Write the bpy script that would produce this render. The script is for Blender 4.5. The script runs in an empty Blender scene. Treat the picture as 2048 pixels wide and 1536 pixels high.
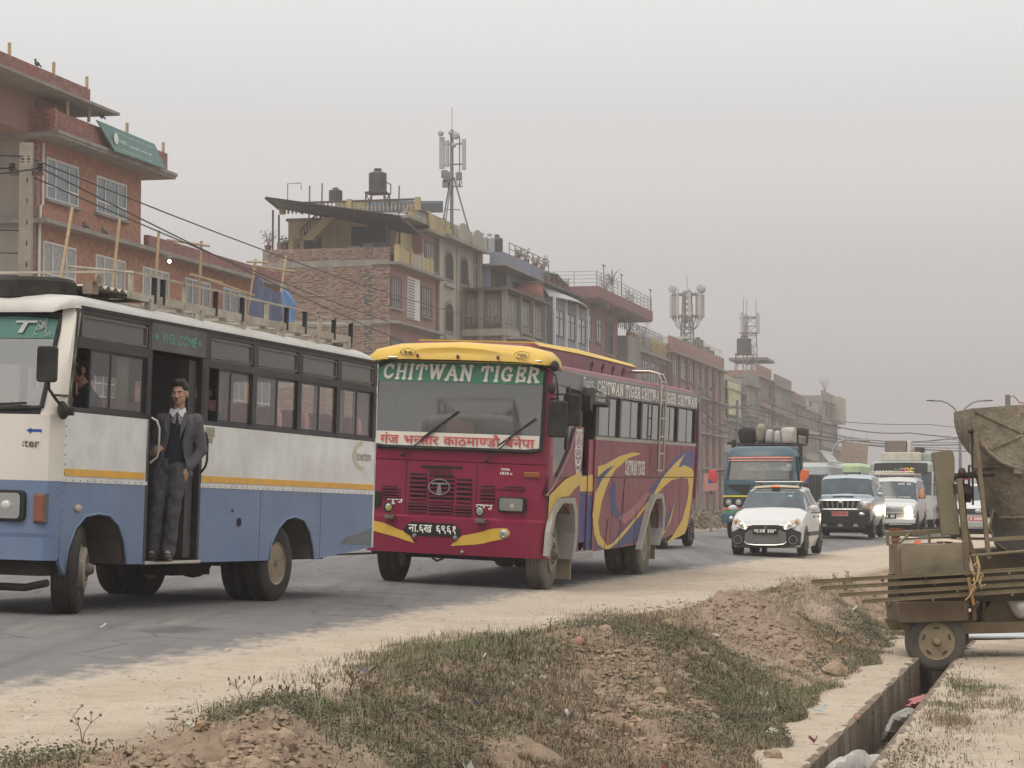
import bpy,bmesh,math,random
import numpy as np
from mathutils import Vector,Matrix
random.seed(7);np.random.seed(7)
SC=bpy.context.scene
COL=SC.collection
R=math.radians
cd=bpy.data.cameras.new("camera")
cam=bpy.data.objects.new("camera",cd)
COL.objects.link(cam)
cd.sensor_width=36.0
cd.lens=80.09
cd.clip_start=0.1
cd.clip_end=3000
cam.location=(0,0,1.13)
cam.rotation_euler=(R(90+2.953),0,0)
SC.camera=cam
SUN_EL,SUN_AZ=58.0,215.0
wd=bpy.data.worlds.new("World")
SC.world=wd
wd.use_nodes=True
nt=wd.node_tree
nt.nodes.clear()
wo=nt.nodes.new("ShaderNodeOutputWorld")
bg=nt.nodes.new("ShaderNodeBackground")
bg.inputs[1].default_value=0.1
sky=nt.nodes.new("ShaderNodeTexSky")
sky.sky_type='NISHITA'
sky.sun_disc=False
sky.sun_elevation=R(SUN_EL)
sky.sun_rotation=R(SUN_AZ)
sky.dust_density=6
tc=nt.nodes.new("ShaderNodeTexCoord")
sx=nt.nodes.new("ShaderNodeSeparateXYZ")
nt.links.new(tc.outputs['Generated'],sx.inputs[0])
cr=nt.nodes.new("ShaderNodeValToRGB")
cr.color_ramp.interpolation='EASE'
el=cr.color_ramp.elements
el[0].position=0.0;el[0].color=(.36,.345,.355,1)
el[1].position=1.0;el[1].color=(1.5,1.5,1.48,1)
for p_,c_ in((.04,(.43,.41,.415)),(.09,(.535,.522,.515)),(.15,(.655,.642,.63)),(.23,(.77,.78,.765)),(.5,(1.08,1.08,1.06))):
 e_=el.new(p_);e_.color=(*c_,1)
nt.links.new(sx.outputs[2],cr.inputs[0])
ml=nt.nodes.new("ShaderNodeVectorMath");ml.operation='SCALE';ml.inputs['Scale'].default_value=11.5
nt.links.new(cr.outputs[0],ml.inputs[0])
mx=nt.nodes.new("ShaderNodeMix");mx.data_type='RGBA';mx.inputs[0].default_value=0.9
nt.links.new(sky.outputs[0],mx.inputs[6]);nt.links.new(ml.outputs[0],mx.inputs[7])
nt.links.new(mx.outputs[2],bg.inputs[0]);nt.links.new(bg.outputs[0],wo.inputs[0])
sd=bpy.data.lights.new("sun",'SUN')
sd.energy=1.5;sd.angle=R(35);sd.color=(1,.90,.77)
so=bpy.data.objects.new("sun",sd);COL.objects.link(so)
az=R(SUN_AZ)
sv=Vector((math.sin(az)*math.cos(R(SUN_EL)),math.cos(az)*math.cos(R(SUN_EL)),math.sin(R(SUN_EL))))
so.rotation_euler=sv.to_track_quat('Z','Y').to_euler()
so.location=sv*50
vs=SC.view_settings
vs.view_transform='Standard';vs.look='None';vs.exposure=0.07;vs.gamma=1.0
vs.use_curve_mapping=False
SC.cycles.volume_bounces=1
SC.cycles.max_bounces=8
SC.cycles.transparent_max_bounces=16
SC.cycles.use_denoising=True
SC.cycles.caustics_reflective=False;SC.cycles.caustics_refractive=False
SC.cycles.volume_step_rate=5
MATS={}
def mat(name,col,rough=.65,metal=0.,var=.18,scale=3.,bump=0.,bscale=30.,dirt=None,damt=.35,spec=.4,streak=False,emit=None,island=0.,wear=None,wamt=.5,wave=0):
 if name in MATS:return MATS[name]
 m=bpy.data.materials.new(name);m.use_nodes=True
 N=m.node_tree.nodes;Lk=m.node_tree.links
 b=N['Principled BSDF']
 b.inputs['Roughness'].default_value=rough
 b.inputs['Metallic'].default_value=metal
 b.inputs['Specular IOR Level'].default_value=spec
 t=N.new('ShaderNodeTexCoord')
 out=None
 n1=N.new('ShaderNodeTexNoise');n1 .inputs['Scale'].default_value=scale;n1 .inputs['Detail'].default_value=5;n1 .inputs['Roughness'].default_value=.62
 vec=t.outputs['Object']
 if streak:
  mp=N.new('ShaderNodeMapping');mp.inputs['Scale'].default_value=(1,1,.15);Lk.new(vec,mp.inputs[0]);vec=mp.outputs[0]
 Lk.new(vec,n1 .inputs['Vector'])
 mr=N.new('ShaderNodeMapRange');mr.inputs[1].default_value=.3;mr.inputs[2].default_value=.7
 mr.inputs[3].default_value=1-var;mr.inputs[4].default_value=1+var
 Lk.new(n1 .outputs[0],mr.inputs[0])
 sc=N.new('ShaderNodeVectorMath');sc.operation='SCALE';sc.inputs[0].default_value=col[:3]
 Lk.new(mr.outputs[0],sc.inputs['Scale']);out=sc.outputs[0]
 if island:
  g=N.new('ShaderNodeNewGeometry')
  r2=N.new('ShaderNodeMapRange');r2 .inputs[3].default_value=1-island;r2 .inputs[4].default_value=1+island
  Lk.new(g.outputs['Random Per Island'],r2 .inputs[0])
  s2=N.new('ShaderNodeVectorMath');s2 .operation='SCALE';Lk.new(out,s2 .inputs[0]);Lk.new(r2 .outputs[0],s2 .inputs['Scale']);out=s2 .outputs[0]
 for c2,am,lo,sc_ in((dirt,damt,.45,scale*.6),(wear,wamt,.58,scale*2.2)):
  if c2 is None:continue
  n2=N.new('ShaderNodeTexNoise');n2 .inputs['Scale'].default_value=sc_;n2 .inputs['Detail'].default_value=8;n2 .inputs['Roughness'].default_value=.7
  Lk.new(vec,n2 .inputs['Vector'])
  m2=N.new('ShaderNodeMapRange');m2 .inputs[1].default_value=lo-.12;m2 .inputs[2].default_value=lo+.2;m2 .inputs[4].default_value=am
  Lk.new(n2 .outputs[0],m2 .inputs[0])
  mm=N.new('ShaderNodeMix');mm.data_type='RGBA';Lk.new(m2 .outputs[0],mm.inputs[0]);Lk.new(out,mm.inputs[6]);mm.inputs[7].default_value=(*c2[:3],1)
  out=mm.outputs[2]
 Lk.new(out,b.inputs['Base Color'])
 if bump:
  n3=N.new('ShaderNodeTexNoise');n3 .inputs['Scale'].default_value=bscale;n3 .inputs['Detail'].default_value=6
  Lk.new(t.outputs['Object'],n3 .inputs['Vector'])
  bp=N.new('ShaderNodeBump');bp.inputs['Strength'].default_value=bump;bp.inputs['Distance'].default_value=.02
  Lk.new(n3 .outputs[0],bp.inputs['Height']);Lk.new(bp.outputs[0],b.inputs['Normal'])
 if wave:
  n4=N.new('ShaderNodeTexNoise');n4 .inputs['Scale'].default_value=1.6;n4 .inputs['Detail'].default_value=2;Lk.new(t.outputs['Object'],n4 .inputs['Vector'])
  b4=N.new('ShaderNodeBump');b4 .inputs['Strength'].default_value=wave;b4 .inputs['Distance'].default_value=.1;Lk.new(n4 .outputs[0],b4 .inputs['Height']);Lk.new(b4 .outputs[0],b.inputs['Normal'])
 if emit:
  b.inputs['Emission Color'].default_value=(*emit[0],1);b.inputs['Emission Strength'].default_value=emit[1]
 MATS[name]=m
 return m
def glassm(name,tint=(.55,.6,.58),refl=.22,rough=.02,haze=0.,hcol=(.4,.4,.4)):
 if name in MATS:return MATS[name]
 m=bpy.data.materials.new(name);m.use_nodes=True
 N=m.node_tree.nodes;Lk=m.node_tree.links;N.remove(N['Principled BSDF'])
 o=N['Material Output']
 tr=N.new('ShaderNodeBsdfTransparent');tr.inputs[0].default_value=(*tint,1)
 gl=N.new('ShaderNodeBsdfGlossy');gl.inputs['Roughness'].default_value=rough
 gl.inputs[0].default_value=(.95,.97,.96,1)
 lw=N.new('ShaderNodeLayerWeight');lw.inputs[0].default_value=.35
 mr=N.new('ShaderNodeMapRange');mr.inputs[3].default_value=refl;mr.inputs[4].default_value=min(1,refl+.6)
 pw=N.new('ShaderNodeMath');pw.operation='POWER';pw.inputs[1].default_value=3.0;lw.inputs[0].default_value=.5;Lk.new(lw.outputs['Facing'],pw.inputs[0]);Lk.new(pw.outputs[0],mr.inputs[0])
 mxs=N.new('ShaderNodeMixShader');Lk.new(mr.outputs[0],mxs.inputs[0]);Lk.new(tr.outputs[0],mxs.inputs[1]);Lk.new(gl.outputs[0],mxs.inputs[2])
 last=mxs.outputs[0]
 if haze:
  df=N.new('ShaderNodeBsdfDiffuse');df.inputs[0].default_value=(*hcol,1)
  t=N.new('ShaderNodeTexCoord');n=N.new('ShaderNodeTexNoise');n.inputs['Scale'].default_value=2.5;n.inputs['Detail'].default_value=6
  Lk.new(t.outputs['Object'],n.inputs['Vector'])
  m3=N.new('ShaderNodeMapRange');m3 .inputs[1].default_value=.25;m3 .inputs[2].default_value=.75;m3 .inputs[3].default_value=haze*.7;m3 .inputs[4].default_value=haze*1.3
  Lk.new(n.outputs[0],m3 .inputs[0])
  m4=N.new('ShaderNodeMixShader');Lk.new(m3 .outputs[0],m4 .inputs[0]);Lk.new(last,m4 .inputs[1]);Lk.new(df.outputs[0],m4 .inputs[2]);last=m4 .outputs[0]
 Lk.new(last,o.inputs[0])
 MATS[name]=m
 return m
def brickm(name,c1,c2,mortar,bw=.23,bh=.068,axes='xz',msize=.012,stain=(.2,.18,.16),samt=.4,mixn=.5,bump=.6):
 if name in MATS:return MATS[name]
 m=bpy.data.materials.new(name);m.use_nodes=True
 N=m.node_tree.nodes;Lk=m.node_tree.links;b=N['Principled BSDF'];b.inputs['Roughness'].default_value=.9
 b.inputs['Specular IOR Level'].default_value=.15
 t=N.new('ShaderNodeTexCoord');s=N.new('ShaderNodeSeparateXYZ');Lk.new(t.outputs['Object'],s.inputs[0])
 c=N.new('ShaderNodeCombineXYZ')
 if axes=='xyz':
  ad=N.new('ShaderNodeMath');ad.operation='ADD';Lk.new(s.outputs[0],ad.inputs[0]);Lk.new(s.outputs[1],ad.inputs[1]);Lk.new(ad.outputs[0],c.inputs[0])
 else:
  Lk.new(s.outputs['xyz'.index(axes[0])],c.inputs[0])
 Lk.new(s.outputs[2],c.inputs[1])
 br=N.new('ShaderNodeTexBrick');Lk.new(c.outputs[0],br.inputs['Vector'])
 br.inputs['Color1'].default_value=(*c1,1);br.inputs['Color2'].default_value=(*c2,1);br.inputs['Mortar'].default_value=(*mortar,1)
 br.inputs['Scale'].default_value=1;br.inputs['Brick Width'].default_value=bw;br.inputs['Row Height'].default_value=bh
 br.inputs['Mortar Size'].default_value=msize;br.inputs['Mortar Smooth'].default_value=.3;br.inputs['Bias'].default_value=mixn-.5
 n=N.new('ShaderNodeTexNoise');n.inputs['Scale'].default_value=.55;n.inputs['Detail'].default_value=8;n.inputs['Roughness'].default_value=.7
 Lk.new(t.outputs['Object'],n.inputs['Vector'])
 mr=N.new('ShaderNodeMapRange');mr.inputs[1].default_value=.4;mr.inputs[2].default_value=.72;mr.inputs[4].default_value=samt;Lk.new(n.outputs[0],mr.inputs[0])
 mm=N.new('ShaderNodeMix');mm.data_type='RGBA';Lk.new(mr.outputs[0],mm.inputs[0]);Lk.new(br.outputs[0],mm.inputs[6]);mm.inputs[7].default_value=(*stain,1)
 n2=N.new('ShaderNodeTexNoise');n2 .inputs['Scale'].default_value=4;n2 .inputs['Detail'].default_value=6;Lk.new(c.outputs[0],n2 .inputs['Vector'])
 m2=N.new('ShaderNodeMapRange');m2 .inputs[1].default_value=.3;m2 .inputs[2].default_value=.7;m2 .inputs[3].default_value=.75;m2 .inputs[4].default_value=1.25;Lk.new(n2 .outputs[0],m2 .inputs[0])
 sc=N.new('ShaderNodeVectorMath');sc.operation='SCALE';Lk.new(mm.outputs[2],sc.inputs[0]);Lk.new(m2 .outputs[0],sc.inputs['Scale'])
 Lk.new(sc.outputs[0],b.inputs['Base Color'])
 bp=N.new('ShaderNodeBump');bp.inputs['Strength'].default_value=bump;bp.inputs['Distance'].default_value=.015;bp.invert=True
 Lk.new(br.outputs['Fac'],bp.inputs['Height']);Lk.new(bp.outputs[0],b.inputs['Normal'])
 MATS[name]=m
 return m
class MB:
 """collects shapes; build() links them as one mesh object"""
 def __init__(s):s.v=[];s.f=[]
 def add(s,vs_,fs_):
  o=len(s.v);s.v+=[tuple(p)for p in vs_];s.f+=[tuple(i+o for i in f)for f in fs_];return s
 def box(s,x0,y0,z0,x1,y1,z1):
  if x0>x1:x0,x1=x1,x0
  if y0>y1:y0,y1=y1,y0
  if z0>z1:z0,z1=z1,z0
  return s.add([(x0,y0,z0),(x1,y0,z0),(x1,y1,z0),(x0,y1,z0),(x0,y0,z1),(x1,y0,z1),(x1,y1,z1),(x0,y1,z1)],[(3,2,1,0),(4,5,6,7),(0,1,5,4),(1,2,6,5),(2,3,7,6),(3,0,4,7)])
 def bar(s,a,b,w,h=None,up=(0,0,1)):
  h=h or w;a=Vector(a);b=Vector(b);d=(b-a).normalized();up=Vector(up)
  if abs(d.dot(up))>.98:up=Vector((1,0,0))
  x=d.cross(up).normalized()*(w/2);z=x.cross(d).normalized()*(h/2)
  vs_=[a-x-z,a+x-z,a+x+z,a-x+z,b-x-z,b+x-z,b+x+z,b-x+z]
  return s.add(vs_,[(3,2,1,0),(4,5,6,7),(0,1,5,4),(1,2,6,5),(2,3,7,6),(3,0,4,7)])
 def tube(s,pts,r,n=8,caps=True):
  pts=[Vector(p)for p in pts];rs=r if isinstance(r,(list,tuple))else[r]*len(pts)
  vs_=[];up=Vector((0,0,1));prev=None
  for i,p in enumerate(pts):
   d=(pts[min(i+1,len(pts)-1)]-pts[max(i-1,0)])
   d=d.normalized()if d.length>1e-9 else Vector((0,0,1))
   if prev is None:
    a=d.cross(up if abs(d.z)<.95 else Vector((1,0,0))).normalized()
   else:
    a=(prev-d*prev.dot(d));a=a.normalized()if a.length>1e-6 else d.orthogonal().normalized()
   prev=a;b=d.cross(a)
   for k in range(n):
    t=2*math.pi*k/n;vs_.append(p+(a*math.cos(t)+b*math.sin(t))*rs[i])
  fs_=[]
  for i in range(len(pts)-1):
   for k in range(n):
    k2=(k+1)%n;fs_.append((i*n+k,i*n+k2,(i+1)*n+k2,(i+1)*n+k))
  if caps:fs_+=[tuple(range(n-1,-1,-1)),tuple((len(pts)-1)*n+k for k in range(n))]
  return s.add(vs_,fs_)
 def prism(s,poly,ax,a,b):
  """poly in the two other axes, extruded along axis ax from a to b"""
  n=len(poly)
  def P(p,t):
   return{'y':(p[0],t,p[1]),'x':(t,p[0],p[1]),'z':(p[0],p[1],t)}[ax]
  vs_=[P(p,a)for p in poly]+[P(p,b)for p in poly]
  return s.add(vs_,[tuple(range(n-1,-1,-1)),tuple(range(n,2*n))]+[(i,(i+1)%n,n+(i+1)%n,n+i)for i in range(n)])
 def poly(s,pts):return s.add(pts,[tuple(range(len(pts)))])
 def ell(s,c,r,nu=12,nv=8,rot=None):
  if not isinstance(r,(tuple,list)):r=(r,r,r)
  vs_=[];c=Vector(c)
  for j in range(1,nv):
   ph=math.pi*j/nv
   for i in range(nu):
    th=2*math.pi*i/nu;vs_.append(Vector((r[0]*math.sin(ph)*math.cos(th),r[1]*math.sin(ph)*math.sin(th),r[2]*math.cos(ph))))
  vs_+=[Vector((0,0,r[2])),Vector((0,0,-r[2]))]
  if rot is not None:vs_=[rot@p for p in vs_]
  vs_=[p+c for p in vs_]
  fs_=[]
  for j in range(nv-2):
   for i in range(nu):
    i2=(i+1)%nu;fs_.append((j*nu+i,(j+1)*nu+i,(j+1)*nu+i2,j*nu+i2))
  t=(nv-1)*nu
  for i in range(nu):
   i2=(i+1)%nu;fs_.append((t,i,i2));fs_.append((t+1,(nv-2)*nu+i2,(nv-2)*nu+i))
  return s.add(vs_,fs_)
 def lathe(s,prof,c=(0,0,0),axis=(0,1,0),n=24,closed=False):
  """prof: (radius, offset along axis)"""
  ax=Vector(axis).normalized();a=ax.orthogonal().normalized();b=ax.cross(a);c=Vector(c);vs_=[]
  for r,t in prof:
   for k in range(n):
    q=2*math.pi*k/n;vs_.append(c+ax*t+(a*math.cos(q)+b*math.sin(q))*r)
  fs_=[];m=len(prof)
  for i in range(m if closed else m-1):
   for k in range(n):
    k2=(k+1)%n;i2=(i+1)%m;fs_.append((i*n+k,i*n+k2,i2*n+k2,i2*n+k))
  if not closed:
   fs_+=[tuple(range(n-1,-1,-1)),tuple((m-1)*n+k for k in range(n))]
  return s.add(vs_,fs_)
 def loft(s,secs,closed=True,caps=True):
  n=len(secs[0]);vs_=[p for q in secs for p in q];fs_=[]
  for i in range(len(secs)-1):
   for k in range(n if closed else n-1):
    k2=(k+1)%n;fs_.append((i*n+k,i*n+k2,(i+1)*n+k2,(i+1)*n+k))
  if caps:fs_+=[tuple(range(n-1,-1,-1)),tuple((len(secs)-1)*n+k for k in range(n))]
  return s.add(vs_,fs_)
 def build(s,name,m,parent=None,smooth=False,bevel=0,ang=35,mods=None,keep=False):
  me=bpy.data.meshes.new(name)
  me.from_pydata(s.v,[],s.f)
  if not keep:
   bm=bmesh.new();bm.from_mesh(me);bmesh.ops.recalc_face_normals(bm,faces=bm.faces);bm.to_mesh(me);bm.free()
  o=bpy.data.objects.new(name,me);COL.objects.link(o)
  if m is not None:me.materials.append(m)
  if smooth:
   me.shade_smooth()
   if ang<180:me.set_sharp_from_angle(angle=R(ang))
  if bevel:
   md=o.modifiers.new('bevel','BEVEL');md.width=bevel;md.segments=2;md.limit_method='ANGLE';md.angle_limit=R(40)
   if smooth:md.harden_normals=False
  if parent is not None:o.parent=parent
  return o
def empty(name,loc=(0,0,0),rotz=0.,pitch=0.,scale=1.,roll=0.):
 o=bpy.data.objects.new(name,None);COL.objects.link(o);o.empty_display_size=.2
 o.location=loc;o.rotation_euler=(roll,pitch,rotz);o.scale=(scale,)*3
 return o
def tag(o,label=None,cat=None,group=None,kind=None):
 if label:o['label']=label
 if cat:o['category']=cat
 if group:o['group']=group
 if kind:o['kind']=kind
 return o
def thing(name,label,cat,loc=(0,0,0),rotz=0.,group=None,pitch=0.,scale=1.,roll=0.):
 return tag(empty(name,loc,rotz,pitch,scale,roll),label,cat,group)
def copy_tree(o,parent=None):
 c=o.copy();COL.objects.link(c);c.parent=parent
 for ch in[q for q in bpy.data.objects if q.parent==o]:copy_tree(ch,c)
 return c
def remesh(o,vox=.012,it=4,fac=.6):
 m=o.modifiers.new('skin','REMESH');m.mode='VOXEL';m.voxel_size=vox;m.use_smooth_shade=True
 if it:
  k=o.modifiers.new('smooth','SMOOTH');k.iterations=it;k.factor=fac
 return o
def glyphs(txt,bold=0.,half=False):
 c=bpy.data.curves.new('glyph','FONT');c.body=txt;c.offset=bold;c.resolution_u=3
 o=bpy.data.objects.new('glyph',c);COL.objects.link(o)
 dg=bpy.context.evaluated_depsgraph_get()
 me=bpy.data.meshes.new_from_object(o.evaluated_get(dg))
 vs_=[(v.co.x,v.co.y)for v in me.vertices];fs_=[tuple(p.vertices)for p in me.polygons]
 bpy.data.objects.remove(o);bpy.data.meshes.remove(me);bpy.data.curves.remove(c)
 return vs_,fs_
def text(name,txt,m,parent,O,U,V,w,h,bold=0.,wave=None,label=None,data=None,slant=0.):
 vs_,fs_=data if data else glyphs(txt,bold)
 xs=[p[0]for p in vs_];ys=[p[1]for p in vs_]
 x0,x1,y0,y1=min(xs),max(xs),min(ys),max(ys)
 O=Vector(O);U=Vector(U).normalized();V=Vector(V).normalized();Nn=U.cross(V)
 mb=MB();pts=[]
 for x,y in vs_:
  a=(x-x0)/(x1-x0);b=(y-y0)/(y1-y0)
  q=O+U*(a*w+slant*b*h)+V*(b*h)
  if wave:q=q+wave(a)
  pts.append(q)
 mb.add(pts,fs_)
 me=bpy.data.meshes.new(name);me.from_pydata(mb.v,[],mb.f)
 o=bpy.data.objects.new(name,me);COL.objects.link(o);me.materials.append(m);o.parent=parent
 if label:o['label']=label
 return o
def devanagari(parts,bold=0.):
 """parts: strings or ('half', char): a consonant without its right-hand stem"""
 vs_,fs_=[],[];x=0.
 for p in parts:
  if p==' ':x+=.35;continue
  half=isinstance(p,tuple);g,f=glyphs(p[1]if half else p,bold)
  if half:
   xm=max(q[0]for q in g);cut=xm-.17
   keep=[k for k,fc in enumerate(f)if sum(g[i][0]for i in fc)/len(fc)<cut]
   f=[f[k]for k in keep]
   g=[(min(q[0],cut),q[1])for q in g]
   adv=cut
  else:adv=max(q[0]for q in g)
  o=len(vs_);vs_+=[(q[0]+x,q[1])for q in g];fs_+=[tuple(i+o for i in fc)for fc in f]
  x+=adv-.012
 used=sorted({i for fc in fs_ for i in fc});mp={i:k for k,i in enumerate(used)}
 return[vs_[i]for i in used],[tuple(mp[i]for i in fc)for fc in fs_]
def slab(word,t=.2,gap=.12):
 """returns flat polygons; every stroke sits a hair above the last"""
 L={'H':(.8,[((.16,0),(.16,1)),((.64,0),(.64,1)),((.16,.5),(.64,.5))],[.16,.64],[.16,.64]),'I':(.36,[((.18,0),(.18,1))],[.18],[.18]),'T':(.8,[((.4,0),(.4,1)),((.1,.93),(.7,.93)),((.07,.72),(.09,.92)),((.73,.72),(.71,.92))],[.4],[]),'W':(1.1,[((.12,1),(.34,.08)),((.34,.08),(.56,.9)),((.56,.9),(.78,.08)),((.78,.08),(1.,1))],[],[.12,.56,1.0]),'A':(.9,[((.12,0),(.45,.95)),((.45,.95),(.78,0)),((.25,.34),(.65,.34))],[.12,.78],[]),'N':(.84,[((.16,0),(.16,1)),((.16,.95),(.68,.05)),((.68,0),(.68,1))],[.16],[.1,.68]),'E':(.7,[((.18,0),(.18,1)),((.18,.93),(.6,.93)),((.18,.5),(.48,.5)),((.18,.07),(.62,.07)),((.6,.74),(.6,.93)),((.63,.07),(.63,.27)),((.47,.42),(.47,.6))],[],[]),'R':(.8,[((.18,0),(.18,1)),((.18,.93),(.5,.93)),((.5,.93),(.63,.84)),((.63,.84),(.63,.62)),((.63,.62),(.5,.52)),((.18,.5),(.5,.5)),((.42,.5),(.68,.04))],[.18,.7],[]),'C':(.78,None,[],[]),'G':(.84,None,[],[])}
 vs_,fs_=[],[];x=0.
 def stroke(a,b,w):
  a=Vector((a[0]+x,a[1]));b=Vector((b[0]+x,b[1]));d=(b-a).normalized();n=Vector((-d.y,d.x))*w/2
  k=len(vs_);ring=[]
  for j in range(7):
   q=math.pi*j/6;ring.append(b+(n*math.cos(q)*-1+d*(w/2)*math.sin(q)))
  for j in range(7):
   q=math.pi*j/6;ring.append(a+(n*math.cos(q)-d*(w/2)*math.sin(q)))
  vs_.extend([(p.x,p.y)for p in ring]);fs_.append(tuple(range(k,k+14)))
 for ch in word:
  if ch==' ':x+=.45;continue
  wd_,st,bot,top=L[ch]
  if st is None:
   pts=[(.4+.3*math.cos(R(q)),.5+.43*math.sin(R(q)))for q in range(45,316 if ch=='C' else 300,15)]
   for a,b in zip(pts,pts[1:]):stroke(a,b,t)
   stroke((.62,.7),(.64,.9),t*.7)
   if ch=='C':stroke((.6,.2),(.68,.28),t*.8)
   else:stroke((.62,.1),(.62,.42),t);stroke((.5,.42),(.76,.42),t*.7)
  else:
   for a,b in st:stroke(a,b,t*(.75 if abs(a[1]-b[1])<.3 and abs(a[0]-b[0])>.2 else 1))
   for q in bot:stroke((q-.1,.02),(q+.1,.02),t*.75)
   for q in top:stroke((q-.1,.98),(q+.1,.98),t*.75)
  x+=wd_+gap
 return vs_,fs_
def slabtext(name,word,m,parent,O,U,V,w,h,eps=.0004,slant=0.,wave=None,t=.21):
 vs_,fs_=slab(word,t);O=Vector(O);U=Vector(U).normalized();V=Vector(V).normalized();Nn=U.cross(V)
 xs=[p[0]for p in vs_];x0,x1=min(xs),max(xs);mb=MB();z=0
 for k,fc in enumerate(fs_):
  pts=[]
  for i in fc:
   a=(vs_[i][0]-x0)/(x1-x0);b=(vs_[i][1]+.06)/1.12
   q=O+U*(a*w+slant*b*h)+V*b*h+Nn*(k%5)*eps
   if wave:q=q+wave(a)
   pts.append(q)
  mb.poly(pts)
 me=bpy.data.meshes.new(name);me.from_pydata(mb.v,[],mb.f)
 o=bpy.data.objects.new(name,me);COL.objects.link(o);me.materials.append(m);o.parent=parent
 return o
def arc(cx,cz,rx,rz,a0,a1,n=12):
 return[(cx+rx*math.cos(R(a0+(a1-a0)*k/n)),cz+rz*math.sin(R(a0+(a1-a0)*k/n)))for k in range(n+1)]
def rrect(x0,z0,x1,z1,r,n=4):
 return(arc(x1-r,z1-r,r,r,0,90,n)+arc(x0+r,z1-r,r,r,90,180,n)+arc(x0+r,z0+r,r,r,180,270,n)+arc(x1-r,z0+r,r,r,270,360,n))
def interp(keys):
 ks=np.array(keys,float)
 return lambda y:np.interp(y,ks[:,0],ks[:,1])
def _smooth(keys):
 ks=np.array(keys,float);ys=np.arange(0,620,.5);v=np.interp(ys,ks[:,0],ks[:,1])
 k=np.ones(7)/7;v2=np.convolve(np.pad(v,3,'edge'),k,'valid')
 return lambda y:np.interp(y,ys,v2)
RZ=_smooth([(0,.0),(20.7,-.01),(24.9,-.045),(31.0,-.10),(37.2,-.07),(47,-.04),(66,-.06),(90,-.03),(200,0),(600,0)])
EDGE=_smooth([(0,-7),(9,-4.2),(13.2,-2.97),(18.9,-1.6),(31.4,.62),(40.4,3.4),(47.6,6.0),(64,11.1),(90,19.2),(130,31.5),(250,68),(600,173)])
CREST=_smooth([(0,-5),(8,-2.9),(10.2,-2.2),(13,-1.5),(18.6,-.05),(27.5,2.6),(40.5,6.5),(64,13.6),(100,24.5),(250,70),(600,176)])
DRAIN=_smooth([(0,-1.4),(13.5,1.91),(18.8,3.22),(23,4.26),(40,8.7),(64,15.6),(100,27),(250,73),(600,180)])
def CROWN(dd):
 return .042*np.clip(dd,0,3.2)+.02*np.clip(dd-3.2,0,2)-.03*np.clip(dd-6,0,3)-.03*np.clip(dd-9,0,4)
def _hash(ix,iy,s):
 h=(ix*374761393+iy*668265263+s*974634777)&0xffffffff
 h=((h^(h>>13))*1274126177)&0xffffffff
 return((h^(h>>16))&0xffff)/65535.
def vnoise(x,y,s=0):
 ix=np.floor(x).astype(np.int64);iy=np.floor(y).astype(np.int64);fx=x-ix;fy=y-iy
 fx=fx*fx*(3-2*fx);fy=fy*fy*(3-2*fy)
 a=_hash(ix,iy,s);b=_hash(ix+1,iy,s);c=_hash(ix,iy+1,s);d=_hash(ix+1,iy+1,s)
 return(a*(1-fx)+b*fx)*(1-fy)+(c*(1-fx)+d*fx)*fy
def fbm(x,y,o=4,s=0,g=.5):
 r=0;a=1;t=0
 for k in range(o):
  r=r+a*vnoise(x*2**k,y*2**k,s+k);t+=a;a*=g
 return r/t
LIP=-.45
MOUNDS=[(1.424,19.392,.42,1.6,.20),(0.615,18.044,.5,1.3,.16),(2.701,24.407,.55,2.6,.22),(-1.112,10.995,.35,.8,.16),(-0.215,15.376,.6,1.6,.10),(3.727,27.662,.6,2.5,.18),(-1.519,10.043,.4,.6,.08)]
def H(x,y):
 """ground height everywhere outside the drain"""
 x=np.asarray(x,float);y=np.asarray(y,float)
 rz=RZ(y);e=EDGE(y);c=CREST(y);d=DRAIN(y)
 lo=d-.2;foot=lo-.5-.25*vnoise(y*.7,y*0,5)
 foot=np.maximum(foot,c+.3)
 z=rz+CROWN(e-x)
 t=np.clip((x-e)/.5,0,1)
 z=z-.03*t+.03*(fbm(x*1.3,y*.5,4,3)-.5)*t+.012*(fbm(x*7,y*5,3,13)-.5)*t
 u=np.clip((x-c)/(foot-c),0,1);s=u*u*(3-2*u)
 z=z*(1-s)+(LIP+.02)*s
 inb=np.clip(u*5,0,1)*np.clip((1-u)*6,0,1)*(x<d)
 z=z+inb*(.24*(fbm(x*1.7,y*.8,3,21)-.42)+.12*(fbm(x*6,y*4,4,31,.6)-.5)+.05*(fbm(x*19,y*14,3,41,.6)-.5))
 for mx_,my_,rx,ry,h in MOUNDS:
  q=((x-mx_)/rx)**2+((y-my_)/ry)**2;g=np.exp(-q)
  z=z+h*g*(1+.9*(fbm(x*9,y*6,4,51,.6)-.5))*(x<lo-.1)
 edge=np.clip((lo-x)/.3,0,1)*(x<d)
 z=np.where(x>foot,np.where(x<d,LIP+.02*edge+.025*(fbm(x*5,y*3,3,61)-.4)*edge,z),z)
 r=x>d
 rr=np.clip((x-d-.2)/1.5,0,1)
 zr=LIP+.02*rr+.06*(fbm(x*1.1,y*.6,4,71)-.5)*rr+.02*(fbm(x*9,y*6,3,81)-.5)*np.clip(rr*4,0,1)+.1*rr*np.clip((y-30)/30,0,1)
 z=np.where(r,zr,z)
 l=e-12.5-x
 tl=np.clip(l/4,0,1)
 z=z+tl*(.05+.35*fbm(x*.3,y*.15,4,91)*np.clip(l/8,0,1))
 return z
ys=[7.2]
while ys[-1]<560:ys.append(ys[-1]+min(max(.0036*ys[-1],.03),30)*(1 if ys[-1]<45 else 3))
ys=np.array(ys)
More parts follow.
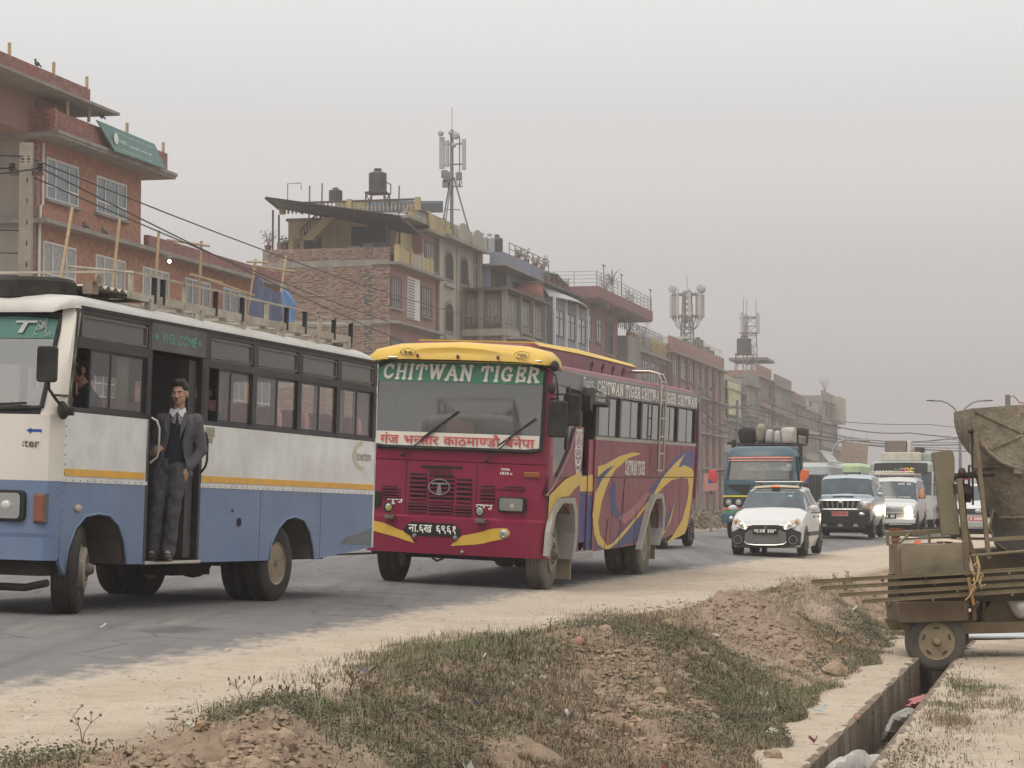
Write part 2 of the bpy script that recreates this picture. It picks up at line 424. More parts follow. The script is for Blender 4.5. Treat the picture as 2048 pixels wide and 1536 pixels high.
def sheet(name,cols,m,kind='structure',zoff=0.,hf=None):
 Y=np.repeat(ys[:,None],len(cols(ys[0])),1);X=np.array([cols(y)for y in ys])
 Z=(hf or H)(X,Y)+zoff
 n,k=X.shape;co=np.stack([X,Y,Z],-1).reshape(-1,3)
 i=(np.arange(n-1)[:,None]*k+np.arange(k-1)[None]).ravel()
 fc=np.stack([i,i+1,i+k+1,i+k],1)
 me=bpy.data.meshes.new(name);me.vertices.add(len(co));me.vertices.foreach_set('co',co.ravel())
 me.loops.add(fc.size);me.loops.foreach_set('vertex_index',fc.ravel());me.polygons.add(len(fc))
 me.polygons.foreach_set('loop_start',np.arange(0,fc.size,4));me.update();me.validate();me.shade_smooth()
 o=bpy.data.objects.new(name,me);COL.objects.link(o);me.materials.append(m);o['kind']=kind
 return o
def cols_left(y):
 e=float(EDGE(y));c=float(CREST(y));d=float(DRAIN(y))-.2
 return np.concatenate([np.linspace(e-200,e-14,24),np.linspace(e-13,e,14)[:-1],np.linspace(e,c,60)[:-1],np.linspace(c,d,150)])
def cols_right(y):
 d=float(DRAIN(y))+.2
 return np.concatenate([np.linspace(d,d+3,90)[:-1],d+3+np.linspace(0,1,30)**2*180])
def groundm():
 m=bpy.data.materials.new('dirt ground');m.use_nodes=True;N=m.node_tree.nodes;Lk=m.node_tree.links
 b=N['Principled BSDF'];b.inputs['Roughness'].default_value=.95;b.inputs['Specular IOR Level'].default_value=.1
 t=N.new('ShaderNodeTexCoord')
 def noise(s,d=6,r=.6,sc=None):
  n=N.new('ShaderNodeTexNoise');n.inputs['Scale'].default_value=s;n.inputs['Detail'].default_value=d;n.inputs['Roughness'].default_value=r
  v=t.outputs['Object']
  if sc:mp=N.new('ShaderNodeMapping');mp.inputs['Scale'].default_value=sc;Lk.new(v,mp.inputs[0]);v=mp.outputs[0]
  Lk.new(v,n.inputs['Vector']);return n.outputs[0]
 def ramp(src,a,b_,c0,c1):
  mr=N.new('ShaderNodeMapRange');mr.inputs[1].default_value=a;mr.inputs[2].default_value=b_;Lk.new(src,mr.inputs[0])
  mm=N.new('ShaderNodeMix');mm.data_type='RGBA';Lk.new(mr.outputs[0],mm.inputs[0])
  for c_,i in((c0,6),(c1,7)):
   if isinstance(c_,tuple):mm.inputs[i].default_value=(*c_,1)
   else:Lk.new(c_,mm.inputs[i])
  return mm.outputs[2]
 base=ramp(noise(.7),.35,.65,(.50,.43,.345),(.43,.36,.28))
 base=ramp(noise(5,8,.7),.48,.75,base,(.34,.265,.195))
 at=N.new('ShaderNodeAttribute');at.attribute_name='soil'
 brown=ramp(noise(3,8,.7),.35,.65,(.29,.21,.15),(.19,.125,.085))
 mm=N.new('ShaderNodeMix');mm.data_type='RGBA';Lk.new(at.outputs['Fac'],mm.inputs[0]);Lk.new(base,mm.inputs[6]);Lk.new(brown,mm.inputs[7])
 fine=ramp(noise(60,4,.6),.35,.72,mm.outputs[2],(.22,.175,.135))
 mx2=N.new('ShaderNodeMix');mx2 .data_type='RGBA';mx2 .inputs[0].default_value=.55;Lk.new(mm.outputs[2],mx2 .inputs[6]);Lk.new(fine,mx2 .inputs[7])
 Lk.new(mx2 .outputs[2],b.inputs['Base Color'])
 bp=N.new('ShaderNodeBump');bp.inputs['Strength'].default_value=.7;bp.inputs['Distance'].default_value=.02
 Lk.new(noise(38,6,.65),bp.inputs['Height'])
 bp2=N.new('ShaderNodeBump');bp2 .inputs['Strength'].default_value=.5;bp2 .inputs['Distance'].default_value=.05
 Lk.new(noise(6,6,.6),bp2 .inputs['Height']);Lk.new(bp.outputs[0],bp2 .inputs['Normal']);Lk.new(bp2 .outputs[0],b.inputs['Normal'])
 return m
M_GROUND=groundm()
def soil_attr(o):
 me=o.data;co=np.empty(len(me.vertices)*3);me.vertices.foreach_get('co',co);co=co.reshape(-1,3);x,y=co[:,0],co[:,1]
 c=CREST(y);d=DRAIN(y)-.2
 u=np.clip((x-c)/np.maximum(d-c,.1),0,1)
 s=np.clip((x-c+.25)/.5,0,1)*np.clip((d-.35-x)/.5,0,1)*(.45+.8*fbm(x*2.2,y*1.2,4,101))
 s=s+.25*(x>d)*(fbm(x*1.5,y*.8,3,111)>.52)+.5*(x<EDGE(y)-12)
 a=me.attributes.new('soil','FLOAT','POINT');a.data.foreach_set('value',np.clip(s,0,1))
g1=sheet('ground',cols_left,M_GROUND);soil_attr(g1)
g2=sheet('dirt_path',cols_right,M_GROUND);soil_attr(g2)
def roadm():
 m=bpy.data.materials.new('asphalt');m.use_nodes=True;N=m.node_tree.nodes;Lk=m.node_tree.links
 b=N['Principled BSDF'];b.inputs['Roughness'].default_value=.8;b.inputs['Specular IOR Level'].default_value=.3
 t=N.new('ShaderNodeTexCoord')
 def noise(s,d,r,sc=(1,1,1)):
  n=N.new('ShaderNodeTexNoise');n.inputs['Scale'].default_value=s;n.inputs['Detail'].default_value=d;n.inputs['Roughness'].default_value=r
  mp=N.new('ShaderNodeMapping');mp.inputs['Scale'].default_value=sc;mp.inputs['Rotation'].default_value=(0,0,R(12));Lk.new(t.outputs['Object'],mp.inputs[0]);Lk.new(mp.outputs[0],n.inputs['Vector']);return n.outputs[0]
 def ramp(src,a,b_,c0,c1,am=1):
  mr=N.new('ShaderNodeMapRange');mr.inputs[1].default_value=a;mr.inputs[2].default_value=b_;mr.inputs[4].default_value=am;Lk.new(src,mr.inputs[0])
  mm=N.new('ShaderNodeMix');mm.data_type='RGBA';Lk.new(mr.outputs[0],mm.inputs[0])
  for c_,i in((c0,6),(c1,7)):
   if isinstance(c_,tuple):mm.inputs[i].default_value=(*c_,1)
   else:Lk.new(c_,mm.inputs[i])
  return mm.outputs[2]
 c=ramp(noise(1.2,6,.6,(1.6,.22,1)),.35,.65,(.105,.101,.102),(.145,.137,.132))
 c=ramp(noise(90,3,.6),.35,.7,c,(.19,.18,.17),.5)
 c=ramp(noise(.5,7,.7,(2.4,.3,1)),.56,.75,c,(.28,.25,.21),.55)
 c=ramp(noise(.8,4,.6,(3.2,.08,1)),.50,.68,c,(.070,.066,.066),.55)
 vo=N.new('ShaderNodeTexVoronoi');vo.feature='DISTANCE_TO_EDGE';vo.inputs['Scale'].default_value=.9;vo.inputs['Randomness'].default_value=1;Lk.new(t.outputs['Object'],vo.inputs['Vector'])
 iv=N.new('ShaderNodeMath');iv.operation='SUBTRACT';iv.inputs[0].default_value=1;Lk.new(vo.outputs['Distance'],iv.inputs[1]);c=ramp(iv.outputs[0],.982,.994,c,(.05,.046,.044),.6)
 at=N.new('ShaderNodeAttribute');at.attribute_name='soil'
 mm=N.new('ShaderNodeMath');mm.operation='ADD';Lk.new(at.outputs['Fac'],mm.inputs[0])
 n5=N.new('ShaderNodeMath');n5 .operation='MULTIPLY_ADD';n5 .inputs[1].default_value=1.3;n5 .inputs[2].default_value=-.65;Lk.new(noise(7,6,.7,(1,.4,1)),n5 .inputs[0]);Lk.new(n5 .outputs[0],mm.inputs[1])
 c=ramp(mm.outputs[0],.35,.75,c,(.37,.31,.245))
 Lk.new(c,b.inputs['Base Color'])
 bp=N.new('ShaderNodeBump');bp.inputs['Strength'].default_value=.4;bp.inputs['Distance'].default_value=.008
 Lk.new(noise(140,3,.6),bp.inputs['Height']);Lk.new(bp.outputs[0],b.inputs['Normal'])
 return m
def cols_road(y):
 e=float(EDGE(y));return np.concatenate([np.linspace(e-12.3,e-1.2,10)[:-1],np.linspace(e-1.2,e+.22,30)])
def road_h(X,Y):
 return RZ(Y)+CROWN(EDGE(Y)-X)+.006-np.clip((X-EDGE(Y))/.2,0,1)*.03
road=sheet('road',cols_road,roadm(),hf=road_h)
me=road.data;co=np.empty(len(me.vertices)*3);me.vertices.foreach_get('co',co);co=co.reshape(-1,3)
a=me.attributes.new('soil','FLOAT','POINT');dd=EDGE(co[:,1])-co[:,0];wob=.25*(fbm(co[:,1]*.8,co[:,1]*0,3,7)-.5)
a.data.foreach_set('value',np.clip(.85-(dd+wob+.1)/1.15,0,1)+.3*np.clip((dd-10.5)/1.5,0,1))
M_CONC=mat('drain concrete',(.225,.18,.138),.95,spec=.1,var=.3,scale=6,bump=.9,bscale=22,dirt=(.09,.07,.052),damt=.8,streak=True)
dr=thing('drain_channel','open concrete drain running under the mixer wheel','drain')
dr['kind']='structure'
dy=ys[ys<90]
for side,nm in((-1,'left'),(1,'right')):
 mb=MB();X=DRAIN(dy)+side*.2
 jag=.07*(fbm(dy*5,dy*0+side,5,5,.65)-.55)
 secs=[[(X[i]+side*.10,dy[i],LIP-.03),(X[i]+side*.01,dy[i],LIP+.012+jag[i]),(X[i]-side*.02+jag[i],dy[i],LIP+jag[i]),(X[i]-side*.02,dy[i],LIP-.3),(X[i]-side*.03,dy[i],LIP-.75)]for i in range(len(dy))]
 mb.loft(secs,closed=False,caps=False);mb.build('drain_wall',M_CONC,dr,smooth=True,ang=50)
mb=MB();mb.loft([[(DRAIN(y)-.2,y,LIP-.50),(DRAIN(y)-.07,y,LIP-.42+.1*float(vnoise(np.array(y*3.),np.array(1.),2))),(DRAIN(y)+.08,y,LIP-.38+.12*float(vnoise(np.array(y*4.),np.array(2.),2))),(DRAIN(y)+.2,y,LIP-.42)]for y in dy],closed=False,caps=False)
mb.build('drain_bed',mat('drain silt',(.17,.135,.105),.9,bump=1,bscale=18,var=.4,scale=8),dr,smooth=True)
hz=MB().box(-260,-12,-2.6,330,545,40).build('haze',None);hz['kind']='stuff'
hm=bpy.data.materials.new('haze air');hm.use_nodes=True;N=hm.node_tree.nodes;N.remove(N['Principled BSDF'])
pv=N.new('ShaderNodeVolumePrincipled');pv.inputs['Density'].default_value=.00125;pv.inputs['Color'].default_value=(.62,.595,.60,1);pv.inputs['Anisotropy'].default_value=0.0
hm.node_tree.links.new(pv.outputs[0],N['Material Output'].inputs['Volume']);hz.data.materials.append(hm)
M_TYRE=mat('tyre rubber',(.024,.023,.022),.85,spec=.12,var=.2,scale=6,bump=.3,bscale=40,dirt=(.10,.085,.07),damt=.5)
M_TYRED=mat('dusty tyre',(.05,.046,.04),.9,var=.2,scale=6,bump=.3,bscale=40,dirt=(.22,.185,.14),damt=.8)
M_RIM=mat('rim steel',(.34,.30,.25),.55,.3,var=.25,scale=8,dirt=(.16,.12,.085),damt=.8)
M_HUB=mat('hub',(.13,.115,.1),.6,.4,var=.3,scale=10,dirt=(.2,.16,.11),damt=.6)
M_BLACK=mat('black trim',(.012,.012,.013),.5,spec=.18,var=.2,dirt=(.07,.065,.055),damt=.4)
M_FRAME=mat('charcoal frame',(.020,.022,.025),.45,spec=.22,var=.2,dirt=(.09,.085,.075),damt=.4)
M_CHROME=mat('worn chrome',(.55,.54,.52),.28,.9,var=.15,dirt=(.25,.22,.18),damt=.4)
M_DARKIN=mat('dark interior',(.014,.013,.014),.8,var=.3,spec=.05)
M_UNDER=mat('underbody grime',(.014,.012,.011),.9,spec=.05,var=.35,dirt=(.06,.05,.04),damt=.6)
M_WHITEP=mat('white print',(.78,.76,.72),.6,var=.06)
M_LENS=glassm('clear lens',(.85,.85,.8),.35,.06)
M_REFL=mat('lamp reflector',(.75,.72,.66),.25,.85,var=.15,scale=12)
M_SEAT=mat('pink seat cover',(.85,.45,.48),.8,var=.1,bump=.2,bscale=8)
M_SEATG=mat('grey seat cover',(.14,.14,.15),.8,var=.12)
def wheel(par,x,y,r,w,name='wheel',tm=None,rimm=None,steer=0.,zc=None,dual=False,dish=.06,label=None,n=40,nuts=8,rr=.56):
 """wheel whose outer face is towards -y, outer face at y"""
 tm=tm or M_TYRE;rimm=rimm or M_RIM
 z=r if zc is None else zc
 e=empty(name,(x,y+w/2,z));e.rotation_euler=(0,0,steer);e.parent=par
 if label:e['label']=label
 h=w/2;ri=r*rr
 pr=[(ri,-h*.8),(ri+.02*r,-h*.95),(ri+.2*r,-h*1.03),(r*.90,-h*.98),(r*.965,-h*.86),(r*.995,-h*.7)]
 k=4
 for i in range(k):
  a=-h*.7+1.4*h*i/k;b=-h*.7+1.4*h*(i+1)/k;g=.12*(b-a)
  pr+=[(r,a+g),(r,b-g),(r*.975,b-g*.6),(r*.975,b+g*.0)]
 pr+=[(r*.965,h*.86),(r*.90,h*.98),(ri+.2*r,h*1.03),(ri,h*.8)]
 MB().lathe(pr,axis=(0,1,0),n=n,closed=True).build('tyre',tm,e,smooth=True,ang=28)
 d=dish
 pr2=[(ri*1.02,-h*.78),(ri*1.0,-h*.9),(ri*.95,-h*.86),(ri*.90,-h*.6),(ri*.86,-h*.8+d*1.6),(ri*.62,-h*.8+d*2.),(ri*.55,-h*.8+d*1.3),(ri*.3,-h*.8+d*1.2),(.01,-h*.8+d*1.2)]
 MB().lathe(pr2,axis=(0,1,0),n=n).build('rim',rimm,e,smooth=True,ang=40)
 hb=MB().lathe([(ri*.27,0),(ri*.25,-.05),(ri*.16,-.09),(.005,-.095)],c=(0,-h*.8+d*1.2,0),axis=(0,1,0),n=16)
 for i in range(nuts):
  q=2*math.pi*i/nuts
  hb.lathe([(ri*.055,.01),(ri*.055,-.03),(.003,-.032)],c=(math.cos(q)*ri*.42,-h*.8+d*1.25,math.sin(q)*ri*.42),axis=(0,1,0),n=6)
 hb.build('hub',rimm if rr>.61 else M_HUB,e,smooth=True)
 if dual:
  e2=empty(name,(x,y+w/2+w*1.18,z));e2 .parent=par
  MB().lathe(pr,axis=(0,1,0),n=n,closed=True).build('tyre',tm,e2,smooth=True,ang=28)
  MB().lathe([(ri*.95,-h*.6),(ri*.95,h*.7),(.01,h*.7)],axis=(0,1,0),n=20).build('rim',rimm,e2,smooth=True)
 return e
def panel_hole(mb,outer,y0,y1):mb.prism(outer,'y',y0,y1)
def frame_rect(mb,x0,z0,x1,z1,t,y0,y1,tb=None):
 tb=tb or t
 mb.box(x0,y0,z0,x0+t,y1,z1);mb.box(x1-t,y0,z0,x1,y1,z1)
 mb.box(x0+t,y0,z0,x1-t,y1,z0+tb);mb.box(x0+t,y0,z1-tb,x1-t,y1,z1)
 return mb
M_W1=mat('minibus white paint',(.68,.69,.68),.38,var=.08,scale=1.6,dirt=(.34,.31,.26),damt=.45,wear=(.25,.22,.18),wamt=.35,wave=.35)
M_CREAM=mat('minibus cream front',(.66,.62,.55),.35,var=.06,scale=1.5,dirt=(.42,.37,.29),damt=.35)
M_B1=mat('minibus blue paint',(.125,.19,.32),.42,spec=.3,wave=.35,var=.09,scale=1.4,dirt=(.20,.21,.24),damt=.3,wear=(.18,.19,.22),wamt=.3)
M_YEL1=mat('orange stripe',(.72,.37,.035),.5,var=.12,scale=5,dirt=(.35,.25,.12),damt=.4)
G_BUS1=glassm('minibus glass',(.78,.75,.72),.07,.03,haze=.06,hcol=(.26,.25,.23))
G_WS1=glassm('minibus windscreen',(.5,.5,.5),.20,.05,haze=.16,hcol=(.38,.36,.34))
bus1=thing('minibus','white and blue minibus with open door and empty steel rack on its roof','bus',(-2.565,24.9,.042),R(90-18.708),pitch=.01285,roll=.025)
W1=2.15
def s1(z):return-4.88+max(0,(z-1.8))*.34
def fc1(z,dx=0.,inset=0.,ya=0.,yb=W1):
 s=s1(z)+dx;i=inset;q=min(1,max(0,z-1.8))
 return[(s+.20-.17*q,ya+i,z),(s+.11-.085*q,ya+.015+i,z),(s+.035,ya+.06+i,z),(s,ya+.14+i,z),(s-.03,.55,z),(s-.045,1.07,z),(s-.03,1.6,z),(s,yb-.14-i,z),(s+.035,yb-.06-i,z),(s+.11-.085*q,yb-.015-i,z),(s+.20-.17*q,yb-i,z)]
arcF=[(-4.60,.37),(-4.55,.60),(-4.43,.79),(-4.25,.90),(-4.02,.925),(-3.80,.91),(-3.62,.82),(-3.50,.66),(-3.45,.45)]
arcR=[(-.24,.45),(-.18,.64),(-.02,.80),(.18,.90),(.42,.925),(.66,.89),(.83,.76),(.93,.60),(.96,.45)]
sk=[(-4.69,.47)]+arcF+[(-3.09,.45),(-3.09,1.205),(-4.69,1.205)]
sr=[(-1.94,.45)]+arcR+[(2.68,.57),(2.68,1.205),(-1.94,1.205)]
MB().prism(sk,'y',0,.035).build('front_skirt',M_B1,bus1)
MB().prism(sr,'y',0,.035).build('rear_skirt',M_B1,bus1)
for nm,xs in(('front_side_panel',(-4.69,-3.09)),('rear_side_panel',(-1.94,2.72))):
 MB().box(xs[0],0,1.24,xs[1],.035,1.84).build(nm,M_W1,bus1)
 MB().box(xs[0]+.03,-.008,1.262,xs[1]-.06,0,1.325).build('stripe',M_YEL1,bus1)
 rb=MB().box(xs[0],-.006,1.205,xs[1],.03,1.24)
 rb.build('trim_strip',M_W1,bus1)
 rv=MB();n=int((xs[1]-xs[0])/.13)
 for i in range(n):rv.ell((xs[0]+.05+i*.13,-.007,1.222),(.007,.004,.007),6,4)
 rv.build('rivet',M_BLACK,bus1)['kind']='stuff'
sm=MB()
for z in np.arange(.6,1.85,.085):sm.ell((-4.66,-.002,z),(.009,.004,.009),6,4)
for x in(-3.11,-1.92,-.42,1.05):
 for z in np.arange(.5,1.2,.11):sm.ell((x,-.002,z),(.007,.004,.007),6,4)
sm.build('corner_rivet',M_HUB,bus1)['kind']='stuff'
MB().box(-.50,-.002,.46,-.495,.0,1.2).box(1.12,-.002,.47,1.125,0,1.2).box(-1.94,-.002,1.24,-1.93,0,1.84).build('panel_seam',M_BLACK,bus1)
ml=MB()
for pts in(arcF,arcR):
 for a,b in zip(pts,pts[1:]):ml.add([(a[0],.0,a[1]),(b[0],.0,b[1]),(b[0],.5,b[1]),(a[0],.5,a[1])],[(0,1,2,3)])
ml.build('wheel_arch',mat('arch liner',(.09,.07,.055),.9,var=.3,dirt=(.16,.12,.085),damt=.7),bus1)
al=MB()
for pts in(arcF,arcR):al.tube([(p[0],.0,p[1])for p in pts],.014,6)
al.build('arch_lip',M_B1,bus1,smooth=True)
MB().prism([(-4.69,.47),(-4.6,.4),(-4.5,.9),(-3.6,.9),(-3.4,.45),(-.24,.45),(0,.9),(.8,.9),(.96,.45),(2.68,.57),(2.68,1.84),(-4.69,1.84)],'y',W1-.035,W1).build('far_side_panel',M_B1,bus1)
MB().box(2.68,0,.57,2.74,W1,2.0).box(2.68,0,2.0,2.74,.25,2.8).box(2.68,W1-.25,2.0,2.74,W1,2.8).box(2.68,.25,2.55,2.74,W1-.25,2.8).build('rear_panel',M_W1,bus1,bevel=.01)
MB().box(-4.6,.04,.93,-3.12,W1-.04,.99).box(-3.12,.62,.93,-1.92,W1-.04,.99).box(-1.92,.04,.93,2.68,W1-.04,.99).box(-3.11,.04,.46,-1.92,.30,.485).box(-3.11,.30,.46,-1.92,.33,.72).box(-3.11,.30,.70,-1.92,.62,.725).box(-3.11,.60,.72,-1.92,.63,.95).build('floor',M_UNDER,bus1)
MB().box(-3.11,-.03,.44,-1.93,.05,.475).build('door_step',M_CHROME,bus1,bevel=.008)
un=MB().box(-4.5,.55,.42,2.5,.67,.60).box(-4.5,1.5,.42,2.5,1.62,.60).tube([(-4.15,.2,.40),(-4.15,1.95,.40)],.045,8).tube([(.05,.3,.42),(.05,1.9,.42)],.06,8).ell((.05,1.05,.42),(.2,.22,.2)).box(-3.6,.7,.38,-2.9,1.4,.62).tube([(-2.9,1.0,.46),(.05,1.05,.44)],.04,8)
un.tube([(-4.8,.05,.30),(-4.75,.3,.25),(-4.75,1.9,.25)],.035,8).box(-4.85,.1,.36,-4.3,1.9,.50)
un.box(-1.8,.35,.30,-.95,.75,.60).tube([(-1.9,.55,.45),(-1.0,.55,.42)],.13,10)
un.build('chassis',M_UNDER,bus1,smooth=True)
MB().loft([fc1(z,dx=-.0 if z>.62 else .03)for z in(.52,.56,.62,.74)],closed=False,caps=False).loft([fc1(z)for z in(.74,.9,1.21)],closed=False,caps=False).build('front_panel',M_B1,bus1,smooth=True)
MB().loft([fc1(z,dx=.0)for z in(1.21,1.4,1.65,1.80)],closed=False,caps=False).build('bonnet_panel',M_CREAM,bus1,smooth=True)
MB().loft([fc1(z,dx=-.05)for z in(.50,.53,.66,.70)],closed=False,caps=False).loft([fc1(.70,dx=-.05),fc1(.70,dx=.05)],closed=False,caps=False).build('bumper',M_B1,bus1,smooth=True)
for sgn,nm in((0,'pillar'),(1,'pillar')):
 secs=[]
 for z in np.linspace(1.79,2.80,8):
  c=fc1(z);p=c[:4]if not sgn else c[-4:]
  p=[tuple(q)for q in p];secs.append(p+[(q[0]+.05,q[1],q[2])for q in reversed(p)])
 MB().loft(secs).build('windscreen_pillar',M_CREAM,bus1,smooth=True)
MB().loft([fc1(1.80,dx=.0)[3:8],fc1(1.845,dx=-.01)[3:8]],closed=False,caps=False).build('windscreen_sill',M_BLACK,bus1,smooth=True)
wsx=[fc1(z,dx=.012)[3:8]for z in np.linspace(1.83,2.74,6)]
MB().loft(wsx,closed=False,caps=False).build('windscreen',G_WS1,bus1,smooth=True)
rub=MB();
rub.tube([tuple(fc1(z,dx=-.006)[3])for z in np.linspace(1.86,2.70,8)]+[tuple(q)for q in fc1(2.73,dx=-.006)[4:7]]+[tuple(fc1(z,dx=-.006)[7])for z in np.linspace(2.70,1.86,8)]+[tuple(q)for q in fc1(1.845,dx=-.006)[4:7][::-1]]+[tuple(fc1(1.86,dx=-.006)[3])],.022,8)
rub.build('windscreen_seal',M_BLACK,bus1,smooth=True)
bn=[[(x-.0,y,z)for x,y,z in fc1(z,dx=.004)[3:8]]for z in(2.50,2.705)]
MB().loft(bn,closed=False,caps=False).build('windscreen_banner',mat('dark green sticker',(.045,.14,.11),.5,var=.1),bus1,smooth=True)
bl=lambda y,z:(float(np.interp(y,[q[1]for q in fc1(z,dx=-.004)],[q[0]for q in fc1(z,dx=-.004)]))-.003,y,z)
M_SLV=mat('silver script',(.34,.36,.35),.5)
text('banner_lettering','T',M_SLV,bus1,bl(.62,2.55),(0,-1,0),(.34,0,1),.22,.12,bold=.02,slant=.4)
em=MB();rr=random.Random(2)
for k in range(16):
 cy,cz,r_=.29+rr.uniform(-.06,.06),2.60+rr.uniform(-.065,.065),rr.uniform(.012,.03);a0=rr.uniform(0,6)
 em.tube([bl(cy+r_*math.cos(a0+q),cz+r_*math.sin(a0+q))for q in np.linspace(0,4.5,8)],.0035,4)
em.build('banner_emblem',M_SLV,bus1)['kind']='stuff'
def rsec1(x,drop=0.,ins=0.,lift=0.):
 c=[(0,2.80),(.012,2.85),(.06,2.895),(.16,2.925),(.5,2.95),(1.075,2.965)]
 c=c+[(W1-y,z)for y,z in reversed(c[:-1])]
 return[(x,min(max(y,ins),W1-ins),z-drop)for y,z in c]
MB().loft([[(q[0],q[1],2.735+(q[2]-2.735)*k)for q in rsec1(x,0,i)]for x,k,i in((-4.66,.04,.18),(-4.645,.4,.12),(-4.57,.72,.05),(-4.44,.92,.01),(-4.25,1,0))],caps=True).loft([rsec1(-4.25),rsec1(-3.3),rsec1(-1),rsec1(1),rsec1(2.35),rsec1(2.6,.03),rsec1(2.72,.09,.03),rsec1(2.77,.16,.08)]).build('roof',mat('minibus roof paint',(.52,.52,.50),.45,var=.10,scale=1.2,dirt=(.36,.32,.26),damt=.6),bus1,smooth=True,ang=60)
MB().box(-4.45,-.012,2.785,2.72,.03,2.815).build('gutter',M_BLACK,bus1)
wb=MB()
wb.box(-4.62,.0,1.84,-3.09,.03,1.885).box(-1.94,0,1.84,2.70,.03,1.885)
wb.box(-4.54,0,2.43,-3.09,.03,2.52).box(-1.94,0,2.43,2.70,.03,2.51)
wb.box(-4.50,0,2.745,-3.09,.03,2.79).box(-1.94,0,2.745,2.70,.03,2.79)
wb.prism([(-4.67,1.84),(-4.59,1.84),(-4.45,2.79),(-4.52,2.79)],'y',0,.03)
for x,w in((-3.16,.07),(-1.94,.11),(-.79,.10),(.38,.10),(1.48,.10),(2.60,.10)):wb.box(x,-.004,1.885,x+w,.034,2.43).box(x,-.004,2.51,x+w,.034,2.745)
wb.build('window_frame',M_FRAME,bus1,bevel=.004)
def slider(x0,x1,z0,z1,open_=0.):
 f=MB();xm=(x0+x1)/2
 frame_rect(f,x0+(.0 if not open_ else open_),z0,xm+.02,z1,.022,.008,.02);frame_rect(f,xm-.01,z0,x1,z1,.022,.022,.032)
 w=f.build('window',M_FRAME,bus1)
 g=MB().add([(x0+open_,.014,z0),(xm,.014,z0),(xm,.014,z1),(x0+open_,.014,z1)],[(0,1,2,3)]).build('pane',G_BUS1,w)
 g=MB().add([(xm,.027,z0),(x1,.027,z0),(x1,.027,z1),(xm,.027,z1)],[(0,1,2,3)]).build('pane',G_BUS1,w)
slider(-4.58,-3.16,1.885,2.43,.33);slider(-1.83,-.79,1.885,2.43,.24);slider(-.69,.38,1.885,2.43);slider(.48,1.48,1.885,2.43);slider(1.58,2.60,1.885,2.43)
for x0,x1 in((-4.46,-3.16),(-1.83,-.79),(-.69,.38),(.48,1.48),(1.58,2.60)):
 MB().add([(x0,.02,2.51),(x1,.02,2.51),(x1,.02,2.745),(x0,.02,2.745)],[(0,1,2,3)]).build('quarter_light',glassm('dusty quarter glass',(.30,.29,.28),.10,.08,haze=.35,hcol=(.20,.195,.18)),bus1)
 frame_rect(MB(),x0+.02,2.53,x1-.02,2.725,.015,.0,.02).build('quarter_light_frame',M_HUB,bus1)
fb=MB().box(-4.5,W1-.03,2.43,2.7,W1,2.8)
for x in(-4.5,-3.2,-1.9,-.7,.45,1.55,2.6):fb.box(x,W1-.035,1.84,x+.1,W1+.002,2.45)
fb.build('far_window_frame',M_FRAME,bus1)
MB().add([(-4.5,W1-.015,1.84),(2.7,W1-.015,1.84),(2.7,W1-.015,2.45),(-4.5,W1-.015,2.45)],[(0,1,2,3)]).build('far_window',G_BUS1,bus1)
MB().box(-4.3,.06,2.76,2.65,W1-.06,2.79).build('ceiling',M_DARKIN,bus1)
MB().box(-3.10,-.006,2.52,-1.93,.028,2.79).build('door_header',mat('header plate',(.05,.053,.055),.55,var=.25,dirt=(.2,.18,.15),damt=.4),bus1)
dp=MB().box(-3.12,.0,.47,-3.06,.06,2.52).box(-1.98,0,.47,-1.93,.06,2.52)
dp.build('door_post',M_FRAME,bus1)
MB().box(-2.16,.06,.50,-2.0,.60,2.48).box(-2.20,.10,.9,-2.16,.55,2.3).build('folded_door',mat('door inner skin',(.05,.045,.045),.6,var=.3),bus1)
for x,sg,m_,z0,z1 in((-3.04,1,M_CHROME,1.42,1.86),(-1.93,-1,M_BLACK,1.36,1.78)):
 MB().tube([(x,-.0,z0),(x+.03*sg,-.06,z0+.06),(x+.03*sg,-.075,z0+.12),(x+.03*sg,-.075,z1-.1),(x+.02*sg,-.05,z1-.03),(x,0,z1)],.012,8).build('grab_handle',m_,bus1,smooth=True)
gt=mat('welcome lettering',(.08,.26,.20),.5)
text('welcome_lettering','WEL COME',gt,bus1,(-2.90,-.0085,2.60),(1,0,0),(0,0,1),.74,.10,bold=.01,slant=.25)
st=MB()
for x in(-3.0,-2.08):
 for k in range(4):q=math.pi*k/4;st.add([(x+.035*math.cos(q)-.006*math.sin(q),-.0085-.0003*k,2.65+.035*math.sin(q)+.006*math.cos(q)),(x+.035*math.cos(q)+.006*math.sin(q),-.0085-.0003*k,2.65+.035*math.sin(q)-.006*math.cos(q)),(x-.035*math.cos(q)+.006*math.sin(q),-.0085-.0003*k,2.65-.035*math.sin(q)-.006*math.cos(q)),(x-.035*math.cos(q)-.006*math.sin(q),-.0085-.0003*k,2.65-.035*math.sin(q)+.006*math.cos(q))],[(0,1,2,3)])
st.build('star_mark',gt,bus1,keep=True)
lg=mat('faded logo print',(.30,.27,.20),.6,var=.2,scale=12)
text('side_logo_lettering','tourism',lg,bus1,(2.12,-.003,1.60),(1,0,0),(0,0,1),.46,.11,bold=.02)
cpts=[(2.42+.42*math.cos(R(a)),1.66+.19*math.sin(R(a)))for a in range(110,256,8)]
cin=[(2.50+.40*math.cos(R(a)),1.66+.15*math.sin(R(a)))for a in range(250,106,-8)]
MB().poly([(x,-.0025,z)for x,z in cpts+cin]).build('side_logo_swoosh',mat('faded gold print',(.47,.44,.33),.6,var=.15),bus1)
s_=s1(1.5)
text('badge_lettering','Cruster'[3:],M_HUB,bus1,(s_-.012,.33,1.505),(0,-1,0),(0,0,1),.20,.065,bold=.02)
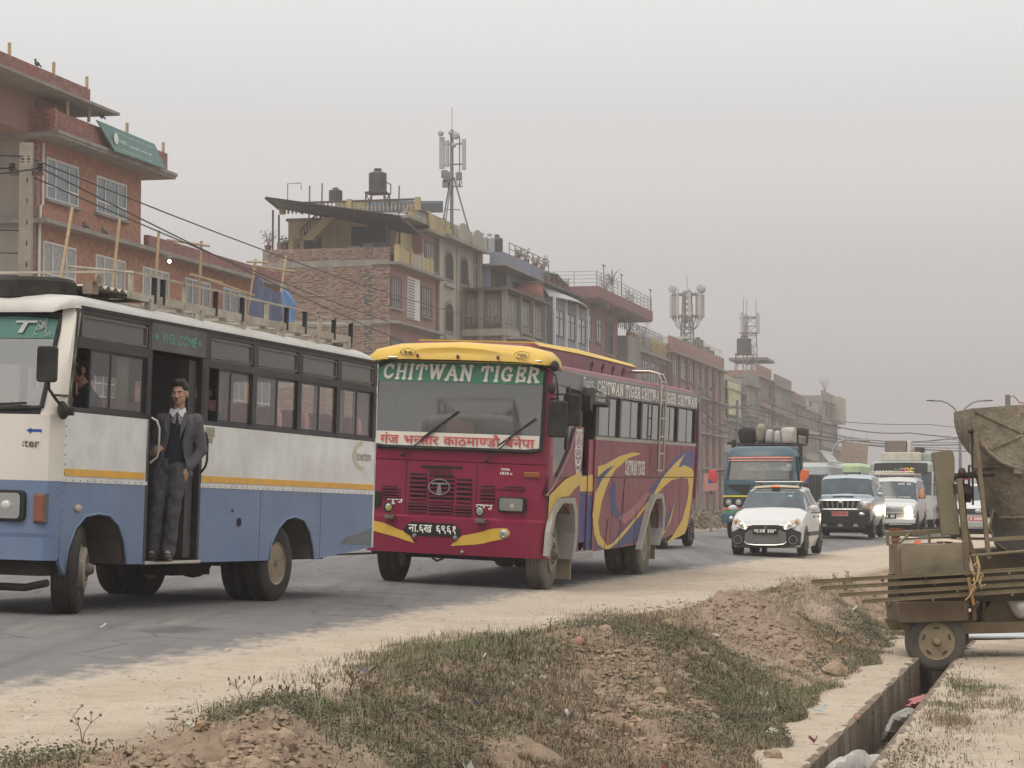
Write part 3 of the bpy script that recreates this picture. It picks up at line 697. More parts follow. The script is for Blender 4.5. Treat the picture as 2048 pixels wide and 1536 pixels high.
MB().poly([(s_+.012,.02+.10,1.63)]and[(s_-.012,.27,1.655),(s_-.012,.22,1.68),(s_-.008,.22,1.668),(s_+.0,.12,1.668),(s_+.0,.12,1.642),(s_-.008,.22,1.642),(s_-.012,.22,1.63)]).build('arrow_mark',mat('blue arrow',(.02,.06,.30),.5),bus1)
hl=MB().prism([(y,z)for y,z in rrect(.24,.84,.74,1.12,.05)],'x',s1(1)-.05,s1(1)+.02).build('headlight',M_BLACK,bus1,bevel=.01)
MB().prism([(y,z)for y,z in rrect(.28,.87,.70,1.09,.04)],'x',s1(1)-.056,s1(1)-.05).ell((s1(1)-.06,.42,.98),(.01,.06,.05)).build('reflector',M_REFL,hl)
MB().prism([(y,z)for y,z in rrect(.275,.865,.705,1.095,.04)],'x',s1(1)-.066,s1(1)-.06).build('lens',M_LENS,hl)
hl2=MB().prism([(y,z)for y,z in rrect(W1-.74,.84,W1-.24,1.12,.05)],'x',s1(1)-.05,s1(1)+.02).build('headlight',M_BLACK,bus1,bevel=.01)
MB().prism([(y,z)for y,z in rrect(W1-.70,.87,W1-.28,1.09,.04)],'x',s1(1)-.056,s1(1)-.05).build('reflector',M_REFL,hl2)
MB().prism([(y,z)for y,z in rrect(W1-.705,.865,W1-.275,1.095,.04)],'x',s1(1)-.066,s1(1)-.06).build('lens',M_LENS,hl2)
MB().box(s1(1)-.032,W1-.165,.83,s1(1)+.05,W1-.045,1.10).build('indicator',mat('red brown lens',(.20,.055,.035),.3,spec=.6),bus1,bevel=.01)
MB().box(s1(1)-.04,.85,.86,s1(1)-.02,W1-.85,1.10).build('grille',M_BLACK,bus1,bevel=.01)
ind=MB().box(s1(1)-.02,.045,.83,s1(1)+.05,.165,1.10).build('indicator',mat('indicator housing',(.1,.09,.09),.5),bus1,bevel=.01)
MB().box(s1(1)-.032,.055,.845,s1(1)+.02,.155,1.085).build('lens',mat('red brown lens',(.20,.055,.035),.3,spec=.6),ind,bevel=.008)
MB().ell((-4.40,-.005,.97),(.065,.02,.036)).build('side_repeater',mat('cream repeater',(.42,.36,.24),.4),bus1,smooth=True)
fl=MB().lathe([(.045,0),(.045,-.012),(.036,-.014),(.034,-.002),(.001,-.002)],c=(-1.02,0,.86),axis=(0,1,0),n=16).lathe([(.018,0),(.018,-.008),(.001,-.008)],c=(-1.18,0,.98),axis=(0,1,0),n=10)
fl.build('filler_cap',M_BLACK,bus1,smooth=True)
MB().box(-1.86,-.003,1.72,-1.66,0,1.82).box(-1.81,-.003,1.66,-1.70,0,1.715).build('tape_patch',mat('old tape',(.27,.26,.19),.7,var=.2,scale=10),bus1)
mr_=MB().prism(rrect(-.09,-.16,.09,.16,.03),'x',-.035,.035)
mo=mr_.build('mirror',M_BLACK,bus1,bevel=.012);mo.location=(-5.03,-.0,2.24);mo.rotation_euler=(0,0,R(12))
ma=MB().tube([(-4.72,.0,1.86),(-4.92,-.04,1.93),(-5.02,-.02,2.02),(-5.05,-.02,2.25)],.014,8).tube([(-4.66,0,1.98),(-4.98,-.03,1.97)],.011,6).tube([(-4.72,-.03,1.82),(-4.80,-.06,1.84),(-4.74,-.11,1.86)],.02,8)
ma.build('mirror_arm',M_BLACK,bus1,smooth=True)
rm=MB().lathe([(.001,-.03),(.06,-.02),(.085,0),(.08,.015),(.001,.02)],c=(-4.86,-.07,1.84),axis=(1,-.6,.15),n=20).tube([(-4.72,.0,1.86),(-4.83,-.06,1.86)],.012,6).box(-4.80,-.10,1.80,-4.70,-.02,1.87)
rm.build('round_mirror',M_BLACK,bus1,smooth=True)
MB().bar((s1(1.9)-.03,.95,1.87),(s1(1.9)-.045,.28,1.90),.02,.02).build('wiper',M_BLACK,bus1)
wheel(bus1,-4.2,.06,.415,.24,'front_wheel',steer=R(23),dual=False,dish=-.035)
wheel(bus1,.05,.02,.415,.235,'rear_wheel',dual=True,dish=.07,rimm=mat('bronze dusty rim',(.36,.29,.2),.5,.3,var=.3,scale=7,dirt=(.14,.10,.07),damt=.9))
wheel(bus1,-4.1,W1-.30,.415,.24,'front_wheel',steer=R(23))
wheel(bus1,.05,W1-.60,.415,.235,'rear_wheel',dual=True)
def seat(par,x,y0,y1,m,z0=.99,h=1.14,name='seat'):
 e=empty(name,(x,(y0+y1)/2,z0));e.parent=par
 w=(y1-y0)/2
 MB().box(-.42,-w,.30,.04,w,.45).build('cushion',m,e,bevel=.04)
 MB().prism(rrect(-w,.40,w,h,.1),'x',0,.11).build('seat_back',m,e,bevel=.03)
 MB().box(-.3,-w*.7,0,-.05,-w*.6,.3).box(-.3,w*.6,0,-.05,w*.7,.3).build('leg',M_BLACK,e)
for x in(-1.35,-.62,.12,.86,1.60,2.42):
 seat(bus1,x,.10,.50,M_SEAT);seat(bus1,x,.54,.94,M_SEAT);seat(bus1,x,1.24,1.64,M_SEAT);seat(bus1,x,1.68,2.08,M_SEAT)
seat(bus1,-3.55,.12,.55,M_SEAT,h=1.02);seat(bus1,-3.9,1.4,1.9,M_SEATG,h=1.2)
cu=MB()
def curtain(x,w,y=.09,z0=1.9,z1=2.45):
 n=14;pts=[]
 for k in range(n+1):
  pts.append((x+w*k/n,y+.018*math.sin(k*2.3)))
 cu.add([(a,b,z0+.02*math.sin(i*1.7))for i,(a,b)in enumerate(pts)]+[(a,b,z1)for a,b in pts],[(i,i+1,n+2+i,n+1+i)for i in range(n)])
for x,w in((-3.6,.22),(-1.45,.16),(-.62,.12),(-.12,.14),(.55,.12),(1.05,.12),(1.75,.14),(2.2,.12)):curtain(x,w)
for x,w in((-4.2,.3),(-2.8,.3),(-1.2,.3),(0,.35),(1.1,.3),(2,.3)):curtain(x,w,W1-.09)
MB().prism([(1.7,.62),(2.66,.60),(2.66,.80),(2.3,.74),(1.9,.70)],'y',-.003,-.001).build('grime_patch',mat('oily grime',(.12,.12,.11),.8,var=.3,scale=9,dirt=(.16,.18,.22),damt=.9),bus1)
cu.build('curtain',mat('grey brown curtain',(.20,.17,.15),.9,var=.2),bus1,smooth=True)
MB().box(-4.62,.1,1.70,-4.3,W1-.1,1.80).build('dashboard',M_DARKIN,bus1)
MB().ell((-4.50,.36,1.93),(.12,.15,.14),14,10).ell((-4.56,.42,1.88),(.08,.09,.07)).build('pink_backpack',mat('pink bag cloth',(.62,.36,.36),.8,bump=.3,bscale=10),bus1,smooth=True)
rk=MB();ym,yM,zb,zt=.09,W1-.12,2.985,3.235
RM_=mat('rack painted steel',(.44,.41,.34),.6,.1,var=.2,scale=6,dirt=(.16,.11,.07),damt=.5)
for y in(ym,yM):
 MB().box(-3.4,y,zb,2.12,y+.03,zb+.075).build('rack_side_beam',RM_,bus1)
 MB().tube([(-4.6,y,3.16),(-3.35,y,3.235)],.014,6).build('rack_rail',RM_,bus1)
 MB().box(-3.35,y,zt,-1.0,y+.03,zt+.02).box(-1.0,y,zt,1.02,y+.03,zt+.02).box(1.0,y,zt-.02,2.12,y+.03,zt).build('rack_rail',RM_,bus1)
for i,x in enumerate((-3.38,-2.9,-2.72,-2.25,-1.55,-.92,-.30,.22,.72,1.14,1.55,2.06)):
 for y in(ym,yM):
  MB().box(x,y-.006,zb,x+.04,y+.036,zt).build('rack_post',M_BLACK if i%3 else RM_,bus1)
for x in(-3.0,-1.9,-.9,.1,1.05,1.95):
 MB().box(x,ym-.02,2.87,x+.05,ym+.05,zb).box(x,yM-.02,2.87,x+.05,yM+.05,zb).box(x,ym,zb,x+.04,yM,zb+.03).build('rack_foot',RM_,bus1)
MB().box(2.09,ym,zt-.02,2.12,yM,zt).box(-3.38,ym,zt,-3.35,yM,zt+.02).build('rack_end_rail',RM_,bus1)
sl=MB()
for y in np.linspace(ym+.2,yM-.2,6):sl.box(-3.3,y,zb+.03,2.1,y+.08,zb+.045)
sl.build('rack_slat',RM_,bus1)
nn=40;sl=MB()
sl.add([(-3.9+1.1*k/nn,ym+.05,3.05+.02*math.sin(k*1.25))for k in range(nn+1)]+[(-3.9+1.1*k/nn,1.2,3.07+.02*math.sin(k*1.25))for k in range(nn+1)],[(k,k+1,nn+2+k,nn+1+k)for k in range(nn)])
sl.build('corrugated_sheet',RM_,bus1,smooth=True)
MB().lathe([(.05,0),(.055,.03),(.04,.05),(.001,.05)],c=(2.16,.2,3.04),axis=(0,-1,0),n=14).box(2.06,.18,2.95,2.22,.32,3.02).tube([(2.2,.2,3.0),(2.34,.2,3.02),(2.34,.2,2.94)],.008,6).build('roof_lamp',M_HUB,bus1,smooth=True)
MB().lathe([(.04,0),(.05,-.03),(.001,-.03)],c=(-3.97,.14,3.10),axis=(0,1,0),n=14).box(-4.02,.15,2.97,-3.90,.25,3.08).build('roof_horn',mat('dusty horn',(.22,.17,.13),.7),bus1,smooth=True)
sp=thing('spare_tyre','spare tyre lying flat on the front of the minibus roof','tyre',(0,0,0));sp.parent=None
sp.matrix_world=Matrix.Translation((-2.565,24.9,.042))@Matrix.Rotation(R(90-18.708),4,'Z')@Matrix.Translation((-4.15,.62,3.04))
h=.115;r=.42;ri=.23
MB().lathe([(ri,-h*.8),(ri+.06,-h),(r*.92,-h*.95),(r,-h*.65),(r,h*.65),(r*.92,h*.95),(ri+.06,h),(ri,h*.8)],axis=(0,0,1),n=40,closed=True).build('tread',M_TYRE,sp,smooth=True)
MB().lathe([(ri,-h*.7),(ri,h*.6),(ri*.8,h*.2),(.02,h*.2)],axis=(0,0,1),n=24).build('rim',M_RIM,sp,smooth=True)
M_MAR=mat('maroon paint front',(.205,.011,.042),.32,spec=.28,wave=.25,var=.08,scale=1.5,dirt=(.19,.075,.08),damt=.18)
M_MARS=mat('dusty maroon side',(.165,.022,.046),.45,spec=.28,wave=.3,var=.10,scale=1.3,dirt=(.20,.10,.10),damt=.45)
M_YELP=mat('yellow paint',(.60,.38,.045),.38,spec=.3,var=.08,scale=2,dirt=(.42,.31,.12),damt=.4)
M_YELS=mat('dusty yellow paint',(.58,.40,.06),.5,spec=.25,var=.1,scale=2,dirt=(.45,.33,.15),damt=.45)
M_BLU2=mat('bus blue paint',(.014,.025,.14),.45,spec=.25,var=.1,dirt=(.08,.08,.15),damt=.3)
M_BLUS=mat('airbrushed blue grey',(.028,.045,.15),.5,spec=.25,var=.25,scale=3,dirt=(.10,.06,.10),damt=.4)
M_PINKS=mat('airbrushed pink',(.30,.09,.10),.5,var=.2,scale=4,dirt=(.25,.13,.14),damt=.7)
M_FIB=mat('grey fibreglass',(.30,.29,.27),.55,var=.12,scale=5,dirt=(.19,.155,.11),damt=.5)
G_BUS2=glassm('bus side glass',(.18,.21,.19),.26,.025,haze=.10,hcol=(.22,.25,.22))
G_DRV=glassm('cab side glass',(.10,.115,.11),.12,.03,haze=.10,hcol=(.18,.19,.18))
G_WS2=glassm('bus windscreen',(.42,.43,.43),.17,.05,haze=.22,hcol=(.27,.265,.26))
bus2=thing('tour_bus','maroon and yellow coach with green name banner across its windscreen','bus',(2.1655,37.2,-.041),R(90-15.7857),pitch=-.0101,roll=.042)
W2=2.6;XF=-6.47
def s2(z):return XF+(.0 if z<1.9 else(z-1.9)*.07)
def fc2(z,dx=0.,i=0.,r=.10):
 s=s2(z)+dx
 return[(s+.30,i,z),(s+.15,.004+i,z),(s+.06,.03+i,z),(s+.015,.08+i,z),(s,.16+i,z),(s-.03,.6,z),(s-.045,W2/2,z),(s-.03,W2-.6,z),(s,W2-.16-i,z),(s+.015,W2-.08-i,z),(s+.06,W2-.03-i,z),(s+.15,W2-i-.004,z),(s+.30,W2-i,z)]
def FX(y,z,d=0.):
 c=fc2(z);return float(np.interp(y,[q[1]for q in c],[q[0]for q in c]))-d
ar1=[(-6.38,0.5),(-6.32,0.85),(-6.14,1.08),(-5.7,1.18),(-5.31,1.16),(-5.06,1.03),(-4.98,0.82),(-5.04,0.45)]
ar2=[(-0.69,0.43),(-0.5,0.72),(-0.13,1.02),(0.33,1.17),(0.72,1.16),(0.91,0.94),(0.9,0.69),(0.7,0.46)]
xd0,xd1=-4.56,-3.72
MB().prism([(-6.36,.47)]+ar1+[(xd0,.46),(xd0,1.56),(-6.34,1.56)],'y',0,.04).build('front_skirt',M_MARS,bus2)
MB().prism([(xd1,.47),(ar2[0][0],.49)]+ar2+[(ar2[-1][0],.50),(3.35,.66),(3.68,.86),(3.82,1.56),(xd1,1.56)],'y',0,.04).build('rear_skirt',M_MARS,bus2)
MB().prism([(xd1,1.57),(3.82,1.57),(3.94,2.12),(xd1,2.12)],'y',.0,.04).build('side_panel',M_MARS,bus2)
cv=[(-4.93,2.29),(-5.24,1.95),(-5.64,1.69),(-5.89,1.56),(-6.18,1.42),(-6.45,1.32)]
MB().prism([(-4.49,2.28),(-4.78,2.3),(-4.96,2.25)]+cv[1:]+[(-6.34,1.30),(-6.34,1.57),(xd0,1.57)],'y',-.012,.035).build('cab_quarter_panel',M_MARS,bus2)
MB().tube([(x,-.014,z)for x,z in[(-4.96,2.25)]+cv[1:]],.009,6).build('cab_glass_trim',M_FIB,bus2,smooth=True)
sm=MB().box(-6.2,-.004,1.555,xd0,.0,1.575).box(xd1,-.004,1.56,3.8,0,1.575)
for x in(-2.55,-1.75):sm.box(x,-.003,.5,x+.012,0,1.55)
sm.bar((-2.0,-.0,.5),(-1.72,-.0,1.55),.014,.01).bar((-2.95,0,.48),(-2.75,0,.95),.016,.012).bar((-.95,0,.5),(-.82,0,1.05),.016,.012)
for x in(1.4,2.6):sm.box(x,-.003,.6,x+.008,0,2.1)
for x in(.05,.62):sm.box(x,-.003,1.6,x+.008,0,2.1)
sm.build('panel_seam',mat('dark seam line',(.04,.02,.02),.8),bus2)  # near-black maroon strips along the panel seams
def decal(name,pts,m,d=.003,y=None):
 o=MB().poly([(x,(-d if y is None else y),z)for x,z in pts]).build(name,m,bus2);return o
decal('blue_airbrush',[(-3.53,1.61),(-2.6,1.79),(-2.17,1.95),(-2.93,1.52),(-3.35,1.23),(-3.54,0.93),(-3.42,0.63),(-3.11,0.51),(-3.55,0.5)],M_BLUS,.002)
decal('blue_airbrush',[(-2.37,1.52),(-2.25,1.14),(-1.95,0.97),(-1.0,1.11),(-0.04,1.32),(0.81,1.56),(2.25,1.93),(3.6,2.01),(3.68,1.78),(2.67,1.8),(1.61,1.65),(0.41,1.31),(-0.72,1.04),(-1.43,0.88),(-2.05,0.89),(-2.61,1.07),(-2.77,1.37)],M_BLUS,.002)
decal('blue_airbrush',[(-2.06,0.71),(-1.01,0.89),(-0.35,0.94),(-0.65,0.56),(-1.79,0.5),(-2.63,0.49)],M_BLUS,.0025)
decal('pink_airbrush',[(-2.05,0.94),(-1.0,1.11),(-0.16,1.32),(0.26,1.32),(-0.72,1.01),(-1.61,0.84)],M_PINKS,.0028)
decal('blue_airbrush',[(1.97,1.09),(2.22,1.17),(1.67,0.75),(1.1,0.6),(1.03,0.75)],M_BLUS,.0025)
decal('blue_patch',[(1.78,1.82),(2.55,2.0),(3.69,2.07),(3.82,1.79),(3.1,1.69),(2.24,1.62)],mat('faded blue paint',(.03,.04,.17),.5,var=.15,dirt=(.10,.09,.15),damt=.3),.0026)
decal('yellow_swoosh',[(-3.53,1.73),(-3.09,1.76),(-2.17,1.89),(-1.23,1.96),(-0.59,1.95),(-1.48,1.87),(-2.37,1.69),(-2.7,1.56),(-2.96,1.41),(-3.22,1.19),(-3.39,0.89),(-3.23,0.7),(-3.01,0.62),(-2.76,0.53),(-2.39,0.56),(-1.95,0.67),(-1.01,0.89),(-0.16,1.12),(0.41,1.29),(1.09,1.56),(1.95,1.78),(2.98,1.99),(2.72,1.91),(2.37,1.73),(2.89,1.78),(3.59,1.72),(3.77,1.65),(3.62,1.16),(3.38,0.76),(3.11,0.57),(1.58,0.45),(2.08,0.56),(2.86,0.82),(3.26,1.16),(3.36,1.38),(3.23,1.54),(2.66,1.56),(1.82,1.52),(1.12,1.39),(0.33,1.19),(-0.79,0.9),(-1.44,0.72),(-2.13,0.55),(-2.63,0.48),(-2.95,0.49),(-3.36,0.57),(-3.61,0.74),(-3.76,1.01),(-3.63,1.34),(-3.22,1.54),(-2.7,1.69),(-2.37,1.76),(-2.99,1.69),(-3.53,1.57)],M_YELS,.0035)
decal('yellow_swoosh',[(2.14,1.16),(1.92,0.84),(1.26,0.58),(0.82,0.46),(0.9,0.59),(1.51,0.69),(1.84,0.88)],M_YELS,.0035)
decal('yellow_sweep',[(-4.56,1.66),(-4.91,1.61),(-5.53,1.53),(-6.32,1.32),(-6.35,1.13),(-6.35,0.96),(-6.14,1.05),(-5.89,1.18),(-5.7,1.29),(-5.25,1.3),(-4.91,1.41),(-4.56,1.47)],M_YELS,.016)
slabtext('side_lettering','CHITWAN TIGER',M_WHITEP,bus2,([(-1.73,1.62)][0][0],-.005,1.60),(1,0,0),(0,0,1),1.42,.235,t=.15)
def flare(outer,inner,nm):
 f=MB();n=len(outer)
 A=[(x,-.075,z)for x,z in outer];B=[(x,-.075,z)for x,z in inner];A0=[(x,.0,z)for x,z in outer];B0=[(x,.30,z)for x,z in inner]
 for i in range(n-1):
  f.add([A[i],A[i+1],B[i+1],B[i]],[(0,1,2,3)]);f.add([A0[i],A0[i+1],A[i+1],A[i]],[(0,1,2,3)]);f.add([B[i],B[i+1],B0[i+1],B0[i]],[(0,1,2,3)])
 return f.build(nm,M_FIB,bus2,smooth=True,ang=50)
flare([(-6.49,0.5),(-6.43,0.82),(-6.29,1.08),(-5.86,1.28),(-5.11,1.28),(-4.94,1.1),(-4.89,0.78),(-5.01,0.41)],[(-6.38,0.51),(-6.3,0.81),(-6.14,1.06),(-5.78,1.21),(-5.23,1.2),(-5.09,1.06),(-5.04,0.78),(-5.18,0.41)],'wheel_arch_flare')
flare([(-0.8,0.42),(-0.47,0.76),(-0.2,1.02),(0.22,1.29),(0.88,1.3),(1.07,1.08),(1.06,0.73),(0.7,0.44)],[(-0.62,0.43),(-0.32,0.75),(-0.05,1.0),(0.3,1.21),(0.76,1.22),(0.91,1.07),(0.91,0.73),(0.59,0.45)],'wheel_arch_flare')
bx=MB()
for a in(ar1,ar2):
 for p,q in zip(a,a[1:]):bx.add([(p[0],.04,p[1]),(q[0],.04,q[1]),(q[0],.7,q[1]),(p[0],.7,p[1])],[(0,1,2,3)])
bx.build('wheel_arch',mat('dusty arch liner',(.15,.12,.085),.95,var=.3,dirt=(.24,.19,.13),damt=.7),bus2)
MB().box(-5.05,-.02,.12,-5.0,.42,.62).box(.92,.05,.2,.95,.6,.6).build('mud_flap',mat('dusty mud flap',(.26,.21,.15),.9,var=.2),bus2)
MB().box(xd0,.035,.62,xd1-.30,.075,1.60).build('door_leaf',M_BLU2,bus2)
MB().box(xd0,.032,1.36,xd1-.28,.072,1.58).build('door_band',M_YELP,bus2)
MB().prism([(xd1-.30,.50),(xd1,.50),(xd1,2.12),(xd1-.30,2.12)],'y',.02,.06).build('door_post_panel',M_MAR,bus2)
decal('post_band',[(xd1-.30,1.36),(xd1+.0,1.36),(xd1+.0,1.60),(xd1-.30,1.60)],M_YELP,y=.018)
decal('post_band_blue',[(xd1-.30,.5),(xd1,.5),(xd1,1.30),(xd1-.30,1.30)],M_BLU2,y=.018)
MB().box(xd0,.03,.50,xd0+.05,.5,2.72).box(xd1-.05,.06,2.1,xd1,.5,2.72).box(xd0,.5,.5,xd1,.52,2.72).build('door_frame',M_BLACK,bus2)
MB().box(xd0-.55,-.07,.40,xd1-.2,.12,.50).build('door_step',M_FIB,bus2,bevel=.015)
MB().prism([(-4.72,2.74),(-4.70,2.56),(-4.55,2.50),(-4.50,2.62),(-3.70,2.64),(-3.55,2.60),(-3.55,2.70),(-3.75,2.80),(-4.6,2.86)],'y',-.14,.03).build('door_canopy',M_BLACK,bus2,bevel=.01)
text('canopy_lettering','WEL-COME\nTO BOARD',M_WHITEP,bus2,(-4.40,-.1435,2.67),(1,0,0),(0,0,1),.62,.13,bold=.0)
wb=MB().box(xd1,-.004,2.12,3.92,.035,2.17).box(-6.2,.0,3.03,3.86,.03,3.06)
wb.build('window_sill',M_FIB,bus2)
posts=[(-3.58,2.34),(-2.16,2.37),(-0.65,2.4),(0.91,2.44),(2.22,2.47),(3.8,2.5)]
px_=[p[0]for p in posts]
pb=MB().box(px_[0]-.17,.0,2.16,px_[0],.035,2.78)
for x in px_[1:-1]:pb.box(x-.06,.0,2.17,x+.06,.035,2.78)
pb.prism([(px_[-1]-.05,2.17),(3.92,2.14),(3.84,3.04),(px_[-1]-.10,3.04)],'y',0,.035)
pb.build('window_post',M_FRAME,bus2)
for a,b in zip(px_,px_[1:]):
 x0,x1=a+.06,b-.06;xm=x0+(x1-x0)*.52
 f=MB();frame_rect(f,x0,2.17,xm,2.77,.02,.012,.024);frame_rect(f,xm-.03,2.17,x1,2.77,.02,.024,.036)
 f.box(x1-.16,.03,2.19,x1-.02,.05,2.76)
 w=f.build('window',M_FRAME,bus2)
 MB().poly([(x0,.018,2.17),(xm,.018,2.17),(xm,.018,2.77),(x0,.018,2.77)]).build('pane',G_BUS2,w)
 MB().poly([(xm,.030,2.17),(x1,.030,2.17),(x1,.030,2.77),(xm,.030,2.77)]).build('pane',G_BUS2,w)
M_BAND=mat('grey vinyl band',(.135,.135,.14),.45,var=.1,dirt=(.22,.21,.2),damt=.35)
MB().box(-4.72,-.006,2.78,3.88,.03,3.03).build('letter_band',M_BAND,bus2)
x0,x1=[p[0]for p in[(-3.76,2.93),(-0.85,3.04)]]
slabtext('band_lettering','CHITWAN TIGER',M_WHITEP,bus2,(x0,-.0095,2.81),(1,0,0),(0,0,1),x1-x0,.195,t=.16)
x2,x3=[p[0]for p in[(-0.75,2.88),(1.94,2.98)]]
slabtext('band_lettering','CHITWAN TIGER',M_WHITEP,bus2,(x2,-.0095,2.81),(1,0,0),(0,0,1),x3-x2,.195,t=.16)
slabtext('band_lettering','CHITWAN',M_WHITEP,bus2,(x3+.16,-.0095,2.81),(1,0,0),(0,0,1),3.78-x3-.16,.185,t=.16)
MB().prism([(-6.30,2.86),(-4.72,2.80),(-4.72,3.03),(-6.22,3.05)],'y',.0,.03).build('cab_header',M_BAND,bus2)
text('ornate_lettering','Tourist',M_WHITEP,bus2,(-4.62,-.0095,2.88),(1,0,0),(0,0,1),.62,.13,bold=.0)
ao=MB()
for k,rr in enumerate((.20,.15)):
 o_=arc(-4.32,2.79,rr*1.1,rr*.45,170,10,12);i_=arc(-4.32,2.79,rr*1.1-.03,rr*.45-.016,10,170,12)
 ao.poly([(x,-.0095,z)for x,z in o_+i_])
ao.build('ornate_arch',M_WHITEP,bus2)
MB().poly([(-6.32,.02,1.33)]+[(x,.02,z)for x,z in cv[::-1]]+[(xd0-.0,.02,2.4),(xd0,.02,2.8),(-6.30,.02,2.86)]).build('cab_window',G_DRV,bus2)
MB().box(-5.42,.0,1.95,-5.34,.03,2.86).box(-4.72,0,2.3,xd0+.0,.035,2.8).build('cab_window_post',M_BLACK,bus2)
tg=MB()
cx,cz=[(-4.79,1.92)][0];
def tl(pts,w=.019,k=[0]):
 for a,b in zip(pts,pts[1:]):
  k[0]+=1;a=Vector(a);b=Vector(b);d=(b-a);n=Vector((-d.y,d.x)).normalized()*w/2;d=d.normalized()*w*.3
  tg.poly([(cx+p.x*1.25,-.0145-(k[0]%4)*.0003,cz+p.y*1.2)for p in(a-d+n,b+d+n,b+d-n,a-d-n)])
for s in(-1,1):
 tl([(0,.26),(.07*s,.27),(.10*s,.25),(.13*s,.29),(.15*s,.22),(.14*s,.1),(.16*s,0),(.13*s,-.1),(.09*s,-.17),(.05*s,-.25),(0,-.28)])
 tl([(.02*s,.24),(.05*s,.17),(.03*s,.10)]);tl([(.06*s,.24),(.09*s,.16),(.11*s,.1)]);tl([(.11*s,.22),(.12*s,.16)])
 tl([(.03*s,.08),(.07*s,.085),(.10*s,.06)]);tl([(.035*s,.05),(.08*s,.05)]);tl([(.13*s,.05),(.09*s,.02),(.12*s,-.02),(.08*s,-.05)])
 tl([(.02*s,.04),(.03*s,-.04),(.0,-.06)]);tl([(.03*s,-.08),(.06*s,-.12),(.04*s,-.16),(.0,-.14)]);tl([(.1*s,-.08),(.07*s,-.14)]);tl([(.03*s,-.20),(.0,-.24)])
tg.build('tiger_head_print',M_WHITEP,bus2,keep=True)
def rs2(x,k=1.,i=0.,top=0.):
 c=[(.0,3.06),(.015,3.09),(.05,3.115),(.12,3.13),(.6,3.145),(W2/2,3.155)]
 c=c+[(W2-y,z)for y,z in reversed(c[:-1])]
 return[(x,min(max(y,i),W2-i),3.04+(z-3.04)*k+top)for y,z in c]
MB().loft([rs2(-6.1),rs2(-3),rs2(0),rs2(3.2),rs2(3.65,.9),rs2(3.85,.6,.03),rs2(3.9,.2,.08)]).build('roof',M_MARS,bus2,smooth=True,ang=60)
vis=[]
for x,zt,zb,i in((-6.60,3.12,3.09,.16),(-6.58,3.21,3.085,.06),(-6.50,3.31,3.08,.0),(-6.36,3.37,3.07,-.03),(-6.15,3.39,3.10,-.04),(-5.92,3.34,3.04,-.02),(-5.85,3.2,3.04,.1)):
 h_=zt-zb;c=[(i,zb),(i+.01,zb+h_*.35),(i+.10,zb+h_*.62),(i+.42,zb+h_*.86),(W2/2,zt)]
 bow=lambda y:-.09*(1-((y-W2/2)/(W2/2))**2)
 c[0]=(i,zb);c=c+[(W2-y,z)for y,z in reversed(c[:-1])];c+=[(y,zb+.20*(1-((y-W2/2)/(W2/2))**2))for y in(W2-.5,W2/2+.4,W2/2,W2/2-.4,.5)]if x<-6.3 else[(y,zb)for y in(W2-.5,W2/2+.4,W2/2,W2/2-.4,.5)]
 vis.append([(x+bow(y),y,z)for y,z in c])
MB().loft(vis).build('front_visor',M_YELP,bus2,smooth=True,ang=70)
pod=[]
for x,w,zt in((-6.1,.55,3.30),(-5.7,.95,3.42),(-3.6,1.0,3.44),(-3.3,.98,3.44),(.8,.86,3.42),(1.15,.7,3.30),(1.2,.6,3.24)):
 pod.append([(x,W2/2-w,3.12),(x,W2/2-w+.02,3.38 if zt>3.35 else 3.2),(x,W2/2-w+.10,zt),(x,W2/2+w-.10,zt),(x,W2/2+w-.02,3.38 if zt>3.35 else 3.2),(x,W2/2+w,3.12)])
MB().loft(pod).build('roof_pod',M_MARS,bus2,smooth=True,ang=30)
ptop=[[(x,W2/2-w+.015,3.375),(x,W2/2-w+.105,zt+.002),(x,W2/2+w-.105,zt+.002),(x,W2/2+w-.105,zt+.02),(x,W2/2-w+.095,zt+.022),(x,W2/2-w+.0,3.385)]for x,w,zt in((-5.7,.95,3.42),(-3.6,1.0,3.44),(.8,.86,3.42))]
MB().loft(ptop).build('pod_stripe',M_YELS,bus2)
for i,x in enumerate((-3.1,-2.4,-1.7,-1.0)):
 MB().tube([(x,.26,3.13),(x,.27,3.26),(x+.05,.26,3.30),(x+.10,.26,3.27),(x+.10,.27,3.22)],.010,6).build('luggage_hook',M_BLACK,bus2,smooth=True)
ld=empty('ladder',(0,0,0));ld.parent=bus2
M_LAD=mat('steel ladder tube',(.46,.42,.36),.35,.7,var=.15,dirt=(.25,.2,.15),damt=.4)
for x in(.34,.72):
 MB().tube([(x-.0,.75,3.30),(x,.12,3.31),(x,-.03,3.27),(x,-.085,3.15),(x,-.085,1.72),(x,-.07,1.68),(x,.0,1.67)],.018,8).build('rail',M_LAD,ld,smooth=True)
MB().tube([(.34,-.07,1.68),(.72,-.07,1.68)],.016,8).build('rung',M_LAD,ld,smooth=True)
for z in(3.14,2.84,2.54,2.24,1.96):
 MB().tube([(.34,-.085,z),(.72,-.085,z)],.013,8).build('rung',M_LAD,ld,smooth=True)
MB().tube([(-.7,.45,3.30),(.34,.45,3.31)],.015,8).build('rail',M_LAD,ld,smooth=True)
MB().box(-6.2,W2-.04,.5,3.8,W2,2.12).box(-6.2,W2-.04,2.75,3.8,W2,3.05).build('far_side_panel',M_MARS,bus2)
MB().box(-6.0,W2-.03,2.12,3.8,W2-.01,2.75).build('far_window',G_BUS2,bus2)
MB().prism([(3.80,.9),(3.92,2.1),(3.84,3.06),(3.80,3.06),(3.86,2.1),(3.74,.9)],'y',0,W2).build('rear_panel',M_MARS,bus2)
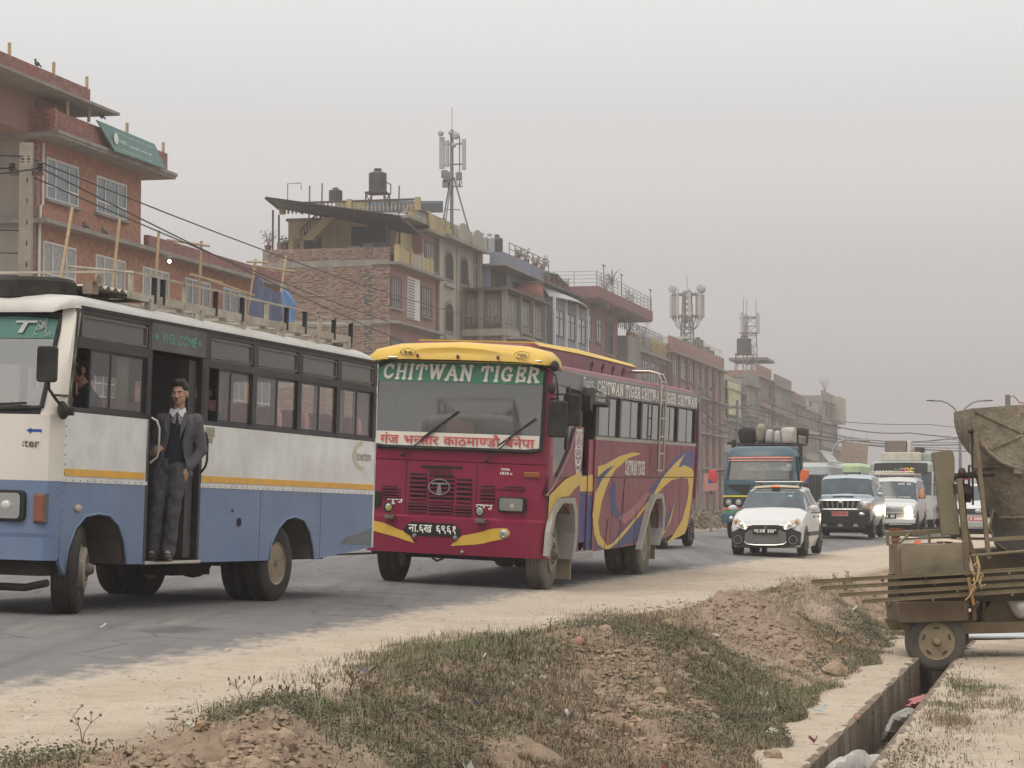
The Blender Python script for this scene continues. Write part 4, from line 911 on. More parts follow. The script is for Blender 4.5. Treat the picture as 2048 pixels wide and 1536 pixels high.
MB().tube([(3.9,-.0,2.9),(3.95,-.01,2.3),(3.93,-.01,1.9),(3.84,-.01,1.2)],.03,8).build('rear_corner_trim',M_MARS,bus2,smooth=True)
MB().box(3.60,.02,.82,3.84,W2-.02,.95).box(3.70,.0,.98,3.86,.1,1.1).build('rear_bumper',M_FIB,bus2,bevel=.02)
MB().box(-6.2,.04,1.22,xd0,W2-.04,1.28).box(xd0,.62,1.22,3.75,W2-.04,1.28).box(xd1,.04,1.22,3.75,.62,1.28).build('floor',M_UNDER,bus2)
MB().box(-6.1,.08,3.02,3.8,W2-.08,3.045).build('ceiling',M_DARKIN,bus2)
un=MB().box(-6.2,.75,.48,3.4,.87,.72).box(-6.2,1.7,.48,3.4,1.82,.72).tube([(-5.75,.25,.46),(-5.75,2.35,.46)],.06,8).tube([(-.08,.3,.5),(-.08,2.3,.5)],.08,8).ell((-.08,1.3,.5),(.28,.3,.27)).box(-5.2,.9,.38,-4.2,1.7,.9).tube([(-4.2,1.3,.6),(-.1,1.3,.5)],.05,8).box(-6.1,.5,.38,-5.9,2.1,.55)
un.box(-3.2,.9,.45,-1.4,1.7,.9).tube([(-6.3,1.4,.52),(-6.45,1.42,.40),(-6.5,1.5,.36),(-6.46,1.58,.40)],.016,6)
un.build('chassis',M_UNDER,bus2,smooth=True)
MB().loft([fc2(z,dx=(.02 if z<.5 else 0))for z in(.455,.47,.6,.95)],closed=False,caps=False).loft([fc2(.95),fc2(.975,dx=.035)],closed=False,caps=False).build('bumper',M_MAR,bus2,smooth=True,ang=40)
MB().loft([fc2(z,dx=.035)for z in(.975,1.2,1.45,1.72)],closed=False,caps=False).loft([fc2(1.735,dx=.03),fc2(1.88,dx=.02)],closed=False,caps=False).loft([fc2(1.72,dx=.035),fc2(1.727,dx=.05),fc2(1.735,dx=.03)],closed=False,caps=False).build('front_panel',M_MAR,bus2,smooth=True,ang=40)
for side in(0,1):
 secs=[]
 for z in np.linspace(1.87,3.06,8):
  c=fc2(z,dx=.015);p=c[:5]if not side else c[-5:]
  secs.append(p+[(q[0]+.06,q[1]+(.03 if not side else-.03),q[2])for q in reversed(p)])
 MB().loft(secs).build('windscreen_pillar',M_MAR,bus2,smooth=True)
def wline(z,d=.0,ya=.10,yb=W2-.1,n=14,zr=0):
 return[(FX(y,z,d),y,z)for y in np.linspace(ya,yb,n)]
MB().loft([wline(z,-.01)for z in np.linspace(1.90,3.24,7)],closed=False,caps=False).build('windscreen',G_WS2,bus2,smooth=True)
sl_=[(FX(.085,z,.008),.085,z)for z in np.linspace(1.93,3.02,10)]+[(FX(y,3.1,.008),y,3.06+.12*(1-((y-W2/2)/(W2/2))**2))for y in np.linspace(.3,W2-.3,9)]+[(FX(W2-.085,z,.008),W2-.085,z)for z in np.linspace(3.02,1.93,10)]+wline(1.905,.008)[1:-1][::-1]
MB().tube(sl_+[sl_[0]],.028,8).build('windscreen_seal',M_BLACK,bus2,smooth=True)
MB().loft([wline(z,.002,.12,W2-.12)for z in(2.82,2.9,3.0,3.24)],closed=False,caps=False).build('windscreen_banner',mat('green banner',(.065,.26,.155),.42,var=.06,dirt=(.15,.3,.22),damt=.2),bus2,smooth=True)
MB().loft([wline(z,.002,.12,W2-.12)for z in(1.925,2.0,2.12)],closed=False,caps=False).build('route_strip',mat('white route sticker',(.64,.60,.52),.55,var=.08,scale=4,dirt=(.4,.36,.28),damt=.3),bus2,smooth=True)
def wrap(y0,y1,z,d):
 a=FX(y0,z,d);return lambda t:Vector((FX(y0+(y1-y0)*t,z,d)-a,0,0))
slabtext('banner_lettering','CHITWAN TIGER',mat('cream lettering',(.80,.76,.68),.5,var=.05),bus2,(FX(2.42,2.9,.022),2.42,2.84),(0,-1,0),(.07,0,1),2.26,.225,slant=.12,wave=wrap(2.42,.16,2.9,.006),t=.20)
M_RED=mat('red sign paint',(.46,.06,.07),.5,var=.1)
dn=devanagari(['ग','ं','ज',' ','भ',('half','न'),'स','ा','र',' ','क','ा','ठ','म','ा',('half','ण'),'ड','ा',' ','ब','न','े','प','ा'],.015)
dn=devanagari(['गंज',' ','भ',('half','न'),'सार',' ','काठमा',('half','ण'),'डौ',' ','बनेपा'],.015)
text('route_lettering','',M_RED,bus2,(FX(2.40,2.0,.018),2.40,1.95),(0,-1,0),(0,0,1),2.22,.165,data=dn,wave=wrap(2.40,.18,2.0,.006))
gp=empty('grille',(0,0,0));gp.parent=bus2
sm=MB()
for y in(.98,2.0):sm.box(FX(y,1.3)+.028,y-.005,.99,FX(y,1.3)+.05,y+.005,1.72)
sm.build('grille_seam',mat('dark seam line',(.04,.02,.02),.8),gp)  # same near-black strips on both sides of the grille
M_SLOT=mat('grille slot',(.012,.008,.01),.8)
M_LOUV=mat('maroon louvre',(.20,.022,.055),.4,var=.08)
def louvres(y0,y1,z0,z1,n):
 f=FX((y0+y1)/2,1.3,-.035)
 MB().box(f-.006,y0,z0,f+.006,y1,z1).build('slot',M_SLOT,gp)
 lb=(z1-z0)/n
 for k in range(n):
  MB().prism([(f-.005,z0+lb*(k+.05)),(f-.028,z0+lb*(k+.12)),(f-.03,z0+lb*(k+.42)),(f-.006,z0+lb*(k+.5))],'y',y0,y1).build('louvre',M_LOUV,gp)
louvres(1.70,1.94,1.19,1.55,6);louvres(1.30,1.66,1.17,1.53,6);louvres(1.05,1.26,1.17,1.50,5)
louvres(1.68,1.96,1.02,1.14,3);louvres(1.30,1.65,1.01,1.13,3);louvres(1.04,1.27,1.0,1.12,3)
louvres(.72,.92,1.20,1.34,3);louvres(.72,.92,1.37,1.42,1);louvres(.30,.68,1.38,1.42,1);louvres(2.08,2.34,1.20,1.36,4)
fz=FX(1.5,1.3,-.035)
MB().box(fz-.012,1.19,1.635,fz+.01,1.78,1.665).build('bonnet_slot',M_SLOT,gp)
slabtext('maker_lettering','TATA',M_BLACK,gp,(fz-.034,1.67,1.52),(0,-1,0),(0,0,1),.35,.105)
bd=MB();ov=[(1.5+.15*math.cos(q),1.375+.105*math.sin(q))for q in np.linspace(0,2*math.pi,33)[:-1]]
bd.tube([(fz-.045,y,z)for y,z in ov+[ov[0]]],.010,6).box(fz-.05,1.39,1.41,fz-.035,1.61,1.43).prism([(1.515,1.41),(1.535,1.29),(1.505,1.27),(1.502,1.41)],'x',fz-.05,fz-.035).prism([(1.485,1.41),(1.465,1.29),(1.495,1.27),(1.498,1.41)],'x',fz-.05,fz-.035)
bd.build('maker_badge',M_CHROME,gp,smooth=True)
text('model_lettering','TATA',M_WHITEP,bus2,(FX(.6,1.6,-.03),.645,1.635),(0,-1,0),(0,0,1),.13,.03,bold=.04)
text('model_lettering','1512 c',M_WHITEP,bus2,(FX(.6,1.6,-.03),.65,1.58),(0,-1,0),(0,0,1),.17,.035,bold=.04)
text('blessing_lettering','',M_WHITEP,bus2,(FX(.95,1.1,-.03),.99,1.085),(0,-1,0),(0,0,1),.25,.075,data=devanagari(['लाभ'],.02),wave=wrap(.99,.74,1.1,-.03))
text('blessing_lettering','',M_WHITEP,bus2,(FX(2.2,1.1,-.028),2.27,1.11),(0,-1,0),(0,0,1),.24,.075,data=devanagari(['शुभ'],.02),wave=wrap(2.27,2.03,1.1,-.028))
def fpatch(name,pts,m,d,par=bus2):
 return MB().poly([(FX(y,z,d),y,z)for y,z in pts]).build(name,m,par)
def fstrip(name,up,lo,m,d):
 mb=MB();n=14;U_=np.array(up);L_=np.array(lo)
 tu=np.linspace(0,1,len(U_));tl_=np.linspace(0,1,len(L_));t=np.linspace(0,1,n)
 a=[(np.interp(q,tu,U_[:,0]),np.interp(q,tu,U_[:,1]))for q in t];b=[(np.interp(q,tl_,L_[:,0]),np.interp(q,tl_,L_[:,1]))for q in t]
 mb.add([(FX(y,z,d),y,z)for y,z in a]+[(FX(y,z,d),y,z)for y,z in b],[(i,i+1,n+i+1,n+i)for i in range(n-1)])
 return mb.build(name,m,bus2)
fstrip('bumper_flash',[(2.50,.88),(2.26,.84),(2.09,.77),(1.94,.735),(1.83,.59)],[(2.50,.74),(2.3,.70),(2.1,.66),(1.95,.62),(1.83,.59)],M_YELP,.004)
fstrip('bumper_flash',[(1.31,.575),(1.16,.72),(.98,.76),(.86,.79),(.76,.83),(.62,.85),(.51,.85),(.475,.80)],[(1.31,.575),(1.0,.605),(.86,.625),(.75,.66),(.62,.69),(.53,.71),(.49,.74),(.475,.79)],M_YELP,.004)
pl=fpatch('number_plate',[(1.99,.79),(1.90,.88),(1.28,.88),(1.17,.80),(1.17,.72),(1.24,.70),(1.92,.70),(1.99,.74)],M_BLACK,.012)
text('plate_lettering','',M_WHITEP,pl,(FX(1.55,.8,.075),1.90,.735),(0,-1,0),(0,0,1),.68,.115,data=devanagari(['ना.','६','ख',' ','६','९','६','१'],.012))
for y in(1.83,1.24):MB().ell((FX(y,.68,.015),y,.69),(.035,.035,.035),12,8).build('plate_knob',mat('grey knob',(.2,.2,.21),.4),bus2,smooth=True)
MB().ell((FX(1.14,.5,0),1.14,.50),(.02,.025,.025)).build('tow_bolt',M_FIB,bus2,smooth=True)
def rlamp(y,z,r,ring,face,nm,d=.02,yc=0):
 f=FX(y,z,d);e=MB().lathe([(r,0),(r*1.05,.015),(r*.8,.02),(r*.8,0)],c=(f,y,z),axis=(-1,0,0),n=24).build(nm,ring,bus2,smooth=True)
 MB().lathe([(r*.8,.004),(r*.5,-.01),(.001,-.02)],c=(f,y,z),axis=(-1,0,0),n=20).build('reflector',face,e,smooth=True)
 MB().ell((f-.008,y,z),(.015,r*.8,r*.8),16,8).build('lens',M_LENS,e,smooth=True)
 return e
rlamp(.56,.775,.055,M_CHROME,M_REFL,'marker_lamp',.006)
for y,face in((.88,M_REFL),(2.20,mat('yellow fog lens',(.72,.62,.03),.25,spec=.7))):
 rlamp(y,1.07,.068,M_BLACK,face,'fog_lamp',.10)
 MB().box(FX(y,.95,.09),y-.07,.905,FX(y,.95,.0),y+.07,.965).box(FX(y,1,.085),y-.02,.96,FX(y,1,.06),y+.02,1.01).build('lamp_bracket',M_HUB,bus2,bevel=.015)
hl=MB().prism(rrect(.27,1.07,.67,1.28,.04),'x',FX(.45,1.2,.005),FX(.45,1.2,-.06)).build('headlight',M_BLACK,bus2,bevel=.008)
f=FX(.45,1.2,.0)
MB().prism(rrect(.31,1.095,.63,1.255,.03),'x',f-.012,f-.005).build('reflector',M_REFL,hl)
MB().ell((f-.014,.46,1.16),(.01,.03,.03)).build('bulb',mat('bulb glow',(.8,.7,.5),.3,emit=((1,.8,.5),.35)),hl)
MB().prism(rrect(.305,1.09,.635,1.26,.03),'x',f-.030,f-.024).build('lens',M_LENS,hl)
hl2=MB().prism(rrect(2.36,1.07,2.56,1.28,.04),'x',FX(2.45,1.2,.005),FX(2.45,1.2,-.06)).build('headlight',M_BLACK,bus2,bevel=.008)
MB().box(FX(.2,1.6,-.01),.10,1.555,FX(.2,1.6,-.06),.32,1.625).build('indicator',mat('amber brown lens',(.22,.075,.02),.3),bus2,bevel=.01)
for y in(.16,2.2):MB().box(-6.66+.05*(y<1),y-.07,3.12,-6.5,y+.07,3.15).build('visor_lamp',M_CHROME,bus2,bevel=.01)
for y in(.68,1.25,1.83):MB().ell((-6.70,y,3.165),(.025,.022,.03),10,6).build('marker_bulb',mat('dark red lens',(.15,.02,.02),.3),bus2,smooth=True)
for y,t in((.36,'786'),(1.98,'36')):
 f=-6.688+.03*(y<1)
 a_=[(y+.11*math.cos(q),3.21+.048*math.sin(q))for q in np.linspace(0,2*math.pi,25)[:-1]]
 nb=MB().tube([(f+.012+.25*(z-3.18),yy,z)for yy,z in a_+[a_[0]]],.004,4).build('number_oval',M_BLACK,bus2)
 text('oval_lettering',t,M_BLACK,nb,(f+.012,y+.07,3.185),(0,-1,0),(.3,0,1),.14,.05,bold=.01)
for pts in([(2.05,1.80),(1.62,2.13),(1.57,2.2)],[(.84,1.76),(.56,2.02),(.47,2.14)]):
 q=[(FX(y,z,.03),y,z)for y,z in pts];w=MB().tube(q,.010,6).ell(q[0],(.03,.03,.03)).build('wiper',M_BLACK,bus2,smooth=True)
 y,z=pts[-1];MB().tube([(FX(y,z,.02),y+.22,z-.17),(FX(y,z,.02),y-.30,z+.22)],.012,6).build('blade',M_BLACK,w,smooth=True)
for(x,y,z,w_,h_)in((-6.60,-.16,2.36,.13,.25),(-6.05,-.22,2.50,.12,.22)):
 mo=MB().prism(rrect(-w_,-h_,w_,h_,.05),'x',-.05,.05).build('mirror',M_BLACK,bus2,bevel=.025);mo.location=(x,y,z);mo.rotation_euler=(0,0,R(8))
MB().tube([(-6.45,.03,3.02),(-6.62,-.12,2.95),(-6.64,-.16,2.75),(-6.62,-.16,2.6)],.014,8).tube([(-6.44,.0,2.62),(-6.6,-.14,2.64)],.012,6).tube([(-6.2,.0,2.7),(-6.08,-.2,2.72)],.012,6).build('mirror_arm',M_BLACK,bus2,smooth=True)
MB().ell((-6.50,-.07,3.08),(.075,.06,.075),14,10).lathe([(.001,-.02),(.06,-.012),(.085,.01),(.07,.02),(.001,.022)],c=(-6.66,-.07,2.77),axis=(1,-.7,0),n=20).build('round_mirror',M_BLACK,bus2,smooth=True)
MB().box(-6.30,.3,1.85,-5.9,W2-.3,1.95).build('dashboard',mat('cream dash',(.38,.31,.22),.7),bus2)
MB().prism([(1.47,2.13),(1.47,2.28),(1.42,2.30),(1.36,2.36),(1.30,2.30),(1.10,2.28),(1.10,2.13)],'x',-6.36,-6.33).build('orange_poster',mat('orange poster',(.60,.24,.09),.7),bus2)
for x in(-3.1,-2.3,-1.5,-.7,.1,.9,1.7,2.5,3.3):
 for y in(.1,.62,1.45,1.97):seat(bus2,x,y,y+.48,M_SEATG,z0=1.28,h=1.0)
seat(bus2,-5.3,1.7,2.3,M_SEATG,z0=1.28,h=1.1)
cu=MB()
for x,w in((-3.5,.25),(-2.3,.3),(-1.0,.25),(.1,.3),(1.2,.25),(2.0,.3)):curtain(x,w,.09,2.18,2.76)
cu.build('curtain',mat('pale green curtain',(.24,.30,.25),.9,var=.2),bus2,smooth=True)
cu=MB();
for x in(-6.1,-5.8):curtain(x,.22,W2-.12,2.1,2.95)
curtain(-5.3,.2,.1,1.9,2.8)
cu.build('cab_curtain',mat('pale green curtain',(.24,.30,.25),.9,var=.2),bus2,smooth=True)
wheel(bus2,-5.90,.04,.50,.27,'front_wheel',tm=M_TYRED,rimm=mat('dusty brown rim',(.21,.175,.13),.8,.1,var=.3,scale=8),dish=-.03,nuts=10,steer=R(3))
wheel(bus2,-.05,.0,.50,.27,'rear_wheel',tm=M_TYRED,rimm=mat('dusty brown rim',(.21,.175,.13),.8,.1),dual=True,dish=.09,nuts=10)
wheel(bus2,-5.72,W2-.36,.50,.27,'front_wheel',steer=R(3))
wheel(bus2,-.05,W2-.70,.50,.27,'rear_wheel',dual=True)
FO=Vector((-15.582,80,0));FD=Vector((.2316,.9728,0));FN=Vector((.9728,-.2316,0));FROT=math.atan2(.9728,.2316)
def BR(name,a,b,mo=(.30,.26,.22),**k):return brickm(name,a,b,mo,axes='xyz',**k)
M_BRA=BR('orange brick',(.42,.185,.11),(.35,.15,.095),(.33,.21,.16),bw=.24,bh=.07,samt=.3,stain=(.30,.18,.13))
M_BRPAR=BR('red parapet brick',(.29,.10,.085),(.22,.085,.075),(.27,.17,.14),bw=.25,bh=.09,msize=.016)
M_BRB=BR('raw brown brick',(.33,.19,.14),(.24,.14,.105),(.26,.22,.18),bw=.25,bh=.09,msize=.022,samt=.35,stain=(.20,.17,.15))
M_BRD=BR('dark old brick',(.25,.12,.10),(.19,.10,.085),(.22,.17,.15),bw=.25,bh=.09,msize=.018,samt=.5)
M_PLG=mat('grey plaster',(.33,.30,.27),.9,var=.15,scale=.8,bump=.3,bscale=6,dirt=(.22,.20,.18),damt=.5,streak=True)
M_CON=mat('weathered concrete',(.27,.25,.22),.9,var=.2,scale=1.5,dirt=(.15,.14,.13),damt=.6,streak=True)
M_COND=mat('stained concrete',(.10,.10,.10),.9,var=.25,scale=2,streak=True)
M_YEB=mat('yellow ochre render',(.42,.34,.17),.9,var=.15,scale=1,dirt=(.28,.24,.17),damt=.6,streak=True)
M_CRB=mat('cream render',(.36,.33,.27),.9,var=.15,scale=1,dirt=(.23,.21,.18),damt=.6,streak=True)
M_PKB=mat('pink render',(.26,.145,.115),.9,var=.15,scale=1,dirt=(.24,.16,.14),damt=.5,streak=True)
M_MRB=mat('maroon render',(.20,.095,.095),.9,var=.12,scale=1,dirt=(.17,.11,.11),damt=.5,streak=True)
M_BLB=mat('slate blue render',(.19,.22,.27),.9,var=.12,scale=1,dirt=(.17,.17,.18),damt=.5,streak=True)
M_GRB=mat('drab grey render',(.22,.205,.19),.9,var=.2,scale=1,dirt=(.14,.13,.12),damt=.6,streak=True)
M_WGL=mat('window glass',(.075,.09,.105),.12,var=.35,scale=1.2,spec=.8)
M_WGLB=mat('blue window glass',(.10,.135,.165),.12,var=.3,scale=1.0,spec=.8)
M_CURT=mat('curtained glass',(.25,.25,.24),.35,var=.35,scale=5,spec=.6)
M_WWH=mat('white window frame',(.58,.57,.55),.5,var=.08)
M_WDK=mat('dark window frame',(.05,.045,.045),.6,var=.2)
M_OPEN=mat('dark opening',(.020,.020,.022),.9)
M_TANK=mat('black tank plastic',(.035,.037,.040),.6,var=.2,dirt=(.12,.12,.12),damt=.4)
M_RUST=mat('rusty steel',(.11,.075,.055),.8,.2,var=.3,scale=6)
M_GALV=mat('galvanised steel',(.34,.34,.34),.5,.4,var=.15,scale=6)
M_BAMB=mat('bamboo',(.38,.28,.16),.7,var=.2,scale=6)
M_LEAF=mat('roof plant leaves',(.055,.07,.04),.8,var=.3,scale=8,island=.4)
M_DRYL=mat('dry roof plant',(.17,.13,.10),.9,var=.3,scale=8,island=.4)
class Bld:
 def __init__(s,name,label,s0,y0=0.,cat='building',z=0.):
  s.s0=s0;s.y0=y0;s.z0=z
  s.t=thing(name,label,cat,FO+FD*s0-FN*y0+Vector((0,0,z)),FROT)
 def o(s,name,mb,m,par=None,**k):
  mb.v=[(p[0]-s.s0,p[1]-s.y0,p[2]-s.z0)for p in mb.v]
  return mb.build(name,m,par or s.t,**k)
 def box(s,name,m,*a,par=None,**k):return s.o(name,MB().box(*a),m,par,**k)
 def win(s,a,b,z0,z1,y=0.,style='3',fm=None,gm=None,sill=True,depth=.05):
  """window on the street side (plane y, outwards -y)"""
  fm=fm or M_WWH;gm=gm or M_WGL;f=MB();d=depth;t=.07
  frame_rect(f,a,z0,b,z1,t,y-d,y)
  w=b-a;h=z1-z0
  if '3' in style:
   for k in(.28,.70):f.box(a+w*k-.035,y-d,z0+t,a+w*k+.035,y,z1-t)
   f.box(a+t,y-d,z0+h*.30,b-t,y-.01,z0+h*.30+.06)
  elif '2' in style:
   f.box(a+w*.5-.035,y-d,z0+t,a+w*.5+.035,y,z1-t)
   f.box(a+t,y-d,z0+h*.68,b-t,y-.01,z0+h*.68+.05)
  elif 'b' in style:
   for k in range(1,6):f.box(a+w*k/6-.02,y-d,z0+t,a+w*k/6+.02,y,z1-t)
   f.box(a+t,y-d,z0+h*.25,b-t,y-.01,z0+h*.25+.05)
  fr=s.o('window',f,fm)
  s.o('pane',MB().poly([(a+.01,y-.02,z0+.01),(b-.01,y-.02,z0+.01),(b-.01,y-.02,z1-.01),(a+.01,y-.02,z1-.01)]),gm,fr).location=(0,0,0)
  fr2=fr
  if sill:s.o('sill',MB().box(a-.12,y-.16,z0-.10,b+.12,y,z0-.002),M_CON,fr)
  return fr
 def winc(s,a,b,z0,z1,x,fm=None,gm=None,arch=False,bars=1):
  """window on a wall that faces the camera (plane x, outwards -x); a<b lateral"""
  fm=fm or M_WWH;gm=gm or M_WGL;f=MB();t=.06
  f.box(x-.05,a,z0,x,a+t,z1).box(x-.05,b-t,z0,x,b,z1).box(x-.05,a+t,z0,x,b-t,z0+t).box(x-.05,a+t,z1-t,x,b-t,z1)
  for k in range(bars):q=a+(b-a)*(k+1)/(bars+1);f.box(x-.05,q-.03,z0+t,x,q+.03,z1-t)
  fr=s.o('window',f,fm)
  s.o('pane',MB().poly([(x-.02,a,z0),(x-.02,b,z0),(x-.02,b,z1),(x-.02,a,z1)]),gm,fr)
  return fr
 def slab(s,a,b,y0,y1,z,t=.15,m=None,name='floor_slab'):return s.box(name,m or M_CON,a,y0,z,b,y1,z+t)
 def rail(s,pts,z,h=.9,m=None,n=3,name='railing',every=1.5):
  mb=MB()
  for(a,b)in zip(pts,pts[1:]):
   L=math.dist(a,b);k=max(1,int(L/every))
   for i in range(k+1):
    p=(a[0]+(b[0]-a[0])*i/k,a[1]+(b[1]-a[1])*i/k);mb.box(p[0]-.025,p[1]-.025,z,p[0]+.025,p[1]+.025,z+h)
   for j in range(n):mb.bar((a[0],a[1],z+h*(j+1)/n),(b[0],b[1],z+h*(j+1)/n),.035,.035)
  return s.o(name,mb,m or M_GALV)
 def balus(s,a,b,z,h=.75,m=None,cap=None,y=None,step=.22,cam=False,x=None):
  """balustrade between a and b"""
  m=m or M_YEB;mb=MB();n=max(2,int((b-a)/step))
  P=(lambda q,d:(x+d,q))if cam else(lambda q,d:(q,y+d))
  for i in range(n):
   q=a+(b-a)*(i+.5)/n;p=P(q,0);mb.tube([(p[0],p[1],z),(p[0],p[1],z+h*.3),(p[0],p[1],z+h*.5),(p[0],p[1],z+h*.85)],[.05,.07,.03,.05],6)
  o1=s.o('baluster',mb,M_CRB)
  o1['kind']='stuff'
  p0=P(a,-.09);p1=P(b,.09)
  s.box('balustrade_rail',cap or M_RUST,p0[0],p0[1],z+h*.85,p1[0],p1[1],z+h)
  k=max(1,int((b-a)/2.6))
  for i in range(k+1):
   q=a+(b-a)*i/k;p0=P(q-.14,-.14);p1=P(q+.14,.14)
   s.box('balustrade_post',m,p0[0],p0[1],z-.02,p1[0],p1[1],z+h+.06)
def FP(x,y,z):return FO+FD*x-FN*y+Vector((0,0,z))
def tank(px,py,z,r,h,label,group='water tanks on the roofs',m=None,stand=0.,name='water_tank',ribs=5):
 t=thing(name,label,'water tank',FP(px,py,z),FROT,group)
 pr=[(.01,h*1.0),(r*.35,h),(r*.36,h*.94),(r*.45,h*.93),(r*.9,h*.86)]
 for k in range(ribs*2):
  q=h*.84*(1-k/(ribs*2));pr+=[(r*(1 if k%2 else .965),q)]
 pr+=[(r,0.),(.01,0)]
 MB().lathe(pr,axis=(0,0,1),n=24).build('tank_body',m or M_TANK,t,smooth=True,ang=40)
 MB().lathe([(r*.42,h*.97),(r*.42,h*1.05),(.01,h*1.07)],axis=(0,0,1),n=16).build('lid',m or M_TANK,t,smooth=True)
 if stand:
  for dx in(-r,r):
   for dy in(-r,r):MB().bar((dx*1.1,dy*1.1,-stand),(dx,dy,0),.07,.07).build('stand_leg',M_RUST,t)
  MB().box(-r*1.15,-r*1.15,-.08,r*1.15,r*1.15,-.0).build('stand_top',M_RUST,t)
  for dy in(-r,r):MB().bar((-r,dy,-stand),(r,dy,-.1),.04).bar((r,dy,-stand),(-r,dy,-.1),.04).build('stand_brace',M_RUST,t)
  MB().tube([(-r*1.15,-r*1.15,0),(-r*1.15,-r*1.15,h*.4),(r*1.15,-r*1.15,h*.4),(r*1.15,-r*1.15,0)],.03,6).build('guard_rail',M_RUST,t)
 return t
def plant(px,py,z,h,label,kind='bush',m=None):
 t=thing('potted_plant',label,'plant',FP(px,py,z),FROT)
 MB().lathe([(.14,0),(.2,.3),(.17,.3),(.01,.27)],axis=(0,0,1),n=10).build('pot',mat('terracotta pot',(.20,.09,.06),.8),t,smooth=True)
 rr=random.Random(int(px*77+z*13));st=MB();lf=MB()
 if kind=='palm':
  for k in range(26):
   a=rr.uniform(0,6.28);e=rr.uniform(.2,1.3);L=h*rr.uniform(.4,.62);b=Vector((0,0,h*rr.uniform(.35,.6)))
   d=Vector((math.cos(a)*math.cos(e),math.sin(a)*math.cos(e),math.sin(e)));n=d.cross(Vector((0,0,1))).normalized()*.035
   c=b+d*L*.6;e2=b+d*L-Vector((0,0,.12))
   lf.add([b-n,b+n,c+n,c-n,e2],[(0,1,2,3),(3,2,4)])
  st.tube([(0,0,.2),(0,0,h*.55)],.05,6)
 else:
  for k in range(7):
   a=rr.uniform(0,6.28);q=Vector((math.cos(a)*h*.3,math.sin(a)*h*.3,h*rr.uniform(.6,1)));st.tube([(0,0,.2),q*.5+Vector((0,0,.1)),q],[.02,.014,.008],5)
   for j in range(14):
    p=q*rr.uniform(.4,1.05)+Vector((rr.gauss(0,.1),rr.gauss(0,.1),rr.gauss(0,.1)))*h;u=Vector((rr.gauss(0,1),rr.gauss(0,1),rr.gauss(0,1))).normalized()*.07;v=u.orthogonal().normalized()*.04
    lf.add([p-u,p+v,p+u,p-v],[(0,1,2,3)])
 st.build('stem',M_DRYL,t);lf.build('foliage',m or M_LEAF,t,keep=True)
 return t
A=Bld('brick_building','orange brick building with white framed windows and a stepped roof',-2.7)
A.box('wall',M_BRA,-2.7,.0,0,6.35,9.5,13.55)
A.box('wing_wall',M_BRA,6.35,.02,0,22.3,9.0,10.6)
A.o('side_wall',MB().prism([(1.42,15.55),(0.48,15.0),(0.36,7.99),(0.29,2.03)]+[(9.6,.0),(9.6,16.5),(5.2,16.2)],'x',-2.76,-2.70),M_PLG)
A.box('brick_pier',M_BRD,-2.80,-.0,0,-2.70,.42,13.4)
A.slab(-3.3,7.5,-.95,9,13.50,.16,M_CON,'cornice_slab');A.box('cornice_edge',M_CON,-3.32,-1.0,13.60,7.55,-.92,13.72)
A.box('parapet',M_BRPAR,-2.95,-.80,13.72,7.0,-.60,14.42);A.box('parapet',M_BRPAR,6.85,-.60,13.72,7.0,6,14.40);A.box('parapet',M_BRA,-3.05,-.80,13.68,-2.95,.35,14.5)
bm_=[0]
for r_ in range(9):
 for c_ in range(5):
  y0=-.80+c_*.235+(.11 if r_%2 else 0)
  if y0+.22>.36:continue
  k=A.box('brick',M_BRPAR if(r_*3+c_)%3 else M_BRA,-3.085-.008*((r_*5+c_*3)%4),y0,13.70+r_*.088,-3.05,y0+.22,13.70+r_*.088+.074)
A.slab(-3.1,22.5,-.55,2,10.60,.15,M_CON,'band_slab')
A.box('wing_parapet',M_BRPAR,6.4,-.30,10.75,22.4,-.10,11.25)
A.box('roof_room',M_PKB,-7.5,.12,13.66,.1,7,15.0)
A.slab(-8.5,1.6,-1.15,7.6,14.98,.10,M_CON,'eave_slab');A.box('roof_parapet',M_BRPAR,-8.5,-.55,15.08,.35,-.4,15.74);A.box('roof_parapet',M_BRPAR,.22,-.4,15.08,.35,6,15.74)
A.o('arch_window',MB().prism([(-2.0,13.7)]+arc(-1.6,14.35,.4,.38,180,0,8)+[(-1.2,13.7)],'y',.06,.12),M_OPEN)
for(a,b,z0,z1)in((-2.08,.55,11.55,13.0),(2.15,4.87,11.6,12.95)):A.win(a,b,z0,z1,0,'3',gm=M_WGLB)
for i,(a,b)in enumerate(((-2.27,.4),(2.13,4.8),(6.55,9.2),(10.9,13.65),(15.2,17.9),(19.3,21.6))):
 A.win(a,b,8.45,10.08,0 if a<6 else .02,'3',gm=M_CURT if i<3 else M_WGL);A.win(a,b,4.9,6.5,0 if a<6 else .02,'3')
for i in range(6):A.box('shop_shutter',M_GALV,-2+i*4,-.04,.2,.9+i*4,-.0 if i<2 else .015,2.9)
A.slab(-3.1,22.5,-.7,2,3.35,.15,M_CON,'band_slab');A.slab(-3.1,22.5,-.5,2,7.1,.15,M_CON,'band_slab')
A.o('drain_pipe',MB().tube([(-2.45,-.08,13.4),(-2.45,-.08,11.3),(-2.62,-.08,11.2),(-2.68,-.08,10.0),(-2.68,-.08,3)],.05,8),M_WWH,smooth=True)
for i,(x,y,z)in enumerate(((-6.0,-.5,15.74),(-2.6,-.5,15.74),(.15,-.5,15.74),(-2.9,.15,14.42),(-1.9,-.7,14.5),(6.8,-.7,14.42),(3.3,-.7,14.6),(-.1,-.7,14.6))):
 A.o('post_stub',MB().tube([(x,y,z-.1),(x,y,z+.42)],.06,7),M_BAMB)
bd=thing('green_board','long green board with white Nepali lettering leaning on the brick parapet','sign',FP(.55,-1.0,13.55),FROT)
